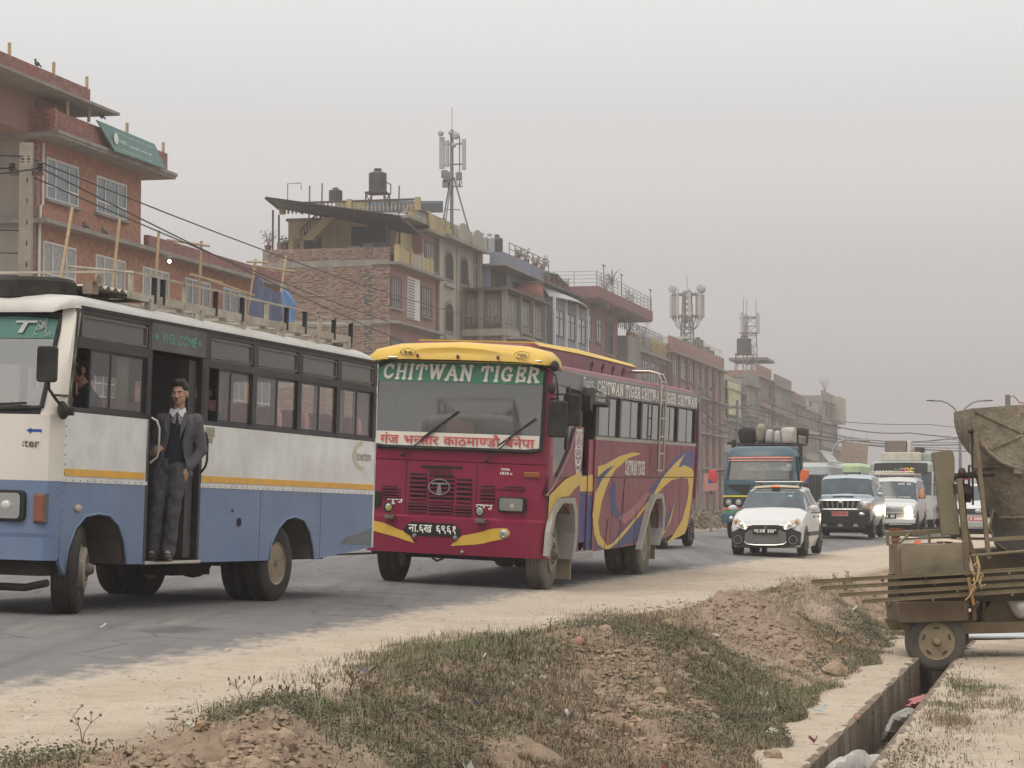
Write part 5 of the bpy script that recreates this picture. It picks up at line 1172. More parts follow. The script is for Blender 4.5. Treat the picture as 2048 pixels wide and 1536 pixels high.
q=[(.0,-.12,.95),(.0,.25,1.0),(5.05,.0,.18)]
bp_=[(-.55,.03,1.02),(4.75,.03,.98),(5.35,-.18,.12),(.55,-.18,.08)]
MB().add(bp_+[(p[0],p[1]+.05,p[2])for p in bp_],[(0,1,2,3),(4,5,6,7),(0,1,5,4),(1,2,6,5),(2,3,7,6),(3,0,4,7)]).build('board',mat('faded green board',(.10,.19,.17),.6,var=.08),bd)
M_FW=mat('faded white lettering',(.62,.68,.64),.7)
UB=Vector((4.75+.55,0,-.04)).normalized();VB=(Vector((-.55,.03,1.02))-Vector((.55,-.18,.08))).normalized()
for txt,o_,w,h in(('उन्नति',(1.15,-.15,.42),.85,.30),('सहकारी संसथा लि',(2.1,-.13,.42),2.2,.17),('बचत तथा ऋण सहकारी संसथा',(.75,-.075,.78),3.6,.08),('कारयालय काभरे नेपाल',(1.2,-.185,.20),2.8,.08)):
 text('board_lettering','',M_FW,bd,o_,UB,VB,w,h,data=devanagari([txt]))
ring=[(.75+.2*math.cos(q),-.13+.0*q,.55+.2*math.sin(q))for q in np.linspace(0,6.28,20)]
MB().poly([(x,-.15+.06*(z-.5),z)for x,y,z in ring[:-1]]).build('board_emblem',M_FW,bd)
lb=thing('lit_bulb','lit white bulb on the wall of the brick wing','lamp',FP([(8.39,10.44)][0][0],-.35,[(8.39,10.44)][0][1]),FROT)
MB().ell((0,0,0),(.07,.07,.07),12,8).build('bulb',mat('bulb light',(1,.95,.85),.4,emit=((1,.93,.8),6)),lb,smooth=True)
MB().tube([(0,.02,.1),(0,.35,.16)],.03,6).build('bracket',M_GALV,lb)
B=Bld('brick_building','brown brick building with ochre top floor, tin canopy and tall water tank',39.75)
W=[(-0.0,14.53),(7.04,14.72)]
yL=W[1][0]
B.box('party_wall',M_BRB,39.75,.02,0,40.0,yL,14.45)
B.box('front_wall',M_PKB,40.0,0,0,49.0,6.8,13.6);B.box('wall',M_CRB,49.0,-.12,0,57.0,6.8,16.0)
B.box('upper_wall',M_PKB,46.0,.02,13.6,49.0,6.8,16.1)
for u0,u1,mm_,zt in((527,536,M_CON,14.4),(655,665,M_CON,14.2),(728,744,M_COND,14.6)):
 a,b=[q[0]for q in[(6.97,11.79),(6.72,11.78)]]if u0==527 else([q[0]for q in[(3.41,11.72),(3.14,11.71)]]if u0==655 else[q[0]for q in[(1.41,11.68),(0.97,11.67)]])
 B.box('column',mm_,39.72,b,0,39.75,a,zt)
for z in(13.45,10.3,7.1,3.9):B.box('beam',M_CON,39.70,.0,z,39.75,yL,z+.34)
rb=MB();nb=0;me_b=[MB().box(-.05,-.115,-.036,0,.115,.036).build('brick',m_,None).data for m_ in(BR('brick a',(.36,.19,.14),(.33,.19,.14)),BR('brick b',(.28,.15,.11),(.26,.14,.1)),BR('brick c',(.40,.27,.20),(.38,.25,.18)))]
for o_ in[q for q in bpy.data.objects if q.name.startswith('brick')and q.type=='MESH' and q.parent is None]:bpy.data.objects.remove(o_)
rr=random.Random(3)
for row in range(150):
 z=.5+row*.094
 if any(zz-.05<z<zz+.39 for zz in(13.45,10.3,7.1,3.9))or z>14.35:continue
 y=.15+(row%2)*.13
 while y<yL-.25:
  if rr.random()<.62:
   d=rr.uniform(.0,.02)
   if nb<296 and z>10.7 and y<4.6 and rr.random()<.33:
    o_=bpy.data.objects.new('brick',me_b[rr.randrange(3)]);COL.objects.link(o_);o_.parent=B.t;o_.location=(-.003-d,y,z);nb+=1
   else:rb.box(39.71-d,y-.115,z-.036,39.75,y+.115,z+.036)
  y+=.25
B.o('joined_bricks',rb,M_BRB)['kind']='stuff'
for a,b in((39.85,41.8),(45.7,47.9)):
 B.win(a,b,11.3,12.95,0,'b',M_WDK,M_CURT);B.win(a,b,7.9,9.7,0,'b',M_WDK,M_CURT)
B.box('louvre_panel',M_WWH,42.9,-.06,10.95,45.3,0,13.2)
for k in range(14):B.box('louvre',M_GRB,43.0,-.09,11.0+k*.155,44.2,-.06,11.06+k*.155)
B.win(46.5,48.6,13.95,15.55,.02,'b',M_WDK,M_CURT)
B.slab(39.6,49.0,-.55,1,13.52,.14,M_CON,'cornice_slab');B.slab(39.6,49.0,-.55,1,10.42,.14,M_CON,'cornice_slab');B.slab(39.6,49,-.55,1,7.2,.14,M_CON,'cornice_slab');B.slab(48.9,57.3,-.8,1,15.95,.2,M_CON,'cornice_slab');B.slab(45.9,49,-.5,1,15.95,.16,M_CON,'cornice_slab')
for x0 in(39.75,42.3,44.6):B.box('terrace_parapet',M_YEB if x0!=42.3 else M_CRB,x0,-.45,13.66,x0+2.1,-.3,14.40)
for x0 in(39.65,42.0,44.2,46.0):B.box('parapet_post',M_YEB,x0,-.5,13.66,x0+.3,-.25,14.55)
for x0 in(50.2,53.6):
 for z0,z1 in((13.7,15.5),(10.7,12.6),(7.6,9.4)):
  w_=B.o('arched_window',MB().prism([(x0,z0)]+[(x0+1.9,z0)]+arc(x0+.95,z1-.6,.95,.6,0,180,8),'y',-.17,-.12),M_GRB)
  B.o('pane',MB().prism([(x0+.2,z0+.15)]+[(x0+1.7,z0+.15)]+arc(x0+.95,z1-.65,.75,.45,0,180,8),'y',-.19,-.17),M_OPEN,w_)
  B.o('sill',MB().box(x0-.1,-.3,z0-.35,x0+2.0,-.12,z0-.2),M_CRB,w_)
for x in(48.9,52.8,56.8):B.box('pilaster',M_CRB,x,-.2,0,x+.25,-.12,15.9)
B.box('roof_panel',M_YEB,46,-.5,16.1,50.5,-.35,16.95);B.box('roof_panel',M_CRB,50.5,-.62,16.15,54.5,-.5,16.9)
for x0 in(50.8,54.2):B.o('roof_arch',MB().prism([(x0,16.15)]+[(x0+2.9,16.15)]+arc(x0+1.45,16.3,1.45,.85,0,180,8),'y',-.75,-.62),M_CRB)
B.o('top_floor_wall',MB().box(42.6,.6,14.4,46.0,6.6,16.35),M_YEB);B.box('top_opening',M_OPEN,42.52,.9,14.5,42.6,3.0,15.9);B.box('top_opening',M_OPEN,42.55,4.75,14.5,42.6,5.7,15.7)
B.box('screen_wall',M_GRB,42.4,1.0,14.4,42.52,2.4,15.0)
stp=[(5.4,15.14),(4.76,15.07),(3.53,16.27),(4.14,16.29)]
B.o('stair',MB().prism(stp,'x',41.2,41.9),M_YEB)
for k in range(8):
 t_=k/7;a=stp[0];b=stp[3];y=a[0]+(b[0]-a[0])*t_;z=a[1]+(b[1]-a[1])*t_
 B.o('stair_baluster',MB().box(41.15,y-.03,z,41.2,y+.03,z+.5),M_RUST)
B.o('stair_rail',MB().bar((41.17,stp[0][0],stp[0][1]+.5),(41.17,stp[3][0],stp[3][1]+.5),.08),M_RUST)
B.balus([(-0.63,16.74),(7.0,17.51)][0][0],[(-0.63,16.74),(7.0,17.51)][1][0],16.75,.62,cam=True,x=42.8)
B.balus(43.0,49.5,16.3,.75,y=-.2)
B.box('roof_slab',M_CON,42.5,-.3,16.3,50,6.7,16.45)
B.box('stair_head',M_YEB,43.2,2.6,16.4,44.0,4.1,17.35)
cn=[(38.6,p[0],p[1])for p in[(6.51,17.09),(-0.85,15.89)]]+[(43.2,p[0],p[1])for p in[(-0.94,15.32),(7.36,17.11)]]
M_TIN=mat('dark tin canopy',(.045,.047,.050),.7,.3,var=.25,scale=2)
B.o('tin_canopy',MB().add(cn+[(p[0],p[1],p[2]+.05)for p in cn],[(0,1,2,3),(4,5,6,7),(0,1,5,4),(1,2,6,5),(2,3,7,6),(3,0,4,7)]),M_TIN)
for k in range(7):
 t_=k/6;a=Vector(cn[0]).lerp(Vector(cn[1]),t_);b=Vector(cn[3]).lerp(Vector(cn[2]),t_);B.o('canopy_rib',MB().bar(a-Vector((0,0,.05)),b-Vector((0,0,.05)),.06),M_WDK)
for y,x in(([(6.58,16.07)][0][0],40),([(6.94,16.32)][0][0],42),([(2.99,15.97)][0][0],40),([(0.24,15.1)][0][0],40.),(.3,42.5)):
 B.o('canopy_post',MB().box(x,y-.04,14.4,x+.08,y+.04,16.6-(0 if y>3 else .9)),M_WDK)
B.o('wall_clutter',MB().box(40.2,5.9,14.45,40.6,6.4,14.9).box(40.2,1.8,14.45,40.4,2.4,14.6),M_GRB)['kind']='stuff'
tk=[(2.12,17.99)][0]
tank(44.5,tk[0],tk[1],.50,1.25,'tall black water tank on a steel stand above the ochre balustrade',stand=.75,ribs=6)
tk=[(4.69,17.81)][0];tank(45,tk[0],tk[1]-.2,.38,.75,'small black water tank half hidden by the ochre balustrade')
rf=[(4.04,17.91),(-0.88,17.76),(-0.88,17.12),(4.04,17.26)]
B.o('blue_roof_sheet',MB().prism(rf,'x',47,47.1),mat('blue grey roof sheet',(.12,.17,.21),.5,.3,var=.1,streak=True))
for k in range(6):B.o('roof_sheet_rib',MB().box(46.96,rf[1][0],rf[2][1]+.1*k,47,rf[0][0],rf[2][1]+.1*k+.03),M_GRB)
B.o('rolled_mat',MB().tube([FP(0,0,0)*0+Vector(p)for p in((45.6,.9,17.1),(48,.4,16.9))],.17,12),M_CRB,smooth=True)
for u in[(6.78,18.08)]:B.o('pipe_frame',MB().tube([(43,u[0],16.8),(43,u[0],u[1]+.35),(43,u[0]-.75,u[1]+.35),(43,u[0]-.78,u[1])],.025,5),M_RUST)
for u in[(5.55,17.77),(4.84,17.88),(0.49,17.61)]:B.o('vent_pipe',MB().tube([(43,u[0],16.5),(43,u[0]-.03,u[1]+.5)],.045,6),M_GRB)
plant(40.3,yL-.1,14.45,1.1,'scraggly plant at the left corner of the brown brick terrace',m=M_DRYL)
plant(40.3,yL-1.0,14.45,.8,'leafy pot plant on the brown brick terrace');plant(40.3,yL-1.7,14.45,.7,'small pot plant beside the ochre stair',m=M_DRYL)
Cb=Bld('blue_building','slate blue building with raw brick end wall and pot plants along its roof',57.2,-.9)
c0=[(0.73,16.02),(-0.54,15.99),(-0.54,13.89),(0.72,13.92)]
Cb.box('end_wall',M_BRB,57.2,c0[1][0],0,57.5,c0[0][0],c0[0][1]);Cb.box('end_wall_upper',M_BRA,57.14,c0[1][0],c0[0][1]-.75,57.2,c0[0][0],c0[0][1])
Cb.box('end_beam',M_CRB,57.1,c0[1][0],c0[0][1]-1.05,57.2,c0[0][0],c0[0][1]-.75);Cb.box('end_column',M_CRB,57.08,c0[1][0],0,57.2,c0[1][0]+.25,c0[0][1])
yb=-1.0
Cb.box('wall',M_BLB,57.5,yb,0,74,6,15.3);Cb.box('roof_edge',M_BLB,57.3,yb-.9,15.3,70,yb,16.0);Cb.slab(57.2,71,yb-.95,6,15.2,.12,M_CON)
Cb.box('balcony_opening',M_OPEN,57.6,yb-.05,13.6,61.5,yb,15.15);Cb.box('balcony_wall',M_BLB,57.3,yb-.9,12.8,62,yb-.8,13.5);Cb.win(63.0,64.5,13.6,14.8,yb,'2',M_WDK);Cb.win(67.0,68.6,13.6,14.8,yb,'2',M_WDK)
Cb.rail([(59,yb-.8),(70,yb-.8)],16.0,.75,M_GRB,2)
Cb.o('tin_stair_roof',MB().add([(71,yb-1.2,16.0),(80,yb-1.2,14.6),(80,yb+.5,14.9),(71,yb+.5,16.3)],[(0,1,2,3)]),mat('ribbed blue sheet',(.14,.18,.22),.5,.3,streak=True))
for i,x in enumerate((62,64.5,67,69)):plant(x,yb-.6,16.0,.8+.15*(i%2),('first','second','third','last')[i]+' pot plant along the slate blue roof edge',m=M_LEAF if i%2 else M_DRYL)
t_=[(0.25,16.24),(-0.24,16.23),(-0.62,16.22),(-0.99,16.21)]
for i,q in enumerate(t_):tank(58+i*.4,q[0],q[1]-.15,.36,1.15,('black tank','pale grey tank','dull silver tank','black end tank')[i]+' in the row behind the brick stub wall',m=(M_TANK,M_GALV,M_GALV,M_TANK)[i])
D=Bld('frame_structure','unfinished low building of pink brick with bare concrete columns and beams',54,-2.85)
d0=[(-0.05,13.46),(-2.85,13.25),(-2.85,11.07),(-0.06,11.12)]
ya,yb2=d0[0][0],d0[1][0]
D.box('wall',M_PKB,54.3,yb2+.25,0,64.5,ya,13.2);D.box('lower_wall',M_BRD,54.0,yb2,0,54.3,ya,10.9)
for y in(ya-.25,(ya+yb2)/2,yb2):D.box('column',M_CON,53.9,y,0,54.3,y+.28,13.6 if y==yb2 else 13.4)
for x in(57.6,61,64.3):D.box('column',M_CON,x,yb2-.0,0,x+.3,yb2+.25,13.4)
D.box('beam',M_CRB,53.85,yb2-.05,10.75,54.0,ya,11.15);D.box('beam',M_CRB,54,yb2-.06,10.75,57,yb2,11.15)
D.slab(53.6,65,yb2-.3,ya,13.4,.14,M_RUST,'roof_slab');D.slab(54,66,yb2-1.1,yb2,10.55,.12,M_CON,'awning')
for y0,y1 in((ya-1.3,ya-.35),(yb2+.4,yb2+1.25)):
 D.winc(y0,y1,11.4,13.0,54.28,M_GRB,M_CURT,bars=3)
for x in(54.8,58.2,61.6):D.win(x,x+2.4,11.3,13.0,yb2+.22,'b',M_GRB,M_CURT)
D.box('dark_bay',M_OPEN,54.5,yb2-.03,7.4,64,yb2+.2,10.5)
D.rail([(54.0,ya),(54.0,yb2)],11.15,.7,M_RUST,2,every=.35)
for y in(ya-.5,yb2+.8):
 for k in range(3):D.o('rebar',MB().tube([(54.1+k*.08,y,13.5),(54.1+k*.08,y+.03,14.1)],.015,4),M_RUST)
E_=Bld('glazed_house','narrow building with slate blue glazed bay under a pale curved canopy',68,-2.85)
e0=[(65.43,13.33),(75.91,13.35)]
sA,sB=e0[0][0],e0[1][0]
E_.box('wall',M_BRB,sA-1.2,-2.6,0,sB,4,14.6);E_.box('end_wall',M_BRA,sA-1.25,-2.7,14.0,sA-1.2,-1.2,14.9)
E_.box('bay',M_BLB,sA,-3.1,6,sB,-2.6,14.0)
for k in range(4):x=sA+(sB-sA)*k/3;E_.box('bay_column',M_WWH,x-.12,-3.25,6,x+.12,-3.1,14.1)
for k in range(3):
 x=sA+(sB-sA)*k/3+.4;w_=(sB-sA)/3-.8
 E_.win(x,x+w_,11.6,13.3,-3.1,'2',M_WDK,M_WGLB,sill=False);E_.win(x,x+w_,8.4,10.2,-3.1,'2',M_WDK,M_WGLB,sill=False)
cs=[[(sA-.5+(sB-sA+1)*k/8,-2.6-1.3*math.sin(math.pi*(k+.8)/9.6),14.05),(sA-.5+(sB-sA+1)*k/8,-2.5,14.75)]for k in range(9)]
E_.o('curved_canopy',MB().loft([[a,b,(b[0],b[1],b[2]-.08),(a[0],a[1],a[2]-.08)]for a,b in cs]),mat('pale canopy sheet',(.33,.35,.34),.6),smooth=True)
E_.slab(sA-1.3,sB+.2,-3.0,4,14.75,.12,M_COND)
for i in range(4):plant(sA-.5+i*1.9,-2.8,14.87,.75,('leftmost','second','third','rightmost')[i]+' dark plant on the ledge over the slate blue bay')
F_=Bld('terrace_building','maroon building with a wide cantilevered roof terrace and steel railing',82,-2.85)
f0=[(75.91,13.01),(88.57,12.88),(95.71,14.51),(71.84,14.68),(95.73,15.65)]
sF0,sF1,sF2=f0[0][0],f0[1][0],f0[2][0]
F_.box('wall',M_MRB,sF0,-2.85,0,sF1,5,14.9)
F_.o('terrace_slab',MB().box(sF0-1.5,-4.2,14.75,sF2,5,15.5),M_MRB)
F_.o('terrace_soffit',MB().box(sF0-1.4,-4.1,14.68,sF2-.1,5,14.75),M_CON)
for x in(sF0+3,sF0+9):F_.o('bracket_beam',MB().box(x,-4.0,14.4,x+.3,-2.85,14.68),M_CON)
F_.rail([(sF0-1.4,-1.0),(sF0-1.4,-4.1),(sF2-.1,-4.1),(sF2-.1,0)],15.5,1.0,M_GALV,4)
for k,x in enumerate((sF0+1.0,sF0+4.5)):F_.win(x,x+1.8,12.2,13.9,-2.85,'2',M_WDK)
F_.win(sF0+8,sF0+10.6,11.6,13.9,-2.85,'b',M_WDK)
for k in range(4):F_.win(sF0+1+k*3,sF0+2.8+k*3,8.6,10.2,-2.85,'2',M_WDK)
for i,x in enumerate((sF0+1,sF0+7.5,sF2-.5)):F_.o('terrace_lamp_post',MB().tube([(x,-4.1,15.5),(x,-4.1,17.1)],.035,6).box(x-.5,-4.15,17.1,x+.5,-4.05,17.14),M_GRB)
plant(sF0+6.5,-3.6,15.5,2.1,'tall spiky palm in a pot on the maroon terrace','palm',M_DRYL)
plant(sF0+4,-3.6,15.5,1.2,'bushy plant on the maroon terrace left of the palm');plant(sF0+13.5,-3.6,15.5,1.1,'bushy plant near the right end of the maroon terrace')
plant(sF1+1.2,-3.4,13.2,1.7,'layered plant on the ledge under the maroon terrace')
F_.box('low_block',M_GRB,sF1,-3.6,0,sF1+5,4,13.2)
def pxs(off,u,z=14):
 tx=(u-1024)/4556
 return None
def row(name,label,s0,s1,off,ztop,m,floors,wstyle='2',cat='building',wm=None,gm=None,top=None,wn=None,every=3.2,slabm=None,zstep=3.1):
 b=Bld(name,label,s0,-off)
 b.box('wall',m,s0,-off,0,s1,6,ztop)
 rr=random.Random(int(s0));n=wn or max(1,int((s1-s0)/every))
 for f in range(floors):
  z=ztop-2.6-f*zstep
  if z<.5:break
  for k in range(n):
   x=s0+(s1-s0)*(k+.5)/n;w_=min(1.1,(s1-s0)/n*.32)
   if rr.random()<.9:b.win(x-w_,x+w_,z,z+1.5,-off,wstyle if rr.random()<.7 else '3',wm or M_WDK,gm or(M_WGL if rr.random()<.6 else M_CURT))
  b.slab(s0-.1,s1+.1,-off-.5,0,z+1.9,.13,slabm or M_CON)
 b.box('parapet',top or m,s0,-off-.02,ztop,s1,-off+.15,ztop+.7)
 yc=0
 for f in range(floors):
  z=ztop-2.6-f*zstep
  if z>.5:b.winc(-off+.9,-off+2.3,z,z+1.4,s0-.0,M_WDK,M_WGL)
 return b
g0=[(91.55,12.71),(109.4,13.49),(120.34,14.2),(140.91,13.63),(147.06,12.99)]
print('layout',g0)
sG0,sG1,sG2,sG3=g0[0][0],g0[1][0],g0[2][0],g0[3][0]
G=row('screen_building','grey building with chequered ochre block screen and wire arches on its roof',sF1+5.2,sG1,2.85,13.2,M_GRB,4)
for r_ in range(7):
 for c_ in range(16):
  if(r_+c_)%2:G.box('screen_block',M_YEB,sG1-7.2+c_*.45,-2.98,12.2+r_*.26,sG1-7.2+c_*.45+.42,-2.86,12.2+r_*.26+.24)
for r_ in range(6):
 for c_ in range(8):
  if(r_+c_)%2:G.box('screen_block',M_YEB,sG1-17+c_*.6,-2.98,12.2+r_*.28,sG1-17+c_*.6+.55,-2.86,12.2+r_*.28+.25)
G.rail([(sG1-20,-2.6),(sG1,-2.6)],13.9,.8,M_GRB,3,every=.8)
plant(sG1-10.5,-2.8,13.2,2.0,'dark bushy plant beside the chequered screen')
Hh=row('pink_building','reddish building with tall pilasters beside the lattice mast',sG1+.1,sG3,3.2,14.0,M_PKB,4,wn=7,slabm=M_CON)
for k in range(8):Hh.box('pilaster',M_BRD,sG1+.3+(sG3-sG1)*k/8,-3.4,0,sG1+.8+(sG3-sG1)*k/8,-3.2,13.6)
Hh.o('roof_canopy',MB().add([(sG1,-3.2,14.0),(sG2,-3.2,15.4),(sG2,1,15.4),(sG1,1,14.0)],[(0,1,2,3)]),M_GRB)
Hh.rail([(sG1+8,-3.0),(sG3,-3.0)],14.7,.7,M_CRB,1)
def row2(name,label,u0,u1,off,zt,m,fl,**k):return row(name,label,u0,u1,off,zt,m,fl,**k)
s_=sG3
far=[(14,3.0,12.6,M_CRB,'cream block with a pale yellow hoarding on its wall'),(10,3.4,13.6,M_GRB,'narrow drab block behind the wooden poles'),(13,3.2,15.0,M_PKB,'pink far block carrying the three legged mast'),(16,3.6,14.6,M_GRB,'long grey far block with balcony rails'),(18,3.2,13.6,M_BRD,'dark brick block far down the street'),(16,3.4,13.2,M_CRB,'pale block with a single square window near the street end'),(22,3.8,15.2,M_GRB,'last grey block before the open sky, with a plant on top')]
FB=[]
for i,(w_,off,zt,m_,lb_)in enumerate(far):
 s_+=.1;b=row('street_building',lb_,s_,s_+w_,off,zt,m_,4);FB.append((s_,s_+w_,off,zt,b));s_+=w_
sE=s_
e1=FB[0]
hb=thing('hoarding','pale yellow painted hoarding on the cream block','sign',FP(e1[0]+2,-3.2,9.5),FROT)
MB().box(0,-.15,0,8.5,-.02,3.2).build('panel',mat('pale yellow hoarding',(.52,.49,.28),.7,var=.3,scale=.8,dirt=(.3,.32,.2),damt=.6),hb)
MB().box(-.1,-.02,-.1,8.6,.15,0).box(-.1,-.02,3.2,8.6,.15,3.3).build('frame',M_RUST,hb)
tank(sG3+4,-1.0,14.1,.75,1.9,'large black tank on the cream block in front of the far mast',stand=1.4)
tank(FB[2][0]+3,-1.5,16.9,.8,1.9,'black tank inside the three legged mast',stand=1.8)
tank(FB[2][0]+12,-2.2,14.6,.7,1.2,'dark green tank under a shed at the far mast',m=mat('green tank',(.035,.10,.08),.6),stand=1.0)
plant(FB[6][0]+8,-3.4,15.9,2.4,'bushy plant on the last grey roof of the row')
FB[6][4].box('overhang_block',M_CRB,FB[6][1]-9,-5.0,12.0,FB[6][1],-3.8,15.6);FB[5][4].box('square_window',M_OPEN,FB[5][0]+4,-3.46,13.3,FB[5][0]+6.4,-3.4,13.9)
FB[2][4].box('shed_roof',M_GRB,FB[2][0]+9,-3.2,16.6,FB[2][0]+16,1,16.9)
for i,(x,z,w_,lb_)in enumerate(((sE+14,8.5,20,'low far house with a tilted tin roof at the street end'),(sE+48,6.0,26,'faint low house at the far end of the street'))):
 b=Bld('far_house',lb_,x,-4-i*2);b.box('wall',M_GRB,x,-4-i*2,0,x+w_,8,z)
 b.o('roof',MB().prism([(-5-i*2,z),(8,z),(1.5,z+2.2)],'x',x-.5,x+w_+.5),M_GRB);b.win(x+3,x+6,z-3,z-1,-4-i*2,'2',M_WDK)
M_MAST=mat('mast galvanised',(.17,.17,.175),.6,.3,var=.15)
M_PANEL=mat('antenna panel',(.36,.35,.34),.5,var=.08)
def lattice(mb,c,r0,r1,z0,z1,n,legs=3,t=.05,rot=0):
 P=lambda k,z:Vector((c[0]+(r0+(r1-r0)*(z-z0)/(z1-z0))*math.cos(6.2832*k/legs+rot),c[1]+(r0+(r1-r0)*(z-z0)/(z1-z0))*math.sin(6.2832*k/legs+rot),z))
 for k in range(legs):mb.tube([P(k,z0),P(k,z1)],t,6)
 for i in range(n):
  za=z0+(z1-z0)*i/n;zb=z0+(z1-z0)*(i+1)/n
  for k in range(legs):mb.tube([P(k,za),P(k+1,zb)],t*.55,5);mb.tube([P(k,zb),P(k+1,zb)],t*.5,5)
def mast(base,label,h,ringr,ringz,kind):
 t=thing('radio_mast',label,'mast',base,FROT,'radio masts on the roofs');return t
q=[(-0.87,16.94)][0]
m1=mast(FP(49,q[0],16.45),'slim tripod radio mast with white antenna panels above the ochre roof',0,0,0,0)
b_=MB().tube([(0,0,0),(0,0,5.6)],.10,10);b_.build('pole',M_MAST,m1,smooth=True)
for dx,dy in((0,.62),(.3,-.95),(-1.2,.1)):MB().tube([(dx*1.0,dy,-.2),(0,.0+dy*.12,2.9)],.045,6).build('tripod_leg',M_MAST,m1)
MB().tube([(0,.35,1.1),(0,-.5,1.05)],.03,5).build('brace',M_MAST,m1)
for z in(2.35,3.6,4.75):MB().box(-.05,-.62,z,.05,.55,z+.07).build('cross_arm',M_MAST,m1)
for y,z0,z1,w_ in((.56,3.4,5.2,.15),(-.72,3.3,5.05,.11),(.25,3.5,5.0,.10)):MB().box(-.12,y-w_,z0,.02,y+w_,z1).build('antenna_panel',M_PANEL,m1,bevel=.02)
MB().tube([(0,-.45,2.3),(0,-.45,5.2)],.035,6).build('pipe',M_MAST,m1)
MB().tube([(0,0,5.6),(0,0,6.9)],.018,5).build('lightning_rod',M_MAST,m1)
for y,z,r_ in((.62,5.4,.17),(-.25,5.25,.23),(.05,5.4,.12),(-.15,4.7,.13)):MB().lathe([(.01,.1),(r_*.8,.06),(r_,0),(r_,-.1),(.01,-.12)],c=(-.2,y,z),axis=(-1,.3,0),n=14).build('dish',M_PANEL,m1,smooth=True)
for y,z in((.42,3.1),(.3,2.8),(-.42,2.95),(.35,2.55),(.1,3.0)):MB().box(-.15,y-.17,z-.22,.05,y+.17,z+.22).build('radio_unit',M_GRB,m1,bevel=.02)
MB().lathe([(.14,0),(.17,.03),(.14,.06)],c=(-.1,-.45,2.62),axis=(1,0,0),n=14,closed=True).build('cable_coil',M_BLACK,m1)
def bigmast(sx,yy,zb,h,R_,label,top,ant,rot=0):
 t=thing('radio_mast',label,'mast',FP(sx,yy,zb),FROT,'radio masts on the roofs')
 mb=MB();lattice(mb,(0,0),.9,.6,0,h*.62,8,4,.07,.6);mb.build('lattice_trunk',M_MAST,t)
 mb=MB();lattice(mb,(0,0),.6,.45,h*.62,h,5,4,.06,.6);mb.build('lattice_head',M_MAST,t)
 for z in(h*.68,h*.96):
  mb=MB();ring=[(R_*math.cos(a),R_*math.sin(a),z)for a in np.linspace(0,6.2832,13)];mb.tube(ring,.05,5)
  for a in np.linspace(0,6.2832,7)[:-1]:mb.tube([(.4*math.cos(a),.4*math.sin(a),z),(R_*math.cos(a),R_*math.sin(a),z)],.04,5)
  mb.build('ring_platform',M_MAST,t)
 mb=MB()
 for a in np.linspace(0,6.2832,9)[:-1]:mb.tube([(.6*math.cos(a),.6*math.sin(a),h*.5),(R_*.75*math.cos(a),R_*.75*math.sin(a),h*.56),(R_*math.cos(a),R_*math.sin(a),h*.68)],.045,5)
 mb.build('ring_struts',M_MAST,t)
 for i,a in enumerate(np.linspace(.3,6.58,ant+1)[:-1]):
  c_=Vector((R_*math.cos(a),R_*math.sin(a),0));MB().tube([c_+Vector((0,0,h*.62)),c_+Vector((0,0,h*1.02))],.04,5).build('mount_pipe',M_MAST,t)
  MB().box(c_.x*1.08-.13,c_.y*1.08-.13,h*.66,c_.x*1.08+.13,c_.y*1.08+.13,h*.66+h*.3).build('antenna_panel',M_PANEL,t,bevel=.03)
 for a in(1.9,4.4,5.1):MB().lathe([(.01,.2),(.4,.1),(.42,-.1),(.01,-.2)],c=(R_*math.cos(a),R_*math.sin(a),h*1.03),axis=(-1,.4,0),n=14).build('dish',M_PANEL,t,smooth=True)
 MB().tube([(0,0,h),(0,0,h+top)],.03,5).build('lightning_rod',M_MAST,t)
 for a in(0.5,2.5,4):MB().box(.5*math.cos(a)-.2,.5*math.sin(a)-.2,h*.6,.5*math.cos(a)+.2,.5*math.sin(a)+.2,h*.68).build('radio_unit',M_GRB,t)
 return t
mb_=[(145.26,15.63)][0]
bigmast(mb_[0],1.0,14.0,7.6,1.45,'ring platform radio mast crowded with antennas above the pink building',1.5,8)
tq=[(131.72,14.6),(138.94,15.15)]
tank(tq[0][0],-1.0,tq[0][1]+.0,.55,1.25,'dark green tank at the foot of the ringed mast',m=MATS['green tank'],stand=.5);tank(tq[1][0],-1.0,tq[1][1]+.1,.55,1.3,'black tank just right of the ringed mast',stand=.5)
t3=thing('radio_mast','three legged lattice mast with upright antennas far down the street','mast',FP(FB[2][0]+7,-1.5,15.0),FROT,'radio masts on the roofs')
mb=MB();lattice(mb,(0,0),.95,.8,0,6.2,6,3,.06,.4);mb.build('lattice_trunk',M_MAST,t3)
for a in(0.4,2.5,4.6):
 for d_ in(-.5,.5):MB().box(1.0*math.cos(a)+d_*.5-.15,1.0*math.sin(a)-.15,4.4,1.0*math.cos(a)+d_*.5+.15,1.0*math.sin(a)+.15,6.6).build('antenna_panel',M_PANEL,t3)
 MB().tube([(.8*math.cos(a),.8*math.sin(a),6.),(.8*math.cos(a),.8*math.sin(a),8.2)],.035,5).build('whip_antenna',M_MAST,t3)
for z in(4.4,6.1):MB().tube([(1.0*math.cos(a),1.0*math.sin(a),z)for a in np.linspace(0,6.2832,13)],.06,5).build('ring_platform',M_MAST,t3)
for i,(u0,v0,u1,v1)in enumerate(((145,415,128,540),(240,435,231,560),(318,462,312,600),(403,482,400,610),(511,518,500,640),(572,512,563,600))):
 pass
sc=thing('bamboo_scaffold','bamboo scaffold poles lashed together in front of the brick wing','scaffold',FP(-1,-3.0,0),FROT)
sp_=[(-6.47,10.59),(-7.11,8.43),(-2.64,10.73),(-3.09,8.4),(0.82,10.68),(0.6,8.21),(4.95,10.78),(4.84,8.35),(10.83,10.72),(10.12,8.15),(14.51,11.23),(13.79,9.04)]
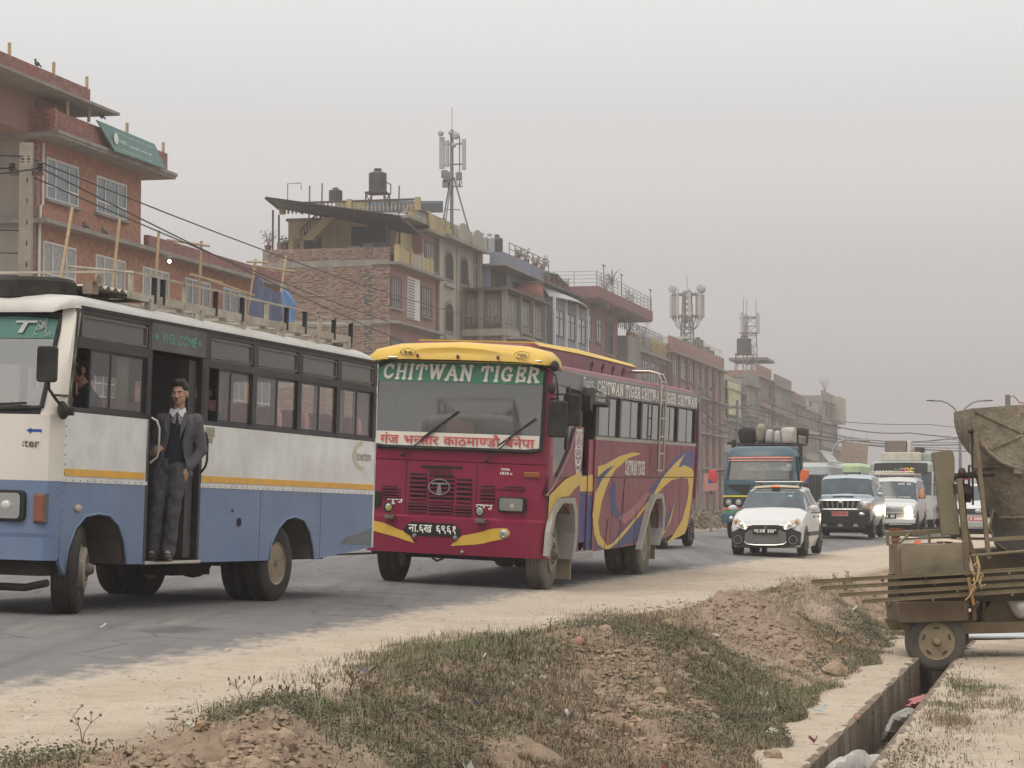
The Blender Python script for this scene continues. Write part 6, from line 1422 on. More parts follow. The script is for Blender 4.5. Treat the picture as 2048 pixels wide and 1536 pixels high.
for k in range(0,12,2):
 a,b=sp_[k],sp_[k+1];d_=((b[0]-a[0])/(a[1]-b[1]));z0=0
 MB().tube([(a[0]+1,0,a[1]),(b[0]+1,.05,b[1]),(b[0]+1+d_*b[1]*.3,.1,0)],.055,7).build('bamboo_pole',M_BAMB,sc,smooth=True)
hp=[(1.39,10.42),(5.46,10.65),(3.62,9.42),(10.56,9.23),(10.26,10.4),(15.21,10.66),(3.62,9.39),(6.9,9.4),(9.63,10.48),(11.95,10.7)]
for k in range(0,10,2):a,b=hp[k],hp[k+1];MB().tube([(a[0]+1,-.1,a[1]),(b[0]+1,-.1,b[1])],.045,7).build('bamboo_pole',M_BAMB,sc,smooth=True)
tp=[(10.28,10.13),(9.97,8.23),(13.66,8.45),(13.39,9.66)]
tarp=MB();n=16
for j in range(9):
 for i in range(n+1):
  a=i/n;b=j/8;top_=Vector(tp[0]).lerp(Vector(tp[3]),a);bot=Vector(tp[1]).lerp(Vector(tp[2]),a);p=top_.lerp(bot,b)
  sag=-.25*math.sin(math.pi*a)*(1-b);tarp.v.append((p[0],-3.2+.16*math.sin(a*19+b*2)*(.3+b),p[1]+sag))
tarp.f=[(j*(n+1)+i,j*(n+1)+i+1,(j+1)*(n+1)+i+1,(j+1)*(n+1)+i)for j in range(8)for i in range(n)]
tarp.v=[tuple(FP(*p))for p in tarp.v]
tag(tarp.build('tarpaulin',mat('navy tarpaulin',(.055,.075,.145),.6,var=.2,scale=3),None,smooth=True),'navy blue tarpaulin hung from the bamboo poles','tarpaulin')
tp2=[(15.12,9.99),(16.2,9.98),(16.98,9.42),(16.99,8.62),(15.39,8.49)]
tp2=[FP(p[0],-2.6+.12*(k%2),p[1])for k,p in enumerate(tp2)]
tag(MB().add([tuple(p)for p in tp2]+[tuple(p+FD*.05)for p in tp2],[(0,1,2,3,4),(9,8,7,6,5)]).build('tarpaulin',mat('bright blue tarpaulin',(.05,.20,.48),.5,var=.15,scale=3),None),'bright blue plastic sheet behind the navy tarpaulin','tarpaulin')
def ray_x(px,Y):return(px-1024)/4556*Y
def gz(x,y):return float(road_h(np.array([x]),np.array([y]))[0])
M_WCAR=mat('white car paint',(.50,.51,.51),.25,var=.04,scale=2,dirt=(.40,.37,.32),damt=.28,spec=.6)
M_SILV=mat('silver blue paint',(.33,.39,.45),.28,.35,var=.06,scale=2,dirt=(.36,.35,.32),damt=.3)
M_GREYP=mat('silver grey paint',(.36,.38,.38),.3,.3,var=.06,scale=2,dirt=(.34,.32,.29),damt=.35)
M_BLK2=mat('black bumper plastic',(.020,.021,.023),.5,spec=.2,var=.15,dirt=(.08,.075,.065),damt=.4)
G_CAR=glassm('car glass',(.22,.25,.27),.26,.03,haze=.08,hcol=(.2,.22,.23))
M_AMB=mat('amber lens',(.62,.28,.10),.25,spec=.7)
M_PLR=mat('red number plate',(.48,.10,.11),.5,var=.05)
M_RT=mat('faint plate lettering',(.25,.03,.04),.6)
def car(name,label,cat,px,Y,yaw,st,body,iw,wins,wheels,r,group=None,tm=None,seats=True,zadd=0.,glass=None):
 x=ray_x(px,Y);t=thing(name,label,cat,(x,Y,gz(x,Y)+zadd),R(90-yaw),group)
 def ring(s):
  xx,w,zb,zt_,wt,zt=s
  L=[(-w*.9,zb),(-w,zb+(zt_-zb)*.25),(-w*1.005,zt_-(zt_-zb)*.15),(-w*.975,zt_),(-wt,zt-.045),(-wt*.86,zt-.008),(0,zt+.018)]
  L=L+[(-a,b)for a,b in reversed(L[:-1])]
  return[(xx,a,b)for a,b in L]
 S=[ring(s)for s in st]
 t['_']=0;del t['_']
 MB().loft(S).build('body',body,t,smooth=True,ang=38)
 def patch(i,j0,j1,t0=.05,t1=.95,e0=.06,e1=.06,off=.012,nm='window',m=None,f=None):
  mb=MB();nk=j1-j0;rows=[]
  for tt in(t0,(t0+t1)/2,t1):
   a=[Vector(S[i][j]).lerp(Vector(S[i+1][j]),tt)for j in range(j0,j1+1)]
   a[0]=a[0].lerp(a[1],e0);a[-1]=a[-1].lerp(a[-2],e1);rows.append(a)
  c=(Vector(S[i][0])+Vector(S[i+1][-1]))/2;c.y=0;c.z=.6
  c.x=(S[i][0][0]+S[i+1][0][0])/2+(1.0 if nk>2 else 0)
  rows=[[p+(p-c).normalized()*off for p in a]for a in rows]
  mb.loft([[tuple(p)for p in a]for a in rows],closed=False,caps=False)
  return mb.build(nm,m or glass or G_CARB,t,smooth=True)
 patch(iw,3,9,.07,.93,.12,.12,nm='windscreen')
 fr=MB()
 for i,a,b in wins:
  patch(i,3,4,a,b,.10,.12);patch(i,8,9,a,b,.12,.10)
 for xw in wheels:
  w=max(np.interp(xw,[s[0]for s in st],[s[1]for s in st]),.5)
  for s_ in(-1,1):
   MB().prism(arc(xw,r*1.02,r*1.2,r*1.22,0,180,12)+[(xw-r*1.2,.16),(xw+r*1.2,.16)],'y',s_*(w*.985),s_*(w*1.012)).build('wheel_arch',M_BLK2,t)
  wheel(t,xw,-w*1.02-.0,r,.19,'wheel',dish=.02,nuts=5,n=28,tm=tm,rimm=M_RIMC);wheel(t,xw,w*1.02-.19,r,.19,'wheel',n=28,nuts=5,tm=tm,rimm=M_RIMC)
 MB().box(.5,-.6,.17,st[-1][0]-.4,.6,.3).build('underbody',M_UNDER,t)
 return t,S
M_RIMC=mat('car wheel cover',(.34,.33,.31),.45,.4,var=.15,dirt=(.2,.17,.13),damt=.6)
G_CARB=mat('dark car glass',(.035,.050,.060),.06,var=.5,scale=2.2,spec=.45)
def mirror(t,x,y,z,m,s=1):
 e=MB().ell((x,y,z),(.05,.10,.07),12,8).bar((x+.02,y*.86,z-.03),(x+.01,y,z-.02),.03,.03).build('mirror',m,t,smooth=True);return e
def squig(par,rect,m,x,n=8,name='faint_lettering',seed=1):
 """illegible small print: short strokes"""
 y0,z0,y1,z1=rect;rr=random.Random(seed);mb=MB();w=(y1-y0)/n
 for k in range(n):
  if rr.random()<.12:continue
  a=y0+w*k
  mb.add([(x,a+w*.1,z0+(z1-z0)*rr.uniform(0,.3)),(x,a+w*.1+w*.3,z0+(z1-z0)*rr.uniform(0,.2)),(x,a+w*.35,z1),(x,a+w*.1,z1)],[(0,1,2,3)])
  mb.add([(x-.0005,a+w*.1,z1-(z1-z0)*.25),(x-.0005,a+w*.85,z1-(z1-z0)*.3),(x-.0005,a+w*.85,z1),(x-.0005,a+w*.1,z1)],[(0,1,2,3)])
  mb.add([(x-.001,a+w*.55,z0),(x-.001,a+w*.85,z0+(z1-z0)*.1),(x-.001,a+w*.8,z0+(z1-z0)*.6),(x-.001,a+w*.5,z0+(z1-z0)*.5)],[(0,1,2,3)])
 return mb.build(name,m,par,keep=True)
c1,S=car('small_car','small white hatchback with roof rails and black number plate, nearest car to the verge','car',1531,47.3,14.5,[(-.04,.58,.30,.52,.54,.60),(.0,.68,.22,.60,.62,.68),(.12,.735,.19,.68,.66,.76),(.42,.755,.18,.80,.68,.86),(.92,.76,.18,.92,.68,.985),(1.58,.765,.18,.95,.56,1.41),(2.1,.765,.18,.96,.565,1.47),(2.75,.765,.18,.97,.56,1.46),(3.2,.75,.2,.97,.53,1.38),(3.42,.72,.25,.92,.55,1.02),(3.46,.68,.3,.8,.55,.85)],M_WCAR,4,[(4,.5,.93),(5,.05,.95),(6,.05,.85)],(.62,2.98),.285)
bp=MB()
def fbow(y,x=-.045):return x-.02+.01*(y/.72)**2+.13*(abs(y)/.74)**10
def fband(t,pts_up,pts_lo,m,name,d=0.,fb=fbow):
 U_=np.array(pts_up);L_=np.array(pts_lo);n=16;q=np.linspace(0,1,n);mb=MB()
 a=[(np.interp(k,np.linspace(0,1,len(U_)),U_[:,0]),np.interp(k,np.linspace(0,1,len(U_)),U_[:,1]))for k in q]
 b=[(np.interp(k,np.linspace(0,1,len(L_)),L_[:,0]),np.interp(k,np.linspace(0,1,len(L_)),L_[:,1]))for k in q]
 mb.add([(fb(y)-d,y,z)for y,z in a]+[(fb(y)-d+.01,y,z)for y,z in b],[(i,i+1,n+i+1,n+i)for i in range(n-1)])
 return mb.build(name,m,t,smooth=True)
fband(c1,[(-.73,.50),(-.5,.60),(-.25,.655),(.25,.655),(.5,.60),(.73,.50)],[(-.71,.24),(-.4,.20),(.4,.20),(.71,.24)],M_BLK2,'bumper',.03)
gr=fband(c1,[(-.42,.50),(-.3,.555),(.3,.555),(.42,.50)],[(-.44,.30),(-.34,.26),(.34,.26),(.44,.30)],mat('mesh grille',(.16,.155,.15),.6,bump=1,bscale=90),'grille',.045)
MB().tube([(fbow(y)-.05,y,z)for y,z in[(-.44,.31),(-.38,.26),(-.2,.24),(.2,.24),(.38,.26),(.44,.31)]],.014,6).build('chrome_strip',M_CHROME,gr,smooth=True)
for s in(-1,1):
 fl=MB().lathe([(.095,0),(.09,-.02),(.082,-.02),(.08,.0)],c=(fbow(.56)-.04,.57*s,.35),axis=(1,-.25*s,0),n=20).build('fog_lamp_ring',M_CHROME,c1,smooth=True)
 MB().lathe([(.082,0),(.05,.005),(.001,-.005)],c=(fbow(.56)-.045,.57*s,.35),axis=(1,-.25*s,0),n=16).build('fog_lamp',M_BLK2,fl,smooth=True)
 ys_=[.36,.50,.66,.70,.60,.42];zs_=[.60,.75,.80,.72,.62,.55]
 hp_=[(fbow(a)+.0+(z-.6)*.55-.035,a*s,z)for a,z in zip(ys_,zs_)]
 hh=MB().add(hp_+[(p[0]+.12,p[1],p[2])for p in hp_],[tuple(range(6)),tuple(range(11,5,-1))]+[(i,(i+1)%6,6+(i+1)%6,6+i)for i in range(6)]).build('headlight',mat('headlamp glass',(.50,.45,.38),.15,.3,var=.35,scale=14,spec=.9),c1,bevel=.008)
 MB().ell((fbow(.5)+.03-.035,.50*s,.655),(.02,.05,.045)).build('bulb',M_REFL,hh,smooth=True)
 MB().ell((fbow(.62)+.07-.035,.635*s,.735),(.025,.035,.04)).build('indicator',M_AMB,hh,smooth=True)
MB().box(-.135,-.26,.475,-.12,.26,.575).build('number_plate',M_BLACK,c1)
text('plate_lettering','',M_WHITEP,c1,(-.139,.23,.49),(0,-1,0),(0,0,1),.46,.075,data=devanagari(['बा.','२','ज',' ','३','३','४','१'],.03))
MB().box(-.095,-.03,.60,-.085,.03,.612).box(-.096,-.03,.612,-.086,-.015,.63).box(-.095,-.03,.626,-.085,.03,.638).box(-.096,.015,.588,-.086,.03,.61).box(-.095,-.03,.582,-.085,.03,.592).build('maker_badge',M_CHROME,c1)
for s in(-1,1):mirror(c1,1.05,.86*s,1.0,M_WCAR)
rr_=MB()
for s in(-1,1):rr_.tube([(1.65,.5*s,1.45),(1.75,.5*s,1.54),(2.8,.5*s,1.55),(2.9,.5*s,1.47)],.022,8)
rr_.build('roof_rail',M_BLK2,c1,smooth=True)
MB().box(1.95,-.52,1.545,2.08,.52,1.575).build('cross_bar',M_CHROME,c1,bevel=.01)
MB().add([(1.54,-.5,1.435),(1.54,.5,1.435),(1.86,.5,1.475),(1.86,-.5,1.475),(1.54,0,1.452),(1.86,0,1.50)],[(0,4,5,3),(4,1,2,5)]).build('roof_film',mat('tan roof film',(.42,.33,.20),.5),c1)
MB().ell((1.52,.0,1.45),(.05,.10,.025)).build('orange_flower',mat('marigold',(.75,.16,.03),.8),c1,smooth=True)
text('windscreen_lettering','True Traditions Wait to Joi',mat('pale blue lettering',(.42,.52,.54),.6),c1,(1.385,.43,1.325),(0,-1,0),(.55,0,.5),.86,.035)
MB().poly([(1.33,-.30,1.275),(1.33,-.38,1.272),(1.30,-.38,1.24),(1.30,-.30,1.243)]).build('pass_sticker',mat('cyan sticker',(.15,.5,.5),.5),c1)
for s in(-1,1):MB().bar((.98,.1*s+.1,1.0),(1.03,.1*s+.45,1.03),.018).build('wiper',M_BLACK,c1)
MB().box(.95,-.785,.42,2.65,-.768,.50).build('side_moulding',M_BLK2,c1);MB().box(1.5,-.775,.9,3.2,-.76,.92).build('side_trim',M_BLK2,c1)
for x in(1.75,2.6):MB().box(x,-.79,.80,x+.14,-.77,.83).build('door_handle',M_BLK2,c1)
c2,S=car('silver_suv','silver blue four wheel drive with chrome slatted grille and pink number plate','car',1680,66.5,14.5,[(-.02,.80,.45,.95,.76,1.0),(.05,.86,.42,1.02,.80,1.08),(.25,.88,.40,1.08,.80,1.16),(1.0,.90,.40,1.16,.80,1.24),(1.30,.905,.38,1.20,.80,1.27),(1.75,.905,.38,1.22,.72,1.80),(2.3,.905,.38,1.22,.72,1.88),(3.2,.905,.38,1.22,.72,1.90),(4.2,.90,.40,1.22,.70,1.86),(4.4,.88,.45,1.15,.72,1.25)],M_SILV,4,[(4,.45,.95),(5,.05,.95),(6,.05,.95),(7,.03,.9)],(.80,3.45),.37)
MB().box(-.16,-.86,.40,.10,.86,.84).build('bumper',M_BLK2,c2,bevel=.05);MB().box(-.14,-.7,.28,.2,.7,.42).build('skid_plate',M_BLK2,c2,bevel=.03)
gr=MB().prism([(-.52,.86),(.52,.86),(.58,1.10),(-.58,1.10)],'x',-.06,-.02).build('grille',M_OPEN,c2)
MB().tube([(-.07,y,z)for y,z in[(-.52,.86),(.52,.86),(.59,1.12),(-.59,1.12),(-.52,.86)]],.02,6).build('grille_surround',M_CHROME,gr,smooth=True)
for k in range(8):y=-.49+k*.14;MB().bar((-.075,y,.88),(-.075,y*1.1,1.09),.035,.03).build('grille_slat',M_CHROME,gr)
MB().ell((-.10,0,1.06),(.02,.075,.05)).build('maker_badge',M_CHROME,gr,smooth=True)
for s in(-1,1):
 hh=MB().prism([(y*s,z)for y,z in rrect(.60,.84,.88,1.08,.06)],'x',-.05,.08).build('headlight',MATS['headlamp glass'],c2,bevel=.02)
 MB().lathe([(.10,0),(.085,-.02),(.001,-.03)],c=(-.05,.70*s,.96),axis=(1,0,0),n=18).build('reflector',M_REFL,hh,smooth=True)
 MB().box(-.06,.82*s,.88,.0,.89*s,1.02).build('indicator',M_AMB,hh)
 MB().ell((-.165,.62*s,.72),(.02,.09,.05)).build('fog_lamp',M_REFL,c2,smooth=True)
 mirror(c2,1.45,1.02*s,1.30,M_SILV)
MB().box(-.185,-.24,.66,-.17,.24,.80).build('number_plate',mat('pale red plate',(.52,.20,.21),.5),c2)
text('plate_lettering','',mat('red plate text',(.42,.03,.04),.6),c2,(-.188,.21,.685),(0,-1,0),(0,0,1),.42,.09,data=devanagari(['बा.','१','झ',' ','३','०','९','८'],.03))
MB().box(.55,-.3,1.225,.9,.3,1.245).build('bonnet_scoop',M_BLK2,c2,bevel=.01)
for y in(-.45,.0,.45):MB().prism([(y-.08,.36),(y+.08,.36),(y+.04,.44),(y-.04,.44)],'x',-.17,-.14).build('bumper_fin',M_GREYP,c2)
MB().bar((1.6,0,1.85),(1.65,0,1.95),.02).build('aerial',M_BLACK,c2)
for y in(-.3,.4):MB().bar((1.33,y,1.30),(1.40,y+.4,1.34),.02).build('wiper',M_BLACK,c2)
c3,S=car('white_van','white jeep van with one pair of glaring headlights and a rack on its roof','van',1776,73.5,14.5,[(-.02,.78,.42,.85,.74,.92),(.05,.84,.40,.92,.76,1.0),(.3,.86,.40,1.0,.76,1.08),(.95,.88,.40,1.08,.80,1.14),(1.45,.885,.38,1.10,.76,1.78),(2.2,.885,.38,1.12,.76,1.88),(3.4,.885,.38,1.12,.76,1.90),(4.6,.88,.40,1.12,.74,1.86),(4.7,.86,.45,1.1,.74,1.2)],M_WCAR,3,[(4,.3,.95),(5,.05,.95),(6,.05,.95)],(.75,3.7),.36,group='jeep vans')
for s in(-1,1):
 for z in(.84,.66):
  lit=s<0
  hh=MB().lathe([(.105,0),(.10,-.03),(.085,-.035)],c=(-.05,(.64 if z>.7 else .66)*s,z),axis=(1,0,0),n=18).build('headlight',M_CHROME,c3,smooth=True)
  MB().ell((-.075,(.64 if z>.7 else .66)*s,z),(.04,.10,.10),16,10).build('lamp_glow',mat('headlight glare',(1,.85,.6),.4,emit=((1,.78,.48),60))if lit else M_REFL,hh,smooth=True)
gr=MB().box(-.06,-.5,.80,-.02,.5,.90).box(-.065,-.5,.70,-.02,.5,.76).build('grille',M_GREYP,c3,bevel=.01)
MB().lathe([(.06,0),(.06,-.02),(.045,-.02),(.045,0)],c=(-.07,0,.85),axis=(1,0,0),n=16,closed=True).build('maker_badge',M_CHROME,c3)
MB().box(-.12,-.86,.38,.06,.86,.56).build('bumper',M_WCAR,c3,bevel=.04)
MB().box(-.13,-.05-.2,.55,-.115,.32,.69).build('number_plate',M_BLACK,c3);squig(c3,(-.2,.57,.28,.67),M_WHITEP,-.133,7,'plate_lettering',3)
MB().box(1.02,-.78,1.03,1.1,.78,1.06).build('wiper',M_BLACK,c3)
squig(c3,(-.62,1.63,-.12,1.70),M_WHITEP,1.325,7,'windscreen_lettering',5);squig(c3,(-.62,1.20,.30,1.25),M_WHITEP,1.00,16,'windscreen_lettering',8)
rk_=MB()
for s in(-1,1):rk_.tube([(1.6,.7*s,2.0),(4.4,.7*s,2.02)],.02,6)
for x in np.linspace(1.6,4.4,5):rk_.tube([(x,-.7,2.0),(x,.7,2.0)],.015,6).tube([(x,-.7,1.86),(x,-.7,2.0)],.015,6).tube([(x,.7,1.86),(x,.7,2.0)],.015,6)
for y in np.linspace(-.7,.7,7):rk_.tube([(1.6,y,1.96),(1.6,y,2.06)],.01,5)
rk_.tube([(1.6,-.7,2.06),(1.6,.7,2.06)],.015,6);rk_.build('roof_rack',M_LAD,c3,smooth=True)
for s in(-1,1):mirror(c3,1.0,1.0*s,1.25,M_BLK2)
MB().prism([(-1.06,1.2),(-.93,1.22),(-.95,1.50),(-1.04,1.5)],'x',.95,.99).build('orange_cloth',mat('orange cloth',(.62,.22,.06),.8),c3)
hl_=bpy.data.lights.new('headlight_lamp','SPOT');hl_.energy=60;hl_.color=(1,.8,.5);hl_.spot_size=R(150);hl_.shadow_soft_size=.1
for z in(.84,.66):
 o_=bpy.data.objects.new('headlight_lamp',hl_);COL.objects.link(o_);o_.parent=c3;o_.location=(-.16,-.66,z);o_.rotation_euler=(0,R(90),R(10))
c4,S=car('silver_van','silver van half hidden behind the upright mixer board','van',1872,88,14.5,[(-.02,.78,.42,.85,.74,.92),(.05,.84,.40,.92,.76,1.0),(.3,.86,.40,1.0,.76,1.08),(.9,.88,.40,1.08,.80,1.14),(1.4,.885,.38,1.10,.76,1.8),(2.2,.885,.38,1.12,.76,1.92),(3.4,.885,.38,1.12,.76,1.95),(4.6,.88,.40,1.12,.74,1.9),(4.7,.86,.45,1.1,.74,1.2)],M_GREYP,3,[(4,.3,.95),(5,.05,.95),(6,.05,.95)],(.75,3.7),.36,group='jeep vans')
MB().box(1.6,-.75,1.98,4.2,.75,2.05).build('roof_rack',M_LAD,c4);MB().box(-.08,-.6,.7,-.02,.6,.85).build('grille',M_BLK2,c4)
for s in(-1,1):MB().ell((-.05,.65*s,.8),(.05,.12,.09)).build('headlight',M_REFL,c4,smooth=True)
c5,S=car('white_pickup','white pickup with dark grille and red number plate, seen between the mixer struts','pickup',1955,72,14.5,[(-.02,.78,.42,.85,.74,.92),(.05,.84,.40,.95,.78,1.03),(.3,.88,.40,1.02,.80,1.1),(.85,.90,.40,1.12,.80,1.2),(1.55,.90,.38,1.15,.72,1.72),(2.6,.90,.38,1.15,.72,1.78),(2.9,.90,.38,1.15,.72,1.72),(3.0,.9,.38,1.15,.88,1.2),(4.9,.9,.42,1.15,.88,1.2)],M_WCAR,3,[(4,.3,.95),(5,.05,.95)],(.8,3.7),.36)
MB().box(-.08,-.66,.82,-.02,.66,.98).build('grille',M_BLK2,c5,bevel=.02);MB().ell((-.09,0,.9),(.015,.11,.06)).build('maker_badge',M_CHROME,c5,smooth=True)
MB().box(-.13,-.3,.60,-.12,.3,.72).build('number_plate',M_PLR,c5);squig(c5,(-.25,.62,.25,.70),M_WHITEP,-.135,8,'plate_lettering',12)
MB().box(-.12,-.86,.40,.05,.86,.60).box(-.13,-.8,.53,.0,.8,.57).build('bumper',M_GREYP,c5,bevel=.03)
for s in(-1,1):MB().ell((-.03,.74*s,.9),(.05,.1,.08)).build('headlight',M_REFL,c5,smooth=True)
c6,S=car('red_van','red van glimpsed between the mixer drum and its struts','van',1985,96,14.5,[(-.02,.8,.42,.95,.78,1.3),(.05,.85,.40,1.15,.80,1.35),(.5,.88,.40,1.2,.76,2.0),(2.2,.885,.38,1.2,.76,2.1),(4.3,.88,.40,1.2,.74,2.05)],mat('red van paint',(.40,.09,.07),.4,var=.1),1,[(2,.05,.5),(2,.55,.95)],(.9,3.4),.34)
c7,S=car('grey_car','grey car almost wholly hidden behind the maroon coach, only a rear wheel showing','car',1262,49.5,15.5,[(-.04,.58,.35,.52,.54,.60),(.0,.68,.30,.60,.62,.68),(.42,.755,.28,.80,.68,.86),(.92,.76,.28,.92,.68,.985),(1.58,.765,.28,.95,.56,1.41),(3.2,.75,.28,.97,.53,1.38),(3.46,.68,.3,.8,.55,.85)],M_GREYP,3,[(4,.05,.5),(4,.55,.9)],(.2,2.9),.30)
c8,S=car('parked_car','pale car in the far lane, glimpsed under the tail of the minibus','car',668,46,13.5,[(-.04,.6,.25,.52,.54,.60),(.0,.7,.22,.60,.62,.68),(.42,.78,.2,.80,.68,.80),(.92,.8,.2,.85,.7,.9),(1.6,.8,.2,.9,.56,1.3),(3.0,.8,.2,.9,.56,1.32),(3.9,.78,.2,.9,.6,.95)],M_GREYP,3,[(4,.05,.95)],(.7,3.2),.30)
tx=ray_x(1517,62.5);tr=thing('blue_truck','blue flat nosed truck with bundles roped on a rack over its cab','truck',(tx,62.5,gz(tx,62.5)),R(90-14))
M_TB=mat('teal blue truck paint',(.030,.078,.105),.4,var=.08,scale=2,dirt=(.11,.13,.135),damt=.35)
def cab(z,w,x0,r=.12):return[(x0+.35,-w,z),(x0+.12,-w+.02,z),(x0+.02,-w+r,z),(x0-.03,0,z),(x0+.02,w-r,z),(x0+.12,w-.02,z),(x0+.35,w,z)]
cs_=[cab(.60,.99,.02),cab(.75,1.0,0),cab(1.1,1.0,0),cab(1.55,1.0,0),cab(1.62,.99,.02)]
MB().loft([c+[(1.7,c[-1][1],c[0][2]),(1.7,c[0][1],c[0][2])]for c in cs_]).build('cab_lower',M_TB,tr,smooth=True,ang=40)
cu_=[cab(1.62,.99,.03),cab(2.28,.93,.30)];cr_=[cab(2.28,.93,.30),cab(2.42,.91,.36),cab(2.52,.84,.46),cab(2.56,.70,.62)]
MB().loft([c+[(1.7,c[-1][1],c[0][2]),(1.7,c[0][1],c[0][2])]for c in cr_]).build('cab_roof',M_TB,tr,smooth=True,ang=50)
for s in(-1,1):
 MB().bar((.22,.95*s,1.6),(.45,.90*s,2.32),.09,.07).bar((.98,.985*s,1.6),(1.0,.92*s,2.3),.08,.05).build('cab_pillar',M_TB,tr)
 MB().box(1.62,.7*s,1.6,1.7,.99*s,2.3).build('cab_pillar',M_TB,tr)
 MB().poly([(.30,.97*s,1.62),(1.65,.99*s,1.62),(1.65,.92*s,2.3),(.52,.91*s,2.3)]).build('side_window',G_CARB,tr)
MB().loft([cab(1.63,.95,.04)[1:-1],cab(2.27,.90,.30)[1:-1]],closed=False,caps=False).build('windscreen',glassm('truck windscreen',(.40,.43,.43),.05,.25,haze=.20,hcol=(.10,.13,.13)),tr,smooth=True)
MB().box(1.6,-.95,1.0,1.68,.95,1.75).box(1.6,-.95,2.1,1.68,.95,2.3).build('cab_rear_wall',M_DARKIN,tr)
pk=mat('faded pink garland',(.55,.22,.18),.7,var=.2,scale=14)
MB().loft([cab(2.22,.90,.255)[1:-1],cab(2.265,.90,.273)[1:-1]],closed=False,caps=False).loft([cab(2.15,.905,.225)[1:-1],cab(2.18,.905,.237)[1:-1]],closed=False,caps=False).build('windscreen_strip',pk,tr)
MB().box(.5,-.7,2.0,.56,-.2,2.12).box(.5,.0,2.0,.56,.35,2.12).build('cab_sticker',mat('pale blue sticker',(.30,.38,.42),.6),tr)
MB().lathe([(.12,0),(.16,.18),(.01,.18)],c=(.5,.0,1.62),axis=(0,0,1),n=12).tube([(.5,-.1,1.8),(.42,.0,2.2),(.5,.1,1.8)],.012,5).build('hanging_pot',mat('pale woven pot',(.34,.33,.28),.8),tr)
MB().ell((.7,.45,1.72),(.2,.28,.2)).build('bundle',mat('beige bundle',(.28,.25,.18),.9,bump=.5,bscale=8),tr,smooth=True)
MB().box(-.10,-1.03,.46,.10,1.03,.72).build('bumper',M_TB,tr,bevel=.03)
MB().box(-.045,-.98,.90,.0,-.35,1.14).box(-.045,.35,.90,0,.98,1.14).build('lamp_panel',M_BLK2,tr,bevel=.02)
for y in(-.82,-.55,.55,.82):
 hh=MB().lathe([(.085,0),(.08,-.03),(.065,-.03)],c=(-.05,y,1.02),axis=(1,0,0),n=16).build('headlight',M_CHROME,tr,smooth=True)
 MB().ell((-.065,y,1.02),(.02,.06,.06)).build('lens',M_REFL,hh,smooth=True)
MB().box(-.035,-.99,1.16,.0,.99,1.20).build('yellow_stripe',mat('truck yellow',(.72,.55,.08),.5),tr);MB().box(-.035,-.99,.80,0,.99,.87).build('orange_panel',mat('truck orange',(.55,.16,.03),.5),tr);MB().box(-.035,-.99,.73,.0,.99,.78).build('green_stripe',mat('truck green',(.06,.32,.12),.5),tr)
MB().box(-.04,-.32,1.33,-.02,.18,1.38).prism([(.2,1.5),(.95,1.5),(.35,1.2)],'x',-.03,-.02).build('vent',M_BLK2,tr)
MB().ell((-.11,.75,.59),(.02,.05,.05)).build('fog_lamp',M_WHITEP,tr,smooth=True)
for s,m_ in((1,mat('red mirror cover',(.50,.05,.06),.7)),(-1,mat('orange mirror cover',(.60,.13,.04),.7))):
 MB().tube([(.2,.97*s,1.9),(.0,1.22*s,1.85)],.015,6).build('mirror_arm',M_BLACK,tr)
 MB().prism([(1.14*s,1.55),(1.36*s,1.55),(1.38*s,1.88),(1.2*s,1.92),(1.14*s,1.8)],'x',-.08,.02).build('mirror',m_,tr,bevel=.03)
 MB().prism([(1.24*s,1.53),(1.39*s,1.53),(1.37*s,1.7)],'x',-.1,-.085).build('blue_flag',mat('blue cloth',(.05,.07,.25),.8),tr)
MB().box(.1,-.2,1.18,.2,-.0,1.22).ell((-.03,-.1,1.22),(.04,.2,.05)).build('red_garland',mat('red garland',(.5,.04,.05),.8),tr)
bedm=mat('dark green steel bed',(.055,.065,.055),.7,.2,var=.3,scale=5,dirt=(.16,.15,.12),damt=.5)
MB().box(1.85,-1.05,.95,5.6,1.05,1.05).build('bed_floor',bedm,tr)
for y in(-1.07,1.03):
 MB().box(1.85,y,1.05,5.6,y+.04,1.78).build('bed_side',bedm,tr)
 for k in range(11):MB().box(1.86+k*.36,y-.03 if y<0 else y+.04,1.0,1.94+k*.36,y if y<0 else y+.07,1.80).build('bed_rib',bedm,tr)
MB().box(1.85,-1.05,1.05,1.9,1.05,1.9).build('bed_front',bedm,tr)
MB().box(1.72,-1.0,1.5,1.80,-.88,2.78).box(1.72,.88,1.5,1.80,1.0,2.78).box(.9,-1.0,2.66,3.0,-.96,2.70).box(.9,.96,2.66,3.0,1.0,2.70).box(.9,-1,2.62,.94,1,2.66).box(2.9,-1,2.62,2.94,1,2.66).build('cab_rack',M_BLK2,tr)
for k in range(8):MB().tube([(.95+k*.28,-1,2.64),(.95+k*.28,-1.0,2.85)],.012,5).build('rack_bar',M_LAD,tr)
MB().tube([(.9,-1,2.85),(3.0,-1,2.85)],.014,5).build('rack_bar',M_LAD,tr)
wheel(tr,1.0,-1.0,.42,.24,'wheel',dual=False,n=28,rimm=mat('brown painted rim',(.22,.15,.09),.7));wheel(tr,1.0,.74,.42,.24,'wheel',n=28,rimm=MATS['brown painted rim']);wheel(tr,4.4,-1.05,.42,.22,'wheel',n=28,dual=True);wheel(tr,4.4,.55,.42,.22,'wheel',n=28,dual=True)
MB().box(.4,-.45,.5,5.5,-.35,.7).box(.4,.35,.5,5.5,.45,.7).tube([(1,-.9,.42),(1,.9,.42)],.05,8).tube([(4.4,-.9,.42),(4.4,.9,.42)],.07,8).build('chassis',M_UNDER,tr)
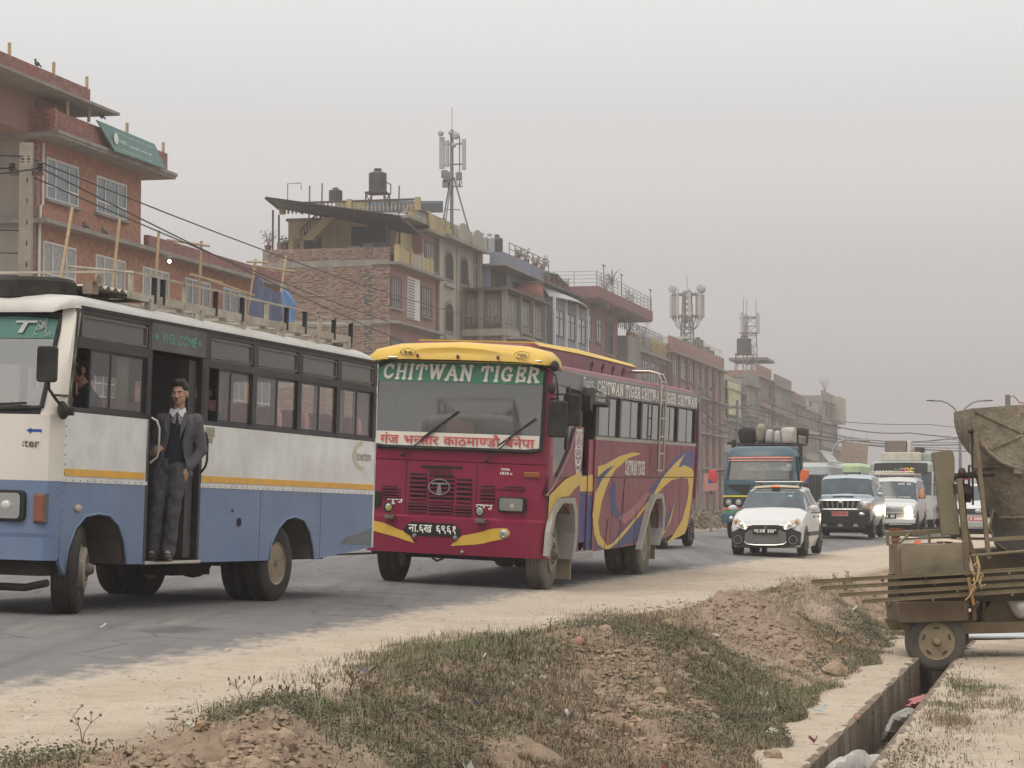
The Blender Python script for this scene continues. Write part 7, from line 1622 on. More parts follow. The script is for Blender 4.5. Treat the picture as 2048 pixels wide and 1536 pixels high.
bags=[(2.3,.62,2.90,(.36,.27,.27),'black bag, leftmost bundle on the truck',(.012,.012,.014)),(2.3,.23,2.95,(.30,.15,.30),'upright camouflage bundle between the black bag and the pale sacks',(.24,.21,.17)),(2.2,-.03,2.86,(.28,.13,.22),'dented pale tin trunk among the truck bundles',(.34,.32,.30)),(2.2,-.25,2.84,(.28,.12,.20),'small pale sack beside the tin trunk',(.38,.36,.34)),(2.3,-.55,2.88,(.34,.24,.27),'big white and orange sack on the truck rack',(.42,.39,.36)),(2.8,-.86,2.88,(.34,.20,.28),'black sack, rightmost bundle on the truck rack',(.015,.015,.017)),(2.9,-.1,2.96,(.4,.55,.24),'brown sack lying behind the other truck bundles',(.10,.08,.07))]
Mt=Matrix.Translation((tx,62.5,gz(tx,62.5)))@Matrix.Rotation(R(76),4,'Z')
for i,(x,y,z,rd,lb_,col_)in enumerate(bags):
 m_=mat('bundle cloth %d'%i,col_,.8,var=.3,scale=4,bump=.6,bscale=7,wear=((.45,.30,.18)if i in(4,)else None)or(.05,.05,.05)if i in(1,4)else None)
 o_=MB().ell((0,0,0),rd,18,12)
 o_.v=[(p[0]*(1+.10*math.sin(p[1]*14+i)),p[1]*(1+.1*math.cos(p[2]*11+i)),p[2])for p in o_.v]
 o_.v=[tuple(math.copysign(abs(c/r_)**.55,c)*r_*(.93+.07*math.sin(p[(k+1)%3]*15+i))for k,(c,r_)in enumerate(zip(p,rd)))for p in o_.v]
 b_=o_.build('bundle',m_,None,smooth=True);tag(b_,lb_,'bundle','bundles on the truck rack');b_.matrix_world=Mt@Matrix.Translation((x,y,z))
def boxbus(name,label,cat,px,Y,yaw,L,W_,H_,body,roofm,zw,lower=None,group=None,ws=None):
 x=ray_x(px,Y);t=thing(name,label,cat,(x,Y,gz(x,Y)),R(90-yaw),group);w=W_/2
 def fc(z,d):return[(d+.25,-w,z),(d+.08,-w+.04,z),(d,-w+.2,z),(d-.06,0,z),(d,w-.2,z),(d+.08,w-.04,z),(d+.25,w,z),(L,w,z),(L,-w,z)]
 MB().loft([fc(.35,.05),fc(.6,0),fc(zw,0)]).build('body',body,t,smooth=True,ang=40)
 MB().loft([fc(H_-.42,.22),fc(H_-.15,.26)]).loft([[(p[0],p[1],p[2])for p in fc(H_-.15,.26)],[(p[0]*.97+.1,p[1]*.9,H_)for p in fc(H_,.3)]]).build('roof',roofm,t,smooth=True,ang=60)
 MB().loft([fc(zw,.0)[1:6],fc(H_-.42,.22)[1:6]],closed=False,caps=False).build('windscreen',ws or G_CARB,t,smooth=True)
 for s in(-1,1):
  n=int((L-.6)/1.1)
  for k in range(n):
   a=.5+k*(L-.6)/n
   MB().box(a,s*w*.985,zw,a+.09,s*w,H_-.42).build('window_pillar',body,t)
   MB().poly([(a+.09,s*w*.99,zw),(a+(L-.6)/n,s*w*.99,zw),(a+(L-.6)/n,s*w*.99,H_-.42),(a+.09,s*w*.99,H_-.42)]).build('side_window',G_CARB,t)
  MB().bar((.25,s*w*.97,zw),(.45,s*w*.97,H_-.4),.12,.1).build('pillar',body,t)
  wheel(t,1.0,-w if s<0 else w-.24,.40,.24,'wheel',n=24);wheel(t,L-1.6,-w if s<0 else w-.24,.40,.24,'wheel',n=24)
  MB().ell((-.0,s*w*.75,.75),(.05,.14,.1)).build('headlight',M_REFL,t,smooth=True)
  mirror(t,.1,s*(w+.2),1.7,M_BLK2)
 return t
bb=boxbus('white_minibus','white minibus with pale luggage and cartons piled on its roof behind the jeep van','bus',1800,86,14.5,7,2.35,2.56,M_WCAR,mat('pale green white roof',(.28,.32,.30),.5,dirt=(.35,.34,.3)),1.25)
MB().loft([[(p[0]-.01,p[1],p[2])for p in((.18,-1.0,2.05),(.13,-.5,2.05),(.09,0,2.05),(.13,.5,2.05),(.18,1.0,2.05))],[(.27,-1.0,2.47),(.21,-.5,2.49),(.17,0,2.49),(.21,.5,2.49),(.27,1.,2.47)]],closed=False,caps=False).build('dark_visor',M_BLK2,bb)
squig(bb,(-.35,2.08,.95,2.19),mat('pale sign lettering',(.62,.68,.64),.6),.07,11,'windscreen_lettering',21)
fr_=random.Random(5);fl_=MB();
for nm,cc,yy in(('pink_garland',(.55,.10,.28),-.15),('yellow_garland',(.70,.48,.05),-.32),('green_garland',(.08,.25,.1),.1)):
 g_=MB()
 for k in range(12):g_.ell((.06,yy+fr_.uniform(-.16,.16),2.20+fr_.uniform(-.07,.07)),.04,6,4)
 g_.build(nm,mat(nm,cc,.8),bb,smooth=True)
Mb=Matrix.Translation(bb.location)@Matrix.Rotation(R(75.5),4,'Z')
for i,(x,y,z,sx_,sy_,sz_,c_,lb_)in enumerate(((1.2,.0,2.56,1.6,1.45,.33,(.52,.49,.42),'long white crate lying across the roof of the white minibus'),(2.0,.30,2.90,1.0,.82,.46,(.16,.13,.12),'tall brown crate standing on the long white crate'),(2.0,-.20,2.90,.9,.14,.46,(.50,.46,.42),'narrow pale box beside the tall brown crate'),(1.6,-.62,2.90,.5,.36,.20,(.04,.04,.045),'small black bag on the white crate'),(1.5,-.90,2.56,1.2,.40,.28,(.24,.29,.26),'greenish box at the right end of the white crate'),(1.7,-.38,2.90,.4,.2,.12,(.38,.22,.17),'little reddish parcel beside the black bag'))):
 b_=MB().box(-sx_/2,-sy_/2,0,sx_/2,sy_/2,sz_).build('crate',mat('crate %d'%i,c_,.8,var=.2,scale=4),None,bevel=.03);tag(b_,lb_,'crate','luggage on the white minibus');b_.matrix_world=Mb@Matrix.Translation((x,y,z))
gb=boxbus('green_bus','pale green bus roof showing far back between the truck and the silver four wheel drive','bus',1672,106,14.5,8,2.3,2.85,mat('pale pink grey bus body',(.42,.33,.30),.5,var=.1),mat('pale green bus roof',(.33,.42,.25),.5,var=.15),1.5)
mbx=boxbus('microbus','grey white microbus with bars on its roof, behind the blue truck','van',1606,79,14.0,4.8,1.75,2.35,M_GREYP,M_GREYP,1.35)
for k in range(7):MB().bar((.6+k*.5,-.85,2.38),(.6+k*.5,-.55,2.75),.05,.05).build('roof_bar',M_WCAR,mbx)
MB().tube([(.5,-.55,2.75),(4.4,-.55,2.75)],.03,6).tube([(.5,-.87,2.38),(4.4,-.87,2.38)],.03,6).build('roof_rail',M_WCAR,mbx)
M_LP=mat('lamp post grey',(.16,.165,.17),.6,.2)
lx=ray_x(1920,172);lp=thing('street_lamp','tall street lamp with two curved arms beyond the mixer','street lamp',(lx,172,0))
MB().tube([(0,0,-.4),(0,0,7.6)],[.16,.09],10).build('pole',M_LP,lp,smooth=True)
for s in(-1,1):
 MB().tube([(0,0,7.4),(.12*s,0,7.75),(.45*s,0,8.2),(.9*s,0,8.55),(1.4*s,0,8.72),(2.1*s,0,8.74)],.06,8).build('arm',M_LP,lp,smooth=True)
 MB().box(1.9*s,-.12,8.70,2.5*s,.12,8.80).build('lamp_head',M_BLK2,lp,bevel=.03)
gx=ray_x(1700,182);gs=thing('road_sign','pale brown direction board hanging from a curved pole over the road','sign',(gx,182,0))
MB().tube([(-1.45,0,-.4),(-1.45,0,4.6),(-1.35,0,5.3),(-1.0,0,5.8),(-.5,0,6.05),(1.6,0,6.0)],.11,10).build('pole',mat('sign pole grey',(.22,.21,.21),.6),gs,smooth=True)
MB().add([(-.75,-.05,4.35),(1.35,-.05,4.05),(1.45,-.05,5.72),(-.65,-.05,5.82),(-.75,.05,4.35),(1.35,.05,4.05),(1.45,.05,5.72),(-.65,.05,5.82)],[(0,1,2,3),(7,6,5,4),(0,1,5,4),(1,2,6,5),(2,3,7,6),(3,0,4,7)]).build('board',mat('pale brown board',(.27,.21,.165),.7,var=.08),gs)
ln=MB()
for z,w_ in((5.55,.9),(5.30,1.0),(5.05,1.9),(4.9,.5),(4.75,1.3),(4.62,1.9),(4.42,.9),(4.28,1.6)):ln.box(-.62,-.06,z-.03,-.62+w_,-.052,z+.0)
ln.build('board_line',mat('brown board print',(.20,.14,.10),.7),gs)['kind']='stuff'
for x in(-.45,.15,.75,1.3):MB().box(x,-.05,5.8,x+.08,.05,6.2).build('hanger',M_LP,gs)
bx_=ray_x(1421,84);hb_=thing('notice_box','faded pink box sign on a post left of the blue truck','sign',(bx_,84,float(H(bx_,84.))))
MB().box(-.05,-.05,0,.05,.05,1.6).build('post',M_GRB,hb_);MB().box(-.25,-.15,1.5,.25,.15,2.15).build('box',mat('faded pink board',(.42,.20,.17),.7,var=.15),hb_)
def epole(px,Y,h,label,arms,r=.13,lat=False,z0=0.):
 x=ray_x(px,Y);t=thing('electric_pole',label,'electric pole',(x,Y,z0),0,'electric poles along the street')
 if lat:
  MB().box(-r,-r*.7,0,r,r*.7,h).build('pole',mat('concrete pole',(.30,.265,.215),.9,var=.2,scale=3,dirt=(.17,.15,.12),damt=.5),t)
  for k in range(14):MB().box(r*.2,-r*.72,h-.8-k*.42,r*.38,-r*.69,h-.7-k*.42).build('step_hole',M_OPEN,t)
 else:MB().tube([(0,0,0),(0,0,h)],[r,r*.75],8).build('pole',M_LP,t,smooth=True)
 for z,w_ in arms:
  MB().box(-w_,-.05,z,w_,.0,z+.08).build('cross_arm',M_RUST if lat else M_LP,t)
  for s in(-1,0,1)if w_>.5 else(-1,1):
   MB().lathe([(.02,0),(.07,.03),(.05,.06),(.075,.09),(.05,.12),(.07,.15),(.02,.19)],c=(s*(w_-.06),-.03,z+.08),axis=(0,0,1),n=10).build('insulator',M_BLK2,t,smooth=True)
 return x
xp=epole(47,45,8.25,'square concrete electric pole at the left edge in front of the brick building',((7.6,.34),(7.75,.12)),.125,True)
bpy.data.objects[[o.name for o in bpy.data.objects if o.get('category')=='electric pole'][0]]
MB().tube([(xp,44.9,5.2),(xp-.15,44.8,5.6),(xp+.1,44.8,6.1),(xp+.18,44.8,6.6)],.015,5)
x1=epole(1475,190,9.6,'dark electric pole left of the pair before the far blocks',((9.0,1.2),(8.0,.9)),.16);x2=epole(1517,195,10.2,'dark electric pole right of the pair before the far blocks',((9.6,1.4),(8.6,1.0)),.18)
x3=epole(1400,150,9.0,'thin electric pole just right of the maroon coach roof',((8.4,.8),),.10)
def wire(pts,label,sag=.3,r=.018,group='overhead wires'):
 mb=[]
 for(a,b)in zip(pts,pts[1:]):
  a=Vector(a);b=Vector(b)
  for k in range(17):t_=k/16;p=a.lerp(b,t_);p.z-=sag*4*t_*(1-t_);mb.append(p)
 o_=MB().tube(mb,r,5).build('overhead_wire',mat('black cable',(.02,.02,.022),.6),None,smooth=True);tag(o_,label,'wire',group)
def WP(u,v,Y):return None
w0=[(-10.186,8.461),(-9.435,8.061),(-10.178,7.79),(-9.182,7.59)];
far_=[(-11.983,14.042),(-11.98,13.506),(-3.005,11.851),(0.388,10.879)]
wire([(w0[0][0]-6,40,w0[0][1]+1.0),(xp+.0,45,7.98),(far_[2][0]+4,122,far_[2][1]-1.4)],'uppermost cable from the concrete pole across the brick wing',.5)
wire([(w0[2][0]-6,40,w0[2][1]+.9),(xp-.28,45,7.75),(far_[2][0]+4,122,far_[2][1]-3.2)],'middle cable from the concrete pole across the brick wing',.5)
wire([(w0[2][0]-6,40,w0[2][1]+.3),(xp+.28,45,7.75),(far_[3][0]+4,124,far_[3][1]-4.6)],'lowest cable from the concrete pole across the brick wing',.6)
for i,dz in enumerate((0,.45,.9)):wire([(xp-4,42,6.6-dz),(xp-.1,45,6.5-dz)],('upper','middle','lower')[i]+' slack cable running left from the concrete pole',.1,.012)
rr=random.Random(11)
wl=[(-.5,8.6),(-.3,8.9),(.3,8.0),(0,7.6),(.4,7.1),(-.2,7.9),(.1,6.6),(.3,6.9)]
for i,(dx,z)in enumerate(wl):
 zz=(10.2,9.7,9.3,8.6,8.9,8.0,7.6,8.3)[i]
 wire([(x3,150,z-.2),(x1 if i%2 else x2,192,zz-.5),(37.5+i*1.2,215-i*3,(7.6,8.3,6.9,6.3,7.2,5.9,5.5,6.6)[i]),(62,200,(7.4,7.0,7.7,6.6,7.9,6.2,6.0,6.9)[i])],('top','second','third','fourth','fifth','sixth','seventh','lowest')[i]+' cable of the bundle crossing the road by the far poles',(.9,.5,1.2,.8,1.4,.7,.6,1.0)[i],.03 if i%3 else .05)
for i in range(5):wire([(x3-14,148,7-i*.7),(x1,190,9.0-i*.6)],('highest','second','third','fourth','bottom')[i]+' cable between the thin pole and the far pole pair',.8,.03)
for i,(p_,lb_)in enumerate(((FP(-3.9,-.5,15.74),'pigeon perched on the top red parapet'),(FP(.9,-.75,14.75),'pigeon at the left end of the green board'),(FP(.35,-.4,10.76),'left pigeon on the concrete band of the brick building'),(FP(2.0,-.4,10.74),'right pigeon on the concrete band of the brick building'))):
 o_=MB().ell((0,0,.12),(.17,.07,.08),10,8).ell((-.14,0,.22),(.05,.045,.055),8,6).add([(.12,-.03,.14),(.34,-.04,.06),(.34,.04,.06),(.12,.03,.14)],[(0,1,2,3)]).tube([(0,.02,.06),(0,.02,0)],.008,4).tube([(0,-.02,.06),(0,-.02,0)],.008,4).build('pigeon',mat('pigeon grey',(.07,.07,.08),.7,var=.3,scale=10),None,smooth=True)
 o_.location=p_;o_.rotation_euler=(0,0,FROT);tag(o_,lb_,'bird','pigeons on the brick building')
M_KH=mat('khaki dusty steel',(.185,.150,.092),.85,.1,spec=.2,var=.25,scale=5,bump=.3,bscale=22,dirt=(.22,.18,.125),damt=.6,wear=(.12,.085,.05),wamt=.5)
M_KHD=mat('cement crusted drum',(.19,.16,.115),.95,var=.35,scale=5,bump=.9,bscale=30,dirt=(.29,.25,.19),damt=.7,wear=(.055,.04,.025),wamt=.85)
M_CANV=mat('khaki canvas',(.17,.138,.090),.95,var=.2,scale=4,bump=.5,bscale=9,dirt=(.23,.19,.135),damt=.5)
M_BRWN=mat('brown painted sheet',(.12,.080,.045),.85,var=.25,scale=4,bump=.2,dirt=(.19,.15,.10),damt=.5)
M_OILY=mat('oily black iron',(.025,.022,.02),.55,.3,var=.4,scale=12,dirt=(.12,.09,.06),damt=.4)
MO=Vector((4.29,23.2,-.58))
mx_=thing('concrete_mixer','rusty khaki concrete mixer trailer standing across the drain','mixer',MO)
def q2(l):return[(p[0]-MO.x,p[1]-MO.z)for p in l]
def q1(l,y=0.):p=l[0];return(p[0]-MO.x,y,p[1]-MO.z)
wheel(mx_,0,-.10,.30,.19,'wheel',tm=mat('worn trailer tyre',(.06,.056,.05),.9,var=.2,scale=5,bump=.3,dirt=(.15,.125,.095),damt=.6),rimm=mat('khaki wheel rim',(.30,.24,.15),.85,var=.2,scale=8,dirt=(.20,.16,.10),damt=.4),dish=.03,nuts=5,rr=.62,n=48)
rs=MB()
for k in range(5):
 a=R(72*k+18);c_=Vector((math.cos(a)*.135,-.083,.30+math.sin(a)*.135));tv=Vector((-math.sin(a),0,math.cos(a)))
 rs.bar(c_-tv*.028,c_+tv*.028,.014,.02,up=(0,1,0))
for ii,f_ in enumerate(range(5)):pass
rs.build('rim_slot',M_OILY,mx_)['kind']='stuff'
wheel(mx_,.30,1.25,.30,.19,'wheel',n=28)
MB().tube([(0,.0,.30),(.3,1.3,.30)],.04,10).build('axle',M_BRWN,mx_,smooth=True)
MB().prism(q2([(3.935,-0.101),(6.421,-0.07),(6.42,-0.166),(3.995,-0.222)]),'y',-.06,.02).prism(q2([(3.935,-0.101),(6.421,-0.07),(6.42,-0.166),(3.995,-0.222)]),'y',.9,.98).build('chassis_beam',M_BRWN,mx_,bevel=.006)
MB().prism(q2([(3.902,0.117),(4.607,0.127),(4.6,-0.07),(3.93,-0.096)]),'y',-.16,.75).build('lower_box',M_BRWN,mx_,bevel=.012)
MB().prism(q2([(4.777,-0.182),(4.809,0.005),(4.876,0.106),(4.953,0.152),(5.41,0.182),(5.405,-0.182)]),'y',.10,.7).build('base_plate',M_KH,mx_,bevel=.01)
MB().bar(q1([(4.811,0.157)],.08),q1([(4.782,-0.182)],.08),.03,.03).build('base_rib',M_BRWN,mx_)
cb_=q2([(3.917,0.689),(4.552,0.709),(4.58,0.405),(3.919,0.385)])
eb=MB();n=14
for j in range(7):
 for i in range(n+1):
  a=i/n;b=j/6;tp_=Vector(cb_[0]).lerp(Vector(cb_[1]),a);bt=Vector(cb_[3]).lerp(Vector(cb_[2]),a);p=tp_.lerp(bt,b)
  eb.v.append((p[0],-.20-.02*math.sin(math.pi*a)*math.sin(math.pi*b)+.006*math.sin(a*17+b*5),p[1]+(.012*math.sin(a*9)if j==0 else 0)))
eb.f=[(j*(n+1)+i,j*(n+1)+i+1,(j+1)*(n+1)+i+1,(j+1)*(n+1)+i)for j in range(6)for i in range(n)]
eb.build('canvas_cover',M_CANV,mx_,smooth=True)
MB().prism(cb_,'y',-.18,.55).build('engine_box',M_CANV,mx_,bevel=.01)
MB().bar(q1([(3.856,0.699)],-.2),q1([(3.884,0.375)],-.2),.03,.05).bar(q1([(4.557,0.719)],-.2),q1([(4.59,0.385)],-.2),.025,.05).build('corner_post',M_BRWN,mx_)
MB().prism(q2([(3.872,0.82),(4.564,0.851),(4.563,0.81),(3.872,0.77)]),'y',.30,.50).bar(q1([(3.862,0.79)],.3),q1([(3.871,0.678)],.3),.03).bar(q1([(3.917,0.709)],-.1),q1([(4.096,0.8)],.3),.02).bar(q1([(4.279,0.8)],.2),q1([(4.278,0.709)],.2),.025).bar(q1([(3.892,0.739)],.25),q1([(4.543,0.765)],.25),.02).build('engine_frame',M_KH,mx_)
MB().box(-.32,.0,1.235,-.1,.2,1.26).box(.07,.05,1.25,.2,.25,1.30).box(.15,0,1.24,.24,.2,1.27).box(-.12,.05,1.23,-.02,.2,1.25).build('engine_part',M_OILY,mx_,bevel=.004)
MB().add([(-.25,-.02,1.24),(-.15,-.03,1.24),(-.13,-.0,1.32),(-.2,0,1.31)],[(0,1,2,3)]).add([(.0,-.03,1.235),(.18,-.02,1.235),(.1,0,1.30)],[(0,1,2)]).build('orange_rag',mat('orange rag',(.55,.16,.07),.85),mx_)
MB().box(-.38,-.05,1.225,-.26,.06,1.25).build('pale_rag',mat('pale rag',(.55,.52,.47),.85),mx_,bevel=.01)
rails=([(2.996,0.329),(5.293,0.464)],[(3.086,0.264),(5.292,0.389)],[(3.276,0.195),(5.291,0.314)],[(3.506,0.13),(5.29,0.249)])
for k,rl in enumerate(rails):
 a,b=[Vector((p[0]-MO.x,-.34+.012*k,p[1]-MO.z))for p in rl]
 d=(b-a).normalized();u=Vector((0,0,1))
 MB().bar(a,b,.05,.038).build('rail',M_KH,mx_,bevel=.004)
 MB().bar(a+Vector((0,-.028,.017)),b+Vector((0,-.028,.017)),.006,.008).build('rail_lip',M_KH,mx_)
 L=(b-a).length;rr=random.Random(k)
 for j in range(int(L/.42)):
  p=a+d*(.3+j*.42+rr.uniform(-.06,.06))-Vector((0,.0,.030));
  MB().tube([p+Vector((0,-.04,0)),p+Vector((0,.02,0))],.013,6).build('socket',M_OILY if rr.random()<.5 else M_KH,mx_)
MB().prism(q2([(3.914,0.375),(5.413,0.435),(5.409,0.132),(3.912,0.111)]),'y',-.10,.6).build('gap_shade_sheet',mat('painted gap shade',(.045,.036,.025),.9,var=.3,spec=.1),mx_)  # added sheet, coloured dark for the shade in the gaps between the rails
for x in(-.5,.25,.9):MB().bar((x,-.26,.62),(x+.01,-.26,.80),.03,.03).build('rail_hanger',M_BRWN,mx_)
for y in(-.14,.9):MB().bar((1.42,y,.64),(1.22,y,1.75),.06,.055).build('strut',M_KH,mx_,bevel=.004)
MB().tube([(2.0,.42,.5),(2.0,.42,.06)],.03,8).box(1.92,.34,.0,2.08,.5,.03).build('prop_stand',M_BRWN,mx_)
MB().tube([(2.0,.0,.48),(2.7,.42,.50),(2.0,.9,.48)],.03,8).build('tow_bar',M_BRWN,mx_,smooth=True)
rp=MB();rr=random.Random(4);c_=q1([(4.635,0.385)],-.42)
for k in range(7):
 pts=[];p=Vector(c_)+Vector((rr.uniform(-.05,.05),0,rr.uniform(-.02,.14)))
 for j in range(9):pts.append(p.copy());p+=Vector((rr.uniform(-.035,.035),rr.uniform(-.01,.01),rr.uniform(-.05,.025)))
 rp.tube(pts,.007,5)
rp.tube([Vector(c_)+Vector((0,0,.2)),Vector(c_)+Vector((.02,-.02,.1)),Vector(c_)+Vector((0,0,-.05))],.012,6)
rp.build('rope',mat('tan rope',(.42,.30,.16),.9,var=.3,scale=30),mx_,smooth=True)
MB().tube([q1([(4.554,0.375)],-.40),q1([(4.568,0.283)],-.40),q1([(4.607,0.101)],-.38)],.018,6).build('rope_toggle',mat('rusty orange bar',(.30,.16,.06),.8),mx_)
MB().bar(q1([(4.679,0.157)],.0),q1([(4.686,-0.07)],0),.06,.04).build('stub_post',M_KH,mx_)
MB().box(.33,.1,.62,.45,.25,.80).build('grey_wrap',mat('grey wrap',(.20,.21,.20),.8,bump=.5,bscale=14),mx_,bevel=.02)
MB().box(.33,.15,.52,.42,.28,.58).build('loose_brick',M_BRPAR,mx_,bevel=.005)
ug=q2([(4.282,1.628),(4.45,1.659),(4.49,1.633),(4.505,1.562),(4.498,1.348),(4.53,1.054),(4.553,0.79),(4.37,0.79),(4.347,1.044)])
MB().prism(ug,'y',-.02,.06).build('belt_guard',mat('olive guard sheet',(.165,.142,.088),.75,var=.15,scale=3,dirt=(.21,.18,.12),damt=.5,wear=(.08,.06,.03),wamt=.5),mx_,bevel=.006)
MB().prism([(p[0]+.012,p[1]-.004)for p in ug],'y',.06,.13).build('guard_back',M_OILY,mx_)
MB().bar(q1([(4.539,1.364)],-.06),q1([(4.611,0.511)],-.06),.06,.055).build('strut',M_KH,mx_,bevel=.004)
MB().bar(q1([(4.696,1.806)],-.14),q1([(4.815,0.552)],-.14),.05,.042).build('strut',M_KH,mx_,bevel=.004)
MB().bar(q1([(4.615,0.841)],.02),q1([(4.761,0.309)],.02),.05,.05).build('strut',M_KH,mx_,bevel=.004)
MB().bar(q1([(4.753,1.45)],.12),q1([(4.86,0.973)],.12),.05,.045).build('dark_strut',M_OILY,mx_)
MB().bar(q1([(4.59,1.399)],.1),q1([(4.642,0.587)],.1),.05,.05).build('dark_strut',M_OILY,mx_)
MB().tube([q1([(4.473,1.379)],.05),q1([(4.916,1.42)],.05)],.035,10).tube([q1([(4.638,1.12)],.1),q1([(4.64,1.298)],.1)],.05,10).box(.2,-.05,1.79,.38,.12,1.86).tube([q1([(4.686,1.817)],0),q1([(4.688,1.094)],0)],.012,6).tube([q1([(4.652,1.501)],0),q1([(4.649,1.221)],0)],.012,6).ell(q1([(4.644,1.196)],.05),(.05,.05,.06)).ell(q1([(4.676,1.847)],0),(.035,.03,.03)).ell(q1([(4.58,1.425)],0),(.04,.05,.05)).build('drive_shaft',M_OILY,mx_,smooth=True)
for x in(.21,.27,.33):MB().lathe([(.018,0),(.018,.03),(.001,.03)],c=(x,-.02,1.86),axis=(0,0,1),n=6).build('bolt',M_OILY,mx_)
MB().box(.26,-.02,1.93,.36,.0,1.945).build('red_tag',mat('dull red tag',(.25,.05,.05),.6),mx_)
MB().tube([q1([(4.632,0.582)],-.16),q1([(5.415,0.653)],-.16)],.016,8).build('cross_pipe',M_KH,mx_,smooth=True)
MB().bar(q1([(4.797,0.744)],-.1),q1([(5.417,0.78)],-.1),.03,.04).build('cross_bar',M_KH,mx_)
hc=([(5.31,2.087)][0][0]-MO.x,[(5.31,2.087)][0][1]-MO.z);hr=.625
disc=[(hc[0]-hr,hc[1]-.01)]+arc(hc[0],hc[1]-.06,hr,hr*.93,184,356,28)+[(hc[0]+hr,hc[1]-.01),(hc[0]+hr*.9,hc[1]+.06),(hc[0]-hr*.2,hc[1]+.03)]
MB().prism(disc,'y',-.02,.0).build('hopper_face',M_KHD,mx_,bevel=.004)
MB().prism(disc,'y',.0,.95).build('hopper_shell',M_KHD,mx_)
MB().tube([(p[0],-.03,p[1])for p in disc[:-3]],.022,8).build('hopper_rim',M_KHD,mx_,smooth=True)
for a,b in(((-.60,-.03),(.45,-.52)),((-.45,-.42),(.55,.0))):MB().bar((hc[0]+a[0],-.03,hc[1]+a[1]),(hc[0]+b[0],-.03,hc[1]+b[1]),.02,.028).build('hopper_rib',M_KHD,mx_)
MB().box(hc[0]-.21,-.07,hc[1]-.68,hc[0]-.12,.0,hc[1]-.60).ell((hc[0]-.58,-.04,hc[1]-.28),(.03,.03,.035)).build('hopper_lug',M_KHD,mx_,bevel=.008)
MB().box(hc[0]-.23,.2,hc[1]-.0,hc[0]-.185,.25,hc[1]+.14).build('post_stub',M_GRB,mx_)
MB().tube([(hc[0]-.2,.2,hc[1]+.11),(hc[0]-.15,.2,hc[1]+.13),(hc[0]-.1,.18,hc[1]+.06),(hc[0]-.02,.18,hc[1]+.05)],.006,5).build('loose_wire',mat('red brown wire',(.25,.08,.05),.6),mx_)
ax=Vector((.10,.06,-1)).normalized()
MB().lathe([(.01,-.2),(.50,-.15),(.56,.10),(.55,.35),(.50,.60),(.44,.85),(.36,1.12),(.30,1.30),(.22,1.38),(.01,1.40)],c=(hc[0]-.0,.50,hc[1]-.18),axis=ax,n=48).build('drum',M_KHD,mx_,smooth=True)
for t_,r_ in((.36,.558),(.9,.432)):MB().lathe([(r_,-.012),(r_+.014,-.008),(r_+.014,.008),(r_,.012)],c=(hc[0],.50,hc[1]-.18),axis=ax,n=48)and MB().lathe([(r_,-.012),(r_+.014,-.008),(r_+.014,.008),(r_,.012)],c=tuple(Vector((hc[0],.50,hc[1]-.18))+ax*t_),axis=ax,n=48,closed=True).build('drum_band',M_KHD,mx_,smooth=True)
pc=[q1([(4.891,1.054)],-.02),q1([(4.849,0.866)],-.02),q1([(4.908,0.714)],-.02),q1([(5.034,0.623)],-.02),q1([(5.415,0.597)],-.02)]
MB().tube(pc,.012,8).build('scoop_rim',M_KH,mx_,smooth=True)
MB().poly([q1([(4.901,1.044)],.02),q1([(4.849,0.866)],.02),q1([(4.908,0.689)],.02),q1([(5.059,0.547)],.02),q1([(5.414,0.537)],.02),q1([(5.418,0.841)],.1),q1([(5.062,0.841)],.1)]).build('scoop',M_OILY,mx_)
MB().prism(q2([(4.856,0.638),(5.416,0.689),(5.41,0.233),(4.903,0.253)]),'y',.25,.8).build('rear_sheet',M_BRWN,mx_)
MB().box(-.18,1.6,1.36,-.05,1.7,1.42).prism([(-.14,1.12),(-.09,1.12),(-.07,1.36),(-.16,1.36)],'y',1.62,1.68).build('rusty_bracket',mat('red rust',(.20,.06,.035),.85),mx_)
sk_=MB().ell((0,0,0),(.19,.16,.13),16,10);sk_.v=[(p[0]*(1+.1*math.sin(p[2]*30)),p[1],p[2]+.02*math.sin(p[0]*25))for p in sk_.v]
o_=sk_.build('cement_sack',mat('pale sack',(.52,.50,.47),.8,bump=.5,bscale=12),None,smooth=True);o_.location=(5.22,23.25,.08);tag(o_,'pale bulging sack lying on the tail of the concrete mixer','sack')
M_SKIN=mat('brown skin',(.40,.235,.16),.55,var=.06,scale=20,spec=.35)
M_HAIR=mat('black hair',(.012,.010,.010),.5,var=.3,scale=40,bump=.6,bscale=60)
def cap(mb,a,b,ra,rb,n=10,k=5):
 a=Vector(a);b=Vector(b)
 mb.tube([a.lerp(b,i/k)for i in range(k+1)],[ra+(rb-ra)*i/k for i in range(k+1)],n).ell(a,ra,n,8).ell(b,rb,n,8);return mb
def head(mb,c,yaw=0.,s=1.,tilt=0.):
 """head centred at c, face towards -y turned by yaw"""
 M=Matrix.Translation(Vector(c))@Matrix.Rotation(yaw,4,'Z')@Matrix.Rotation(tilt,4,'X')@Matrix.Scale(s,4)
 def E(p,r):q=MB().ell(p,r,16,12);mb.add([M@Vector(v)for v in q.v],q.f)
 E((0,.015,.03),(.076,.095,.095));E((0,-.012,-.035),(.062,.075,.075));E((0,-.045,-.085),(.030,.032,.024))
 E((0,-.062,-.022),(.048,.025,.045));E((0,-.092,-.020),(.0125,.016,.030));E((0,-.100,-.034),(.017,.014,.012))
 E((0,-.080,.022),(.050,.014,.011));E((.034,-.066,-.022),(.020,.018,.016));E((-.034,-.066,-.022),(.020,.018,.016))
 E((0,-.083,-.060),(.023,.012,.007));E((0,-.082,-.070),(.020,.012,.008))
 for sx_ in(-1,1):E((.077*sx_,.012,-.008),(.010,.022,.032))
 return M
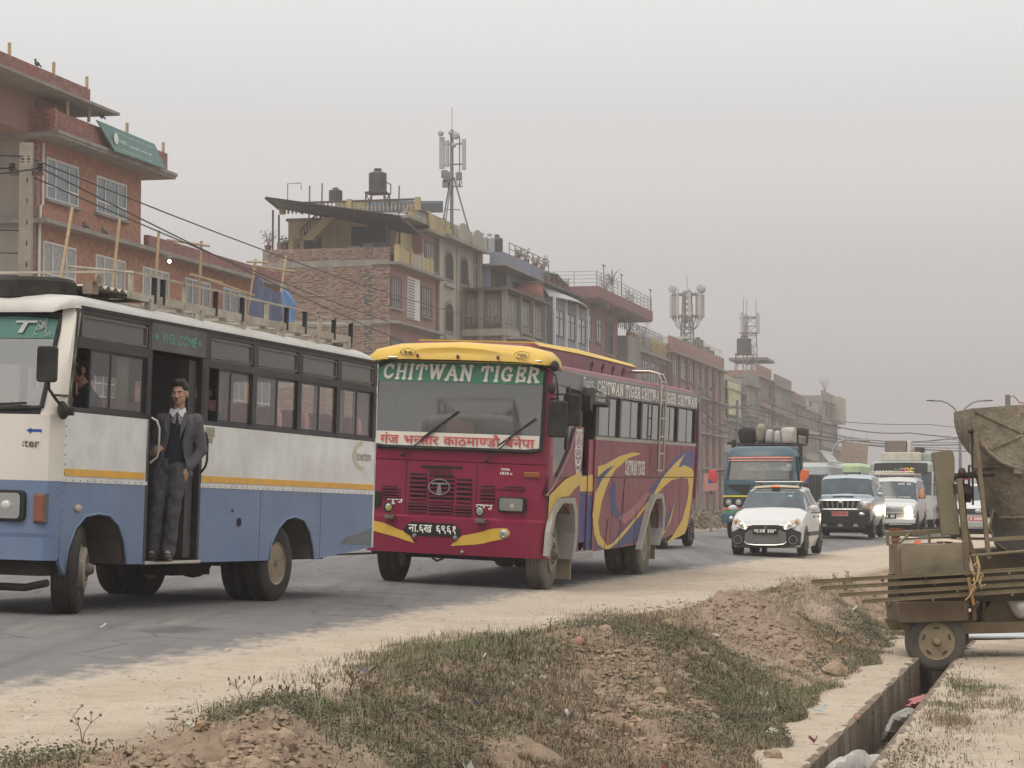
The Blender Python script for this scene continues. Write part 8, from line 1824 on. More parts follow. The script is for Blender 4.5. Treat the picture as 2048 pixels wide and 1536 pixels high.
def face_bits(par,M,moust=False,hairf=None):
 for sx_ in(-1,1):
  q=MB().ell((.031*sx_,-.0795,.004),(.0125,.006,.0065),10,6);q.v=[M@Vector(v)for v in q.v];e=q.build('eye',mat('eye white',(.55,.52,.48),.3),par,smooth=True)
  q=MB().ell((.029*sx_,-.0845,.004),(.0058,.003,.006),8,6);q.v=[M@Vector(v)for v in q.v];q.build('iris',mat('dark iris',(.015,.01,.008),.2),e,smooth=True)
  q=MB().tube([(.014*sx_,-.092,.020),(.032*sx_,-.092,.027),(.048*sx_,-.080,.020)],.0042,6);q.v=[M@Vector(v)for v in q.v];q.build('eyebrow',M_HAIR,par,smooth=True)
 q=MB().ell((0,-.0925,-.0645),(.021,.005,.0055),12,6);q.v=[M@Vector(v)for v in q.v];q.build('lips',mat('lips',(.20,.075,.06),.5),par,smooth=True)
 if moust:
  q=MB().ell((.010,-.0935,-.050),(.012,.004,.0045),8,5).ell((-.010,-.0935,-.050),(.012,.004,.0045),8,5);q.v=[M@Vector(v)for v in q.v];q.build('moustache',M_HAIR,par,smooth=True)
def hand(mb,w,d,up,s=1.,curl=.5,side=1):
 """palm from wrist w along d; 'up' is the back of the hand; five fingers that close"""
 w=Vector(w);d=Vector(d).normalized();up=Vector(up).normalized();sd_=d.cross(up)*side
 cap(mb,w,w+d*.05*s,.024*s,.022*s)
 for k in range(4):
  o_=(k-1.5)*.019*s;b=w+d*.082*s+sd_*o_;cap(mb,w+d*.03*s+sd_*o_*.9,b,.0135*s,.0105*s)
  L=(.038,.043,.040,.031)[k]*s;a1=curl*.8;a2=curl*1.9;p=b
  for ang,l_,r_ in((a1,L,.0095),(a2,L*.75,.0085),(a2*1.3,L*.55,.0075)):
   q=p+(d*math.cos(ang)-up*math.sin(ang))*l_;cap(mb,p,q,r_*s,r_*s*.92,8,2);p=q
 t0=w+d*.025*s-sd_*.028*s;t1=t0+(d*.6-sd_*.55-up*.5).normalized()*.04*s;cap(mb,t0,t1,.013*s,.011*s,8,2);cap(mb,t1,t1+(d*.8-up*.5).normalized()*.032*s,.0105*s,.0085*s,8,2)
bz=.042+.033
man=thing('person','young man in grey blazer, jumper and tie standing in the open minibus door','person',(-3.40,22.36,.545),0)
J=dict(neck=(.125,.02,1.47),hip=(.03,.06,.93),sL=(-.045,.04,1.385),sR=(.295,.04,1.385),eL=(-.13,.12,1.12),eR=(.345,.10,1.09),hL=(-.125,-.045,1.05),hR=(.215,.02,.90),pL=(-.055,.06,.90),pR=(.115,.06,.90),kL=(-.085,.02,.50),kR=(.085,.01,.50),aL=(-.125,.05,.10),aR=(.035,.02,.10))
CT=bpy.data.textures.new('creases','CLOUDS');CT.noise_scale=.09
def crease(o,s=.02):
 d=o.modifiers.new('creases','DISPLACE');d.texture=CT;d.strength=s;d.mid_level=.5;d.texture_coords='LOCAL';return o
b_=MB()
Mh=head(b_,(.135,-.01,1.640),yaw=R(-10),s=1.0,tilt=0)
cap(b_,J['neck'],(.132,.02,1.57),.055,.052);cap(b_,(.03,.06,.98),(.11,.05,1.35),.085,.09);cap(b_,(-.0,.05,1.37),(.25,.05,1.37),.06,.06)
for s_,e_,h_ in(('sL','eL','hL'),('sR','eR','hR')):cap(b_,J[s_],J[e_],.045,.036);cap(b_,J[e_],J[h_],.035,.026)
for p_,k_,a_ in(('pL','kL','aL'),('pR','kR','aR')):cap(b_,J[p_],J[k_],.055,.04);cap(b_,J[k_],J[a_],.04,.032);cap(b_,J[a_],(J[a_][0]-.01,J[a_][1]-.1,.05),.035,.03)
hand(b_,J['hL'],(.25,-.35,.25),(-.8,-.5,0),curl=.9,side=1);hand(b_,J['hR'],(-.4,-.1,-.9),(.3,-.9,.0),curl=.3,side=-1)
remesh(b_.build('body',M_SKIN,man),.0065,3,.5)
face_bits(man,Mh,True)
hr_=MB()
def HE(p,r,M=Mh,mb=None):q=MB().ell(p,r,16,12);(mb or hr_).add([M@Vector(v)for v in q.v],q.f)
HE((0,.035,.060),(.086,.092,.080));HE((0,-.035,.108),(.072,.060,.044));HE((-.055,.0,.07),(.035,.06,.05));HE((.055,.0,.07),(.035,.06,.05));HE((.02,-.055,.115),(.045,.035,.030));HE((-.03,-.045,.118),(.04,.035,.03));HE((0,.055,.01),(.083,.07,.085))
for k in range(16):a=k*2.4;HE((.05*math.cos(a),-.02+.05*math.sin(a),.128+.006*math.sin(k*5)),(.018,.018,.017))
remesh(hr_.build('hair',M_HAIR,man),.006,2,.5)
t_=MB();M_TRO=mat('charcoal trousers',(.060,.058,.066),.85,var=.12,scale=6,bump=.2,bscale=14)
cap(t_,(.03,.06,.99),(.032,.06,.95),.13,.125,16)
for p_,k_,a_ in(('pL','kL','aL'),('pR','kR','aR')):cap(t_,J[p_],J[k_],.098,.070,14);cap(t_,J[k_],(J[a_][0],J[a_][1],.12),.070,.062,14,8);cap(t_,(J[a_][0],J[a_][1],.12),(J[a_][0]-.004,J[a_][1]-.01,.085),.066,.064,14)
t_.v=[(p[0],.06+(p[1]-.06)*.92,p[2]+0)for p in t_.v]
crease(remesh(t_.build('trousers',M_TRO,man),.009,4,.5),.035)
sw=MB();M_SWE=mat('navy jumper',(.010,.012,.022),.9,var=.15,scale=10)
cap(sw,(.045,.045,.98),(.10,.035,1.26),.125,.135,16);cap(sw,(.03,.05,1.34),(.22,.05,1.34),.085,.085,14)
sw.v=[(p[0],.05+(p[1]-.05)*.82,p[2])for p in sw.v];remesh(sw.build('jumper',M_SWE,man),.011,4,.5)
sb_=MB();cap(sb_,(.10,.04,1.25),(.125,.035,1.45),.10,.075,14);sb_.v=[(p[0],.035+(p[1]-.035)*.95,p[2])for p in sb_.v];remesh(sb_.build('shirt_front',mat('striped shirt',(.50,.48,.50),.8,var=.3,scale=60),man),.01,3,.5)
sh_=MB().add([(.06,-.055,1.475),(.125,-.075,1.33),(.19,-.055,1.475),(.125,-.035,1.50)],[(0,1,2,3)]);
cl=MB().add([(.058,-.035,1.505),(.118,-.083,1.455),(.085,-.092,1.405),(.045,-.05,1.46)],[(0,1,2,3)]).add([(.195,-.035,1.505),(.135,-.083,1.455),(.17,-.092,1.405),(.207,-.05,1.46)],[(0,1,2,3)])
M_SHI=mat('striped shirt',(.50,.48,.50),.8,var=.3,scale=60)
sh_.build('shirt',M_SHI,man);o_=cl.build('shirt_collar',M_SHI,man);m_=o_.modifiers.new('s','SOLIDIFY');m_.thickness=.006
MB().prism([(.115,1.455),(.137,1.455),(.133,1.425),(.145,1.33),(.125,1.30),(.107,1.33),(.119,1.425)],'y',-.100,-.088).build('tie',M_BLACK,man,bevel=.003)
jk=MB();M_JAC=mat('grey blazer',(.085,.083,.095),.85,var=.12,scale=6,bump=.2,bscale=12)
for s_,e_,h_ in(('sL','eL','hL'),('sR','eR','hR')):
 a=Vector(J[s_]);e2=Vector(J[e_]);h2=Vector(J[h_]);cap(jk,a,e2,.068,.056,12);cap(jk,e2,e2 .lerp(h2,.88 if s_=='sR' else .80),.056,.044,12)
def panel(mb,rows,th=.022,n=9):
 """rows: (z, angle0, angle1, cx, cy, rx, ry)"""
 outer=[];inner=[]
 for z,a0,a1,cx_,cy_,rx,ry in rows:
  outer.append([(cx_+rx*math.cos(R(a0+(a1-a0)*k/n)),cy_+ry*math.sin(R(a0+(a1-a0)*k/n)),z)for k in range(n+1)])
  inner.append([(cx_+(rx-th)*math.cos(R(a0+(a1-a0)*k/n)),cy_+(ry-th)*math.sin(R(a0+(a1-a0)*k/n)),z)for k in range(n,-1,-1)])
 mb.loft([o__+i__ for o__,i__ in zip(outer,inner)])
lv=[(1.44,.125,.05,.13,.10),(1.38,.125,.05,.19,.125),(1.28,.11,.05,.185,.14),(1.15,.085,.05,.172,.135),(1.02,.065,.055,.178,.14),(.90,.06,.06,.195,.155),(.83,.06,.06,.20,.16)]
op=[(-128,-52),(-122,-56),(-112,-62),(-112,-58),(-122,-45),(-140,-30),(-150,-22)]
panel(jk,[(z,-360+op[i][1]+0,op[i][0],cx_,cy_,rx,ry)if False else(z,op[i][1],op[i][0]+360,cx_,cy_,rx,ry)for i,(z,cx_,cy_,rx,ry)in enumerate(lv)],.024,22)
crease(remesh(jk.build('blazer',M_JAC,man),.009,3,.5),.024)
lp_=MB()
for sx_ in(-1,1):
 lp_.add([(.125+sx_*.075,-.085,1.46),(.125+sx_*.115,-.082,1.43),(.11+sx_*.105,-.105,1.33),(.10+sx_*.055,-.112,1.20),(.11+sx_*.052,-.108,1.33)],[(0,1,2,3,4)])
o_=lp_.build('lapel',M_JAC,man);m_=o_.modifiers.new('s','SOLIDIFY');m_.thickness=.008
MB().ell((.185,-.10,1.30),(.007,.004,.007),8,6).build('lapel_pin',M_WHITEP,man)
for a_ in('aL','aR'):
 x,y=J[a_][0],J[a_][1];s_=MB().ell((x-.005,y-.06,.045),(.047,.135,.042),16,10).ell((x,y+.02,.07),(.046,.06,.05)).box(x-.045,y-.17,-.0,x+.04,y+.07,.018)
 remesh(s_.build('shoe',mat('black shoe',(.018,.016,.016),.4),man),.008,3,.5)
def bust(name,label,loc,yaw,top,skin=M_SKIN,hair='short',tilt=0.,s=1.,low=None,arms=True,hc_=M_HAIR):
 t=thing(name,label,'person',loc,yaw);b=MB();M=head(b,(0,-.03,.70),0,s,tilt);cap(b,(0,.01,.52),(0,-.01,.64),.052,.048);cap(b,(0,.05,0.05),(0,.03,.42),.11,.11)
 cap(b,(-.15,.03,.46),(.15,.03,.46),.05,.05)
 hs=[]
 for sx_ in(-1,1):
  cap(b,(.17*sx_,.03,.46),(.22*sx_,-.02,.20),.042,.036);cap(b,(.22*sx_,-.02,.20),(.16*sx_,-.26,.12),.034,.026);hand(b,(.16*sx_,-.26,.12),(-.2*sx_,-1,0),(0,0,1),curl=.6,side=sx_)
  cap(b,(.08*sx_,.03,.0),(.11*sx_,-.40,.02),.075,.055);cap(b,(.11*sx_,-.40,.02),(.11*sx_,-.40,-.38),.05,.035)
 remesh(b.build('body',skin,t),.008,3,.5);face_bits(t,M)
 h=MB();HE((0,.035,.060),(.086,.092,.080),M,h);HE((0,.055,.0),(.084,.072,.09),M,h);HE((0,-.03,.098),(.07,.055,.032),M,h)
 if hair=='tied':HE((0,.13,.02),(.04,.045,.05),M,h);HE((.06,-.02,.0),(.02,.03,.06),M,h);HE((-.06,-.02,.0),(.02,.03,.06),M,h);HE((0,.08,-.05),(.075,.05,.06),M,h)
 remesh(h.build('hair',hc_,t),.007,2,.5)
 c=MB();cap(c,(0,.05,.03),(0,.04,.38),.135,.14,16);cap(c,(-.14,.03,.445),(.14,.03,.445),.075,.075,14);cap(c,(0,.03,.46),(0,.02,.54),.085,.062,14)
 for sx_ in(-1,1):cap(c,(.17*sx_,.03,.445),(.22*sx_,-.02,.20),.066,.055);cap(c,(.22*sx_,-.02,.20),(.165*sx_,-.23,.125),.055,.042)
 remesh(c.build('top',top,t),.012,4,.5)
 c=MB();cap(c,(0,.04,.0),(0,.04,.05),.14,.14,14)
 for sx_ in(-1,1):cap(c,(.08*sx_,.03,.0),(.11*sx_,-.40,.02),.095,.075);cap(c,(.11*sx_,-.40,.02),(.11*sx_,-.40,-.34),.072,.06)
 remesh(c.build('trousers',low or M_TRO,t),.014,4,.5)
 return t
wm=bust('person','woman with tied black hair in a navy jacket looking ahead through the first minibus window',(-4.03,21.38,1.66),R(-66),mat('navy jacket',(.014,.018,.032),.8,var=.2),hair='tied',skin=mat('tan skin',(.42,.23,.155),.5,var=.05,spec=.35),tilt=R(4))
bust('person','passenger in a bright red jacket standing behind the man in the minibus door',(-3.42,23.75,1.62),R(175),mat('bright red jacket',(.45,.03,.02),.7,var=.15))
bust('person','passenger in dark top and orange trousers behind the half open minibus window',(-3.16,23.75,1.55),R(-60),mat('dark blue shirt',(.02,.03,.06),.8),low=mat('orange red cloth',(.62,.09,.03),.7))
bust('person','minibus driver, dim behind the windscreen',(-5.2,21.3,1.55),R(-15),mat('brown shirt',(.16,.10,.08),.8))
bust('person','coach driver, dim behind the windscreen on the far side',(-1.15,32.6,1.72),R(-14),mat('grey shirt',(.22,.22,.23),.8))
bust('person','driver of the small white car, a dim shape behind the glass',(5.35,48.9,.42),R(-14),mat('dim shirt',(.1,.1,.12),.8))
NPR=np.random.RandomState(12)
GREEN=[(-1.018,12.147,.35,.9,.8),(-1.313,12.437,.3,.8,.9),(-0.23,16.493,.75,2.2,1.0),(-0.478,14.217,.45,1.6,.6),(-0.073,13.972,.6,1.4,.5),(1.727,16.623,.7,2.6,1.0),(1.623,19.754,.5,2.2,.7),(1.103,21.389,.45,2.,.7),(1.886,16.124,.4,1.5,.8),(-2.064,10.14,.3,.4,.5),(-0.314,11.601,.35,.7,.8),(3.472,22.835,.35,2.2,.8),(4.435,26.833,.4,3,.7),(3.332,28.421,.4,3.,.4),(2.542,18.899,.3,1.5,.5),(3.907,19.123,.25,1.4,.5),(3.342,17.684,.15,.7,.5)]
DRY=[(0.299,12.921,.7,1.7,1.0),(0.618,12.544,.9,1.5,1.0),(0.07,12.293,.7,1.2,.8),(1.234,13.287,.6,1.3,.9),(0.423,15.373,.5,1.6,.7),(1.597,15.372,.9,2.5,.5),(3.494,23.656,.5,2.5,.7),(-1.873,9.947,.3,.3,.3),(-0.711,12.358,.5,1.0,.7),(-0.162,16.873,.9,2.5,.4),(3.143,16.447,.16,.7,1.0),(3.612,17.684,.35,1.2,.45),(1.492,22.308,.6,2.5,.5),(4.722,31.922,.6,4,.5)]
LEAFY=[(-1.046,11.871,.40,.9,1.0),(-1.237,13.061,.3,.6,.9),(-0.233,11.369,.35,.5,1.0),(1.798,15.372,.6,1.8,.9),(1.613,18.648,.5,1.8,.7),(0.806,20.957,.3,1.4,.8),(3.989,25.492,.25,1.8,1.0),(2.963,20.681,.25,1.2,.8),(-2.107,10.24,.3,.4,.5),(-0.452,12.633,.3,.8,.7),(0.019,14.217,.4,1.2,.4)]
def sample(P,n,s):
 w=np.array([p[4]*p[2]*p[3]for p in P]);w/=w.sum();k=NPR.choice(len(P),n,p=w);A=np.array(P)
 x=A[k,0]+NPR.randn(n)*A[k,2]*.62;y=A[k,1]+NPR.randn(n)*A[k,3]*.62
 cl_=fbm(x*4.5,y*3.2,3,s);keep=(cl_+.12*NPR.rand(n)>.47)&(y>8.6)&(x>EDGE(y)+.7)&((x<DRAIN(y)-.35-.45*vnoise(x*3,y*1.5,6))|(x>DRAIN(y)+.26))
 return x[keep],y[keep]
def mesh_np(name,V,F,m,k,label,cat='grass'):
 me=bpy.data.meshes.new(name);me.vertices.add(len(V));me.vertices.foreach_set('co',V.astype(np.float32).ravel())
 me.loops.add(F.size);me.loops.foreach_set('vertex_index',F.astype(np.int32).ravel());me.polygons.add(len(F));me.polygons.foreach_set('loop_start',np.arange(0,F.size,F.shape[1],dtype=np.int32));me.update();me.validate()
 o=bpy.data.objects.new(name,me);COL.objects.link(o);me.materials.append(m);o['kind']='stuff';o['label']=label;o['category']=cat;return o
def blades(name,P,n,h,w,m,s,label,lean=.95):
 x,y=sample(P,n,s);n=len(x);z=H(x,y)-.005
 a=NPR.rand(n)*6.283;L=h*(.3+1.3*np.clip(fbm(x*6,y*5,2,s+9)-.25,0,1)+NPR.rand(n)**2*.9);ln=lean*(.3+NPR.rand(n));dx=np.cos(a);dy=np.sin(a)
 W_=w*(.6+.8*NPR.rand(n));px=-dy*W_/2;py=dx*W_/2
 b=np.stack([x,y,z],1);wv=np.stack([px,py,0*px],1)
 mid=b+np.stack([dx*L*ln*.35,dy*L*ln*.35,L*.6],1);tip=b+np.stack([dx*L*ln,dy*L*ln,L*(1-.35*ln)],1)
 V=np.stack([b-wv,b+wv,mid+wv*.7,mid-wv*.7,tip],1).reshape(-1,3);i=np.arange(n)[:,None]*5
 F=np.concatenate([i+np.array([[0,1,2]]),i+np.array([[0,2,3]]),i+np.array([[3,2,4]])],0)
 return mesh_np(name,V,F,m,n,label)
M_GG=mat('verge grass',(.105,.122,.060),.9,var=.35,scale=2.5,island=.45,dirt=(.20,.165,.11),damt=.75,spec=.2)
M_DG=mat('dry grass',(.24,.185,.125),.95,var=.3,scale=3,island=.4,dirt=(.13,.10,.075),damt=.6,spec=.15)
M_LW=mat('dark weed leaves',(.070,.083,.050),.9,var=.35,scale=3,island=.45,dirt=(.17,.145,.10),damt=.75,spec=.2)
blades('green_grass',GREEN,150000,.045,.0045,M_GG,301,'short green grass on the bank between the verge and the drain')
blades('dry_grass',DRY+GREEN[:8],130000,.055,.0045,M_DG,311,'matted dry grey brown grass on the bank',lean=.95)
x,y=sample(LEAFY,50000,321);n=len(x);z=H(x,y);k=NPR.rand(n,3)
c=np.stack([x+(k[:,0]-.5)*.05,y+(k[:,1]-.5)*.05,z+.01+k[:,2]**2*.06],1)
u=NPR.randn(n,3);u[:,2]*=.5;u/=np.linalg.norm(u,axis=1)[:,None];v=np.cross(u,NPR.randn(n,3));v/=np.linalg.norm(v,axis=1)[:,None]
s_=(.006+.009*NPR.rand(n))[:,None];V=np.stack([c-u*s_,c+v*s_*.45,c+u*s_,c-v*s_*.45],1).reshape(-1,3);i=np.arange(n)[:,None]*4
mesh_np('leafy_weeds',V,i+np.array([[0,1,2,3]]),M_LW,n,'low dusty weeds with small dark leaves on the bank','weeds')
def crumbs(name,n,P,r0,r1,m,s,label,cat,flat=.7,uni=None):
 if uni is not None:x,y=uni
 else:x,y=sample(P,n,s)
 n=len(x);z=H(x,y);r=r0+(r1-r0)*NPR.rand(n)**3.5
 base=np.array([(1,0,0),(0,1,0),(-1,0,0),(0,-1,0),(0,0,1),(.6,.6,.55),(-.6,.6,.5),(-.6,-.6,.6),(.6,-.6,.5)])
 fc=np.array([(0,5,4),(5,1,6),(5,6,4),(1,2,6),(6,2,7),(6,7,4),(2,3,7),(7,3,8),(7,8,4),(3,0,8),(8,0,5),(8,5,4),(0,1,5)])
 V=base[None]*(1+.35*NPR.randn(n,9,1))*r[:,None,None]*np.array([1,1,flat]);a=NPR.rand(n)*6.28;ca,sa=np.cos(a)[:,None],np.sin(a)[:,None]
 V=np.stack([V[...,0]*ca-V[...,1]*sa,V[...,0]*sa+V[...,1]*ca,V[...,2]],-1)+np.stack([x,y,z-r*.15],1)[:,None]
 i=np.arange(n)[:,None,None]*9;F=(i+fc[None]).reshape(-1,3)
 return mesh_np(name,V.reshape(-1,3),F,m,n,label,cat)
M_SOIL=mat('crumbled soil',(.235,.165,.112),.95,var=.3,scale=4,island=.3,bump=.4,bscale=60,dirt=(.31,.235,.17),damt=.6)
M_PALE=mat('pale stones',(.38,.34,.28),.9,var=.25,scale=8,island=.35,dirt=(.24,.19,.14),damt=.5)
SOIL=[(1.266,17.246,.8,3.0,1.0),(0.663,17.246,.6,2.2,.9),(0.856,14.217,.7,2.0,.9),(2.373,22.798,.8,3.5,1.0),(2.858,21.238,.5,2.2,1.0),(-1.056,10.445,.8,.8,1.0),(-1.423,10.14,.7,.6,.8),(-0.678,10.24,.7,.7,.8),(0.14,17.736,.4,1.6,.6),(1.845,14.688,.4,1.2,.5),(1.146,13.972,.6,1.5,.6)]
crumbs('crumbled_soil',26000,SOIL,.003,.034,M_SOIL,401,'crumbled brown soil and small clods on the bank','soil')
n=9000;y=9+40*NPR.rand(n)**1.6;x=EDGE(y)+.05+(CREST(y)-EDGE(y)+.2)*NPR.rand(n)**1.5;kp=fbm(x*3,y*2,3,77)>.5
crumbs('verge_gravel',0,None,.003,.016,M_PALE,0,'fine gravel scattered over the sandy verge','gravel',.6,uni=(x[kp],y[kp]))
n=7000;y=9+30*NPR.rand(n)**1.5;x=np.where(NPR.rand(n)<.3,DRAIN(y)-.24-.7*NPR.rand(n),DRAIN(y)+.26+2.6*NPR.rand(n));crumbs('path_gravel',0,None,.003,.018,M_PALE,0,'grit and stones on the path beyond the drain','gravel',.6,uni=(x,y))
n=2600;y=11+14*NPR.rand(n);x=DRAIN(y)+(NPR.rand(n)-.5)*.34
_H=H
def H(x,y,_f=_H):return np.asarray(x,float)*0+LIP-.40
crumbs('drain_rubble',0,None,.01,.05,mat('drain rubble',(.20,.165,.13),.95,var=.3,island=.4),0,'broken earth and stones on the bed of the drain','rubble',.7,uni=(x,y))
H=_H
def rock(name,label,x,y,r,m,cat='clod',group=None,sd=0,zo=0.,flat=.75):
 rr=random.Random(sd);o_=MB().ell((0,0,0),1,12,8);ph=[rr.uniform(0,6)for _ in range(6)]
 o_.v=[(p[0]*r*(1+.22*math.sin(p[1]*3+ph[0])+.12*math.sin(p[2]*7+ph[1])+rr.uniform(-.07,.07)),p[1]*r*.8*(1+.2*math.sin(p[0]*4+ph[2])+rr.uniform(-.07,.07)),p[2]*r*flat*(1+.2*math.sin(p[0]*5+ph[3])+rr.uniform(-.07,.07)))for p in o_.v]
 b=o_.build(name,m,None,ang=30);b.location=(x,y,float(H(x,y))+r*.25+zo);b.rotation_euler=(rr.uniform(-.4,.4),rr.uniform(-.4,.4),rr.uniform(0,6));tag(b,label,cat,group);return b
M_CLOD=mat('dry clod',(.30,.215,.15),.95,var=.25,scale=9,bump=1,bscale=30,dirt=(.25,.18,.125),damt=.5)
M_CLODR=mat('reddish clod',(.28,.16,.11),.95,var=.25,scale=9,bump=1,bscale=30)
gp_='soil clods on the bank'
for i,(x,y,r,lb_)in enumerate([(2.657,21.108,.11,'large flat clod at the top right of the bank near the mixer'),(2.885,20.44,.13,'broad cracked clod just left of the mixer wheel'),(-0.928,10.043,.09,'big pale clod at the bottom edge left of the grass clump'),(-1.114,10.14,.07,'square clod left of the big pale clod'),(-0.72,9.891,.08,'rounded clod right of the big pale clod'),(0.379,19.036,.05,'first of the reddish clods at the top of the bank'),(0.536,18.044,.06,'second reddish clod beside a dark hollow'),(0.766,18.843,.07,'clod above the bare brown slope'),(0.889,17.246,.06,'clod halfway down the bare brown slope'),(1.051,16.256,.07,'dark clod among dead leaves on the slope'),(-1.284,10.445,.06,'clod beside the splintered stick'),(-1.295,10.004,.05,'small clod under the splintered stick'),(2.504,16.653,.035,'round red brown stone alone on the drain lip'),(1.592,14.016,.05,'dark clod on the lip near the bottom of the picture'),(-1.078,10.658,.08,'rough clod heap below the leafy weeds'),(2.388,26.257,.07,'clod on the upper mound behind the grass'),(2.745,24.816,.06,'clod on the crest of the right mound')]):
 rock('soil_clod',lb_,x,y,r,M_CLODR if i in(5,6,12)else M_CLOD,'clod',gp_,i)
for i,(x,y,r,lb_)in enumerate([(-1.902,12.741,.03,'grey stone on the bare verge, upper of two'),(-1.819,12.262,.032,'dark stone on the bare verge, lower of two'),(-1.804,12.679,.025,'small clod with red chip right of the two stones'),(-1.986,17.858,.025,'stone at the asphalt edge below the minibus'),(-2.153,17.322,.03,'flat chip at the asphalt edge left of the stone'),(1.739,15.291,.06,'pale broken block among the dark grass'),(1.688,21.108,.04,'white pebble on the upper slope'),(1.952,22.002,.05,'grey stone beside the white pebble'),(3.851,22.154,.05,'clod by the drain next to the wheel'),(2.348,16.153,.02,'tiny stone on the drain lip')]):
 rock('stone',lb_,x,y,r,M_PALE,'stone','loose stones on the verge',40+i,flat=.5)
def scrap(name,label,x,y,w,l,col,sd,up=.015,cat='litter',glossy=.6):
 rr=random.Random(sd);n=4;o_=MB()
 for j in range(n+1):
  for i in range(n+1):o_.v.append(((i/n-.5)*w+rr.uniform(-.1,.1)*w/n,(j/n-.5)*l+rr.uniform(-.1,.1)*l/n,rr.uniform(0,.35)*min(w,l)+.02*abs(i-2)))
 o_.f=[(j*(n+1)+i,j*(n+1)+i+1,(j+1)*(n+1)+i+1,(j+1)*(n+1)+i)for j in range(n)for i in range(n)]
 b=o_.build(name,mat('litter '+name+str(sd),tuple(c*.7 for c in col),glossy,var=.1,scale=20),None,ang=30);b.location=(x,y,float(H(x,y))+up);b.rotation_euler=(rr.uniform(.2,.7),rr.uniform(-.4,.4),rr.uniform(-.6,.6));tag(b,label,cat,'litter on the bank');return b
LT=[(-0.211,16.117,.035,.02,(.7,.68,.66),'paper_scrap','white and red scrap in the green grass'),(0.02,14.967,.035,.03,(.8,.8,.79),'paper_scrap','small bright white scrap right of the green grass'),(-0.187,13.857,.05,.03,(.02,.03,.12),'plastic_scrap','dark blue scrap in the dry grass'),(0.357,14.364,.04,.035,(.75,.74,.70),'paper_scrap','white scrap in the brown weeds'),(0.065,14.217,.03,.06,(.38,.38,.32),'plastic_scrap','pale grey strip right of the white scrap'),(0.027,11.369,.06,.02,(.62,.22,.24),'plastic_scrap','pink wrapper near the bottom edge'),(-0.633,10.68,.03,.03,(.60,.28,.26),'plastic_scrap','pink scrap in the leafy weeds'),(-0.228,11.892,.05,.09,(.40,.43,.38),'plastic_scrap','curled translucent strip above the dark leaves'),(2.259,16.852,.10,.04,(.52,.55,.54),'plastic_scrap','pale blue plastic strip in the right grass'),(1.911,16.806,.09,.06,(.48,.44,.37),'paper_scrap','folded beige scrap in the right grass'),(1.97,17.834,.06,.05,(.62,.58,.45),'wrapper','crumpled cream wrapper in the right grass'),(2.005,20.951,.06,.03,(.6,.57,.5),'paper_scrap','cream scrap on the upper slope'),(1.422,15.372,.03,.12,(.36,.33,.26),'wood_chip','upright pale chip on the brown slope'),(0.904,11.489,.05,.05,(.6,.5,.48),'wrapper','pinkish wrapper at the bottom edge'),(4.121,27.662,.12,.05,(.52,.50,.48),'plastic_scrap','pale torn sheet under the rail ends'),(1.104,16.256,.02,.05,(.28,.42,.05),'plastic_scrap','lime green scrap on the brown slope'),(-3.428,19.036,.09,.02,(.55,.54,.53),'paper_scrap','white scrap on the asphalt in front of the minibus'),(0.862,12.921,.03,.03,(.45,.12,.08),'plastic_scrap','red chip on the brown slope'),(-1.486,10.835,.09,.03,(.60,.55,.46),'paper_scrap','cream scrap beside the splintered stick'),(1.965,14.87,.06,.04,(.20,.03,.06),'plastic_scrap','dark red scrap on the drain lip'),(-0.94,15.168,.15,.05,(.10,.095,.10),'cloth_scrap','dark grey rag at the left end of the green grass')]
for i,(x,y,w_,l_,c_,nm,lb_)in enumerate(LT):scrap(nm,lb_,x,y,w_,l_,c_,i,cat='litter')
def stick(name,label,a,b,r,m,cat='stick'):
 a=Vector(a);b=Vector(b);o_=MB().tube([(0,0,0),(b-a)*.5+Vector((0,0,.01)),b-a],[r,r*.8,r*.5],6).build(name,m,None,smooth=True);o_.location=a;tag(o_,label,cat);return o_
M_WOOD=mat('split wood',(.26,.17,.10),.9,var=.3,scale=20)
p1_=(-1.447,10.55);p2_=(-1.383,11.871)
stick('stick','splintered brown stick lying on the clods',(p1_[0],p1_[1],float(H(*p1_))+.03),(p2_[0]-.04,p1_[1]+.25,float(H(*p2_))+.08),.018,M_WOOD)
for i,(u,lb_)in enumerate((((3.286,23.269),'yellow brown leaf shaped husk on the right mound'),)):
 scrap('dry_husk',lb_,u[0],u[1],.16,.05,(.42,.27,.11),90,.03)
blades('tall_grass',[(-1.03,12.29,.35,.8,1.0),(-1.306,12.899,.2,.5,.6),(-0.171,17.788,.6,1.5,.8),(1.942,17.578,.4,1.6,.6)],9000,.10,.005,M_GG,341,'longer tufts of green grass on the bank',lean=.9)
def bag(name,label,x,y,z,r,m,sd,cat='plastic bag'):
 rr=random.Random(sd);o_=MB().ell((0,0,0),1,22,16);ph=[rr.uniform(0,6)for _ in range(6)]
 v=[]
 for p in o_.v:
  k=1+.14*math.sin(p[0]*5+ph[0]+p[2]*3)+.10*math.sin(p[2]*9+ph[1]+p[1]*6)+.05*math.sin(p[0]*17+ph[3]);v.append((p[0]*r[0]*k,p[1]*r[1]*k,p[2]*r[2]*k))
 o_.v=v;b=o_.build(name,m,None,ang=25,smooth=True);b.location=(x,y,z);b.rotation_euler=(0,rr.uniform(-.4,.4),rr.uniform(0,3));tag(b,label,cat);return b
M_BAG=mat('grey white plastic',(.40,.385,.36),.45,var=.2,scale=8,bump=.9,bscale=14,dirt=(.22,.19,.15),damt=.4)
bag('plastic_bag','large grey white plastic bag stuffed in the near end of the drain',2.11,14.15,-.60,(.17,.30,.17),M_BAG,1)
bag('plastic_bag','dull red plastic bag in the drain below the wheel',3.46,18.9,-.55,(.13,.2,.08),mat('dull red plastic',(.34,.11,.11),.5,bump=.8,bscale=14),2)
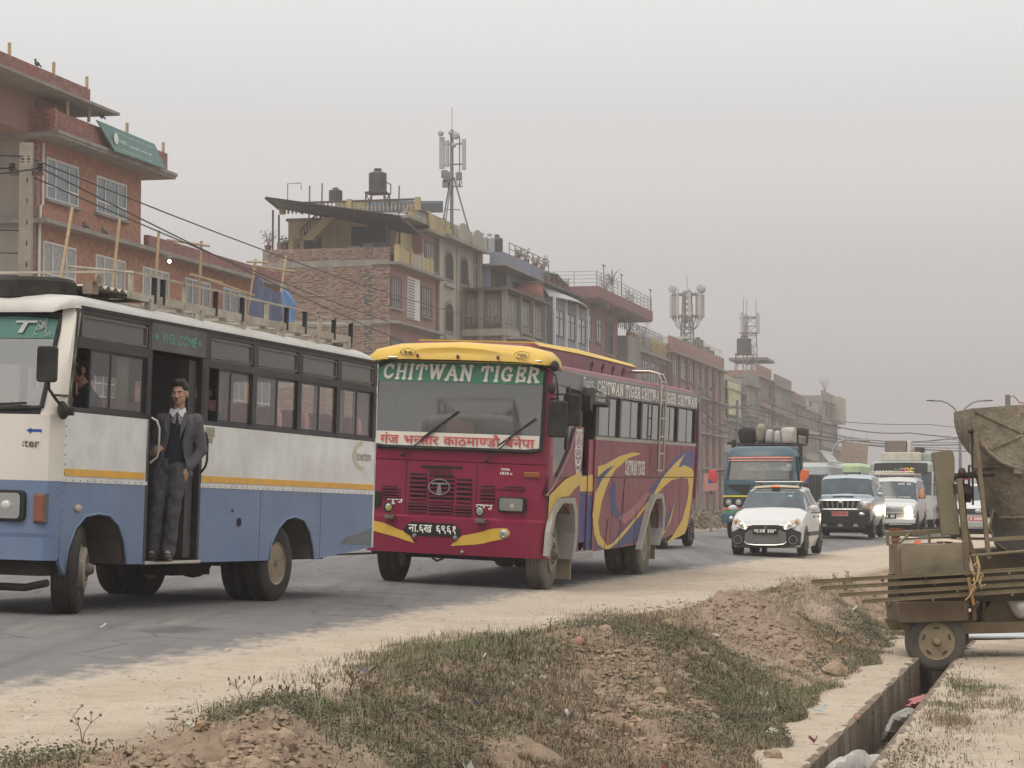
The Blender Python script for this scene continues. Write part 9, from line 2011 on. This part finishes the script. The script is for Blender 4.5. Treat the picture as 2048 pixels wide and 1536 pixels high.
bag('plastic_bag','clear grey plastic sheet hanging down the drain wall',3.06,17.8,-.62,(.10,.3,.15),mat('clear grey plastic',(.20,.19,.17),.35,bump=.8,bscale=14),3)
bag('plastic_bag','pale blue plastic under the mixer wheel',3.98,21.9,-.80,(.15,.2,.08),mat('pale blue plastic',(.26,.30,.31),.5,bump=.8,bscale=14),4)
o_=MB().box(-.5,-1.2,0,1.3,1.2,.03).build('concrete_slab',mat('pale slab',(.40,.42,.43),.8,var=.12,scale=2),None,bevel=.01);o_.location=(5.5,27.3,float(H(5.6,27.3))+.02);tag(o_,'pale blue grey slab on the ground beyond the mixer wheel','slab')
M_STK=mat('dead stalk',(.15,.105,.08),.95,var=.3,scale=20,island=.3)
def stalk(label,x,y,h,sd,seed=False,leaf=0,m=None):
 rr=random.Random(sd);t=thing('dry_weed',label,'weed',(x,y,float(H(x,y))-.01),0,'dry weeds standing up from the verge');st=MB();lf=MB()
 for k in range(rr.choice((2,3,4))):
  a=rr.uniform(0,6.28);l=h*rr.uniform(.6,1);d=Vector((math.cos(a)*.25,math.sin(a)*.25,1)).normalized();p=[Vector((0,0,0)),d*l*.5+Vector((rr.uniform(-.01,.01),0,0)),d*l+Vector((rr.uniform(-.03,.03),0,0))]
  st.tube(p,[.0035,.0025,.0015],5)
  for j in range(5 if seed else 3):
   q=p[1].lerp(p[2],rr.uniform(.1,1));e=q+Vector((rr.uniform(-.05,.05),rr.uniform(-.03,.03),rr.uniform(.02,.05)));st.tube([q,e],.0018,4)
   lf.ell(e,(.006,.006,.012)if seed else(.008,.008,.008),6,4)
  for j in range(leaf):
   q=p[0].lerp(p[2],rr.uniform(.2,1))+Vector((rr.gauss(0,.02),rr.gauss(0,.02),0));u=Vector((rr.gauss(0,1),rr.gauss(0,1),rr.gauss(0,.6))).normalized()*.016;v=u.orthogonal().normalized()*.008;lf.add([q-u,q+v,q+u,q-v],[(0,1,2,3)])
 st.build('stem',M_STK,t);lf.build('seed_head',m or M_STK,t,keep=True)['kind']='stuff'
for i,(x,y,h,sd_,sf,lv_,lb_)in enumerate([(-1.522,13.061,.16,1,True,0,'tall forked seed head left of the leafy weeds'),(-2.081,11.112,.16,2,False,0,'thin twiggy weed above the bottom left grass'),(1.395,22.308,.16,3,False,14,'upright brown weed on the crest of the bank'),(-1.137,13.571,.14,4,True,2,'first seed stalk behind the leafy weeds'),(-0.986,13.935,.16,5,True,2,'second seed stalk behind the leafy weeds'),(-0.871,13.571,.12,6,True,2,'third seed stalk behind the leafy weeds'),(-0.781,13.061,.16,7,False,0,'thin bare stalk right of the leafy weeds'),(-0.173,18.044,.12,8,False,4,'dark weed on top of the green grass'),(0.083,18.17,.09,9,False,10,'bushy dead weed right of the green grass top'),(0.293,16.545,.25,10,False,0,'long leaning stem on the clod mound'),(0.411,12.921,.22,11,False,3,'long grey stem in the brown weeds'),(5.203,35.174,.22,12,False,22,'dark leafy weed left of the mixer rails'),(4.921,34.702,.14,13,False,6,'small weed left of the dark leafy weed'),(3.551,18.262,.2,14,False,0,'straw coloured tuft beside the drain'),(-1.339,13.227,.10,15,True,6,'short weed at the left end of the leafy weeds')]):
 stalk(lb_,x,y,h,sd_,sf,lv_,M_LW if sd_ in(12,13)else None)
n=9000;y=70+60*NPR.rand(n);x=EDGE(y)-13-7*NPR.rand(n)**1.5;z=H(x,y);k=NPR.rand(n,3);c=np.stack([x,y,z+k[:,2]*.5],1)
u=NPR.randn(n,3);u/=np.linalg.norm(u,axis=1)[:,None];v=np.cross(u,NPR.randn(n,3));v/=np.linalg.norm(v,axis=1)[:,None];s_=(.06+.1*NPR.rand(n))[:,None]
V=np.stack([c-u*s_,c+v*s_*.4,c+u*s_,c-v*s_*.4],1).reshape(-1,3);i=np.arange(n)[:,None]*4
mesh_np('far_undergrowth',V,i+np.array([[0,1,2,3]]),mat('dusty undergrowth',(.16,.13,.09),.95,var=.3,island=.4),n,'dusty undergrowth on the far side of the road below the houses','undergrowth')
SPLIT=('wheel_arch','arch_lip','chassis_beam','cab_window_post','corner_post','door_post','mud_flap','curtain','cab_curtain','cab_pillar','cab_sticker','engine_part','orange_rag','panel_seam','rack_foot','shirt_collar','lapel','lamp_panel','roof_rail','star_mark','hopper_lug','drain_bed','tripod_leg','mirror_arm','wall_clutter','window_sill','roof_film','visor_lamp','rack_end_rail','grille_seam','window_post','round_mirror','cab_rack','rusty_bracket')
for o in[q for q in bpy.data.objects if q.type=='MESH' and q.parent is not None and q.name.split('.')[0]in SPLIT and q.get('kind')is None]:
 me=o.data;nv=len(me.vertices);par=list(range(nv))
 def fnd(a):
  while par[a]!=a:par[a]=par[par[a]];a=par[a]
  return a
 for e in me.edges:
  a,b=fnd(e.vertices[0]),fnd(e.vertices[1])
  if a!=b:par[a]=b
 gr_={}
 for p in me.polygons:gr_.setdefault(fnd(p.vertices[0]),[]).append(p)
 if not 2<=len(gr_)<=24:continue
 for i,ps in enumerate(gr_.values()):
  ids=sorted({v for p in ps for v in p.vertices});mp={v:k for k,v in enumerate(ids)}
  m2=bpy.data.meshes.new(me.name);m2 .from_pydata([me.vertices[v].co[:]for v in ids],[],[[mp[v]for v in p.vertices]for p in ps]);m2 .materials.append(me.materials[0])
  m2 .polygons.foreach_set('use_smooth',[p.use_smooth for p in ps])
  if i==0:o.data=m2
  else:
   c=o.copy();c.data=m2;COL.objects.link(c)
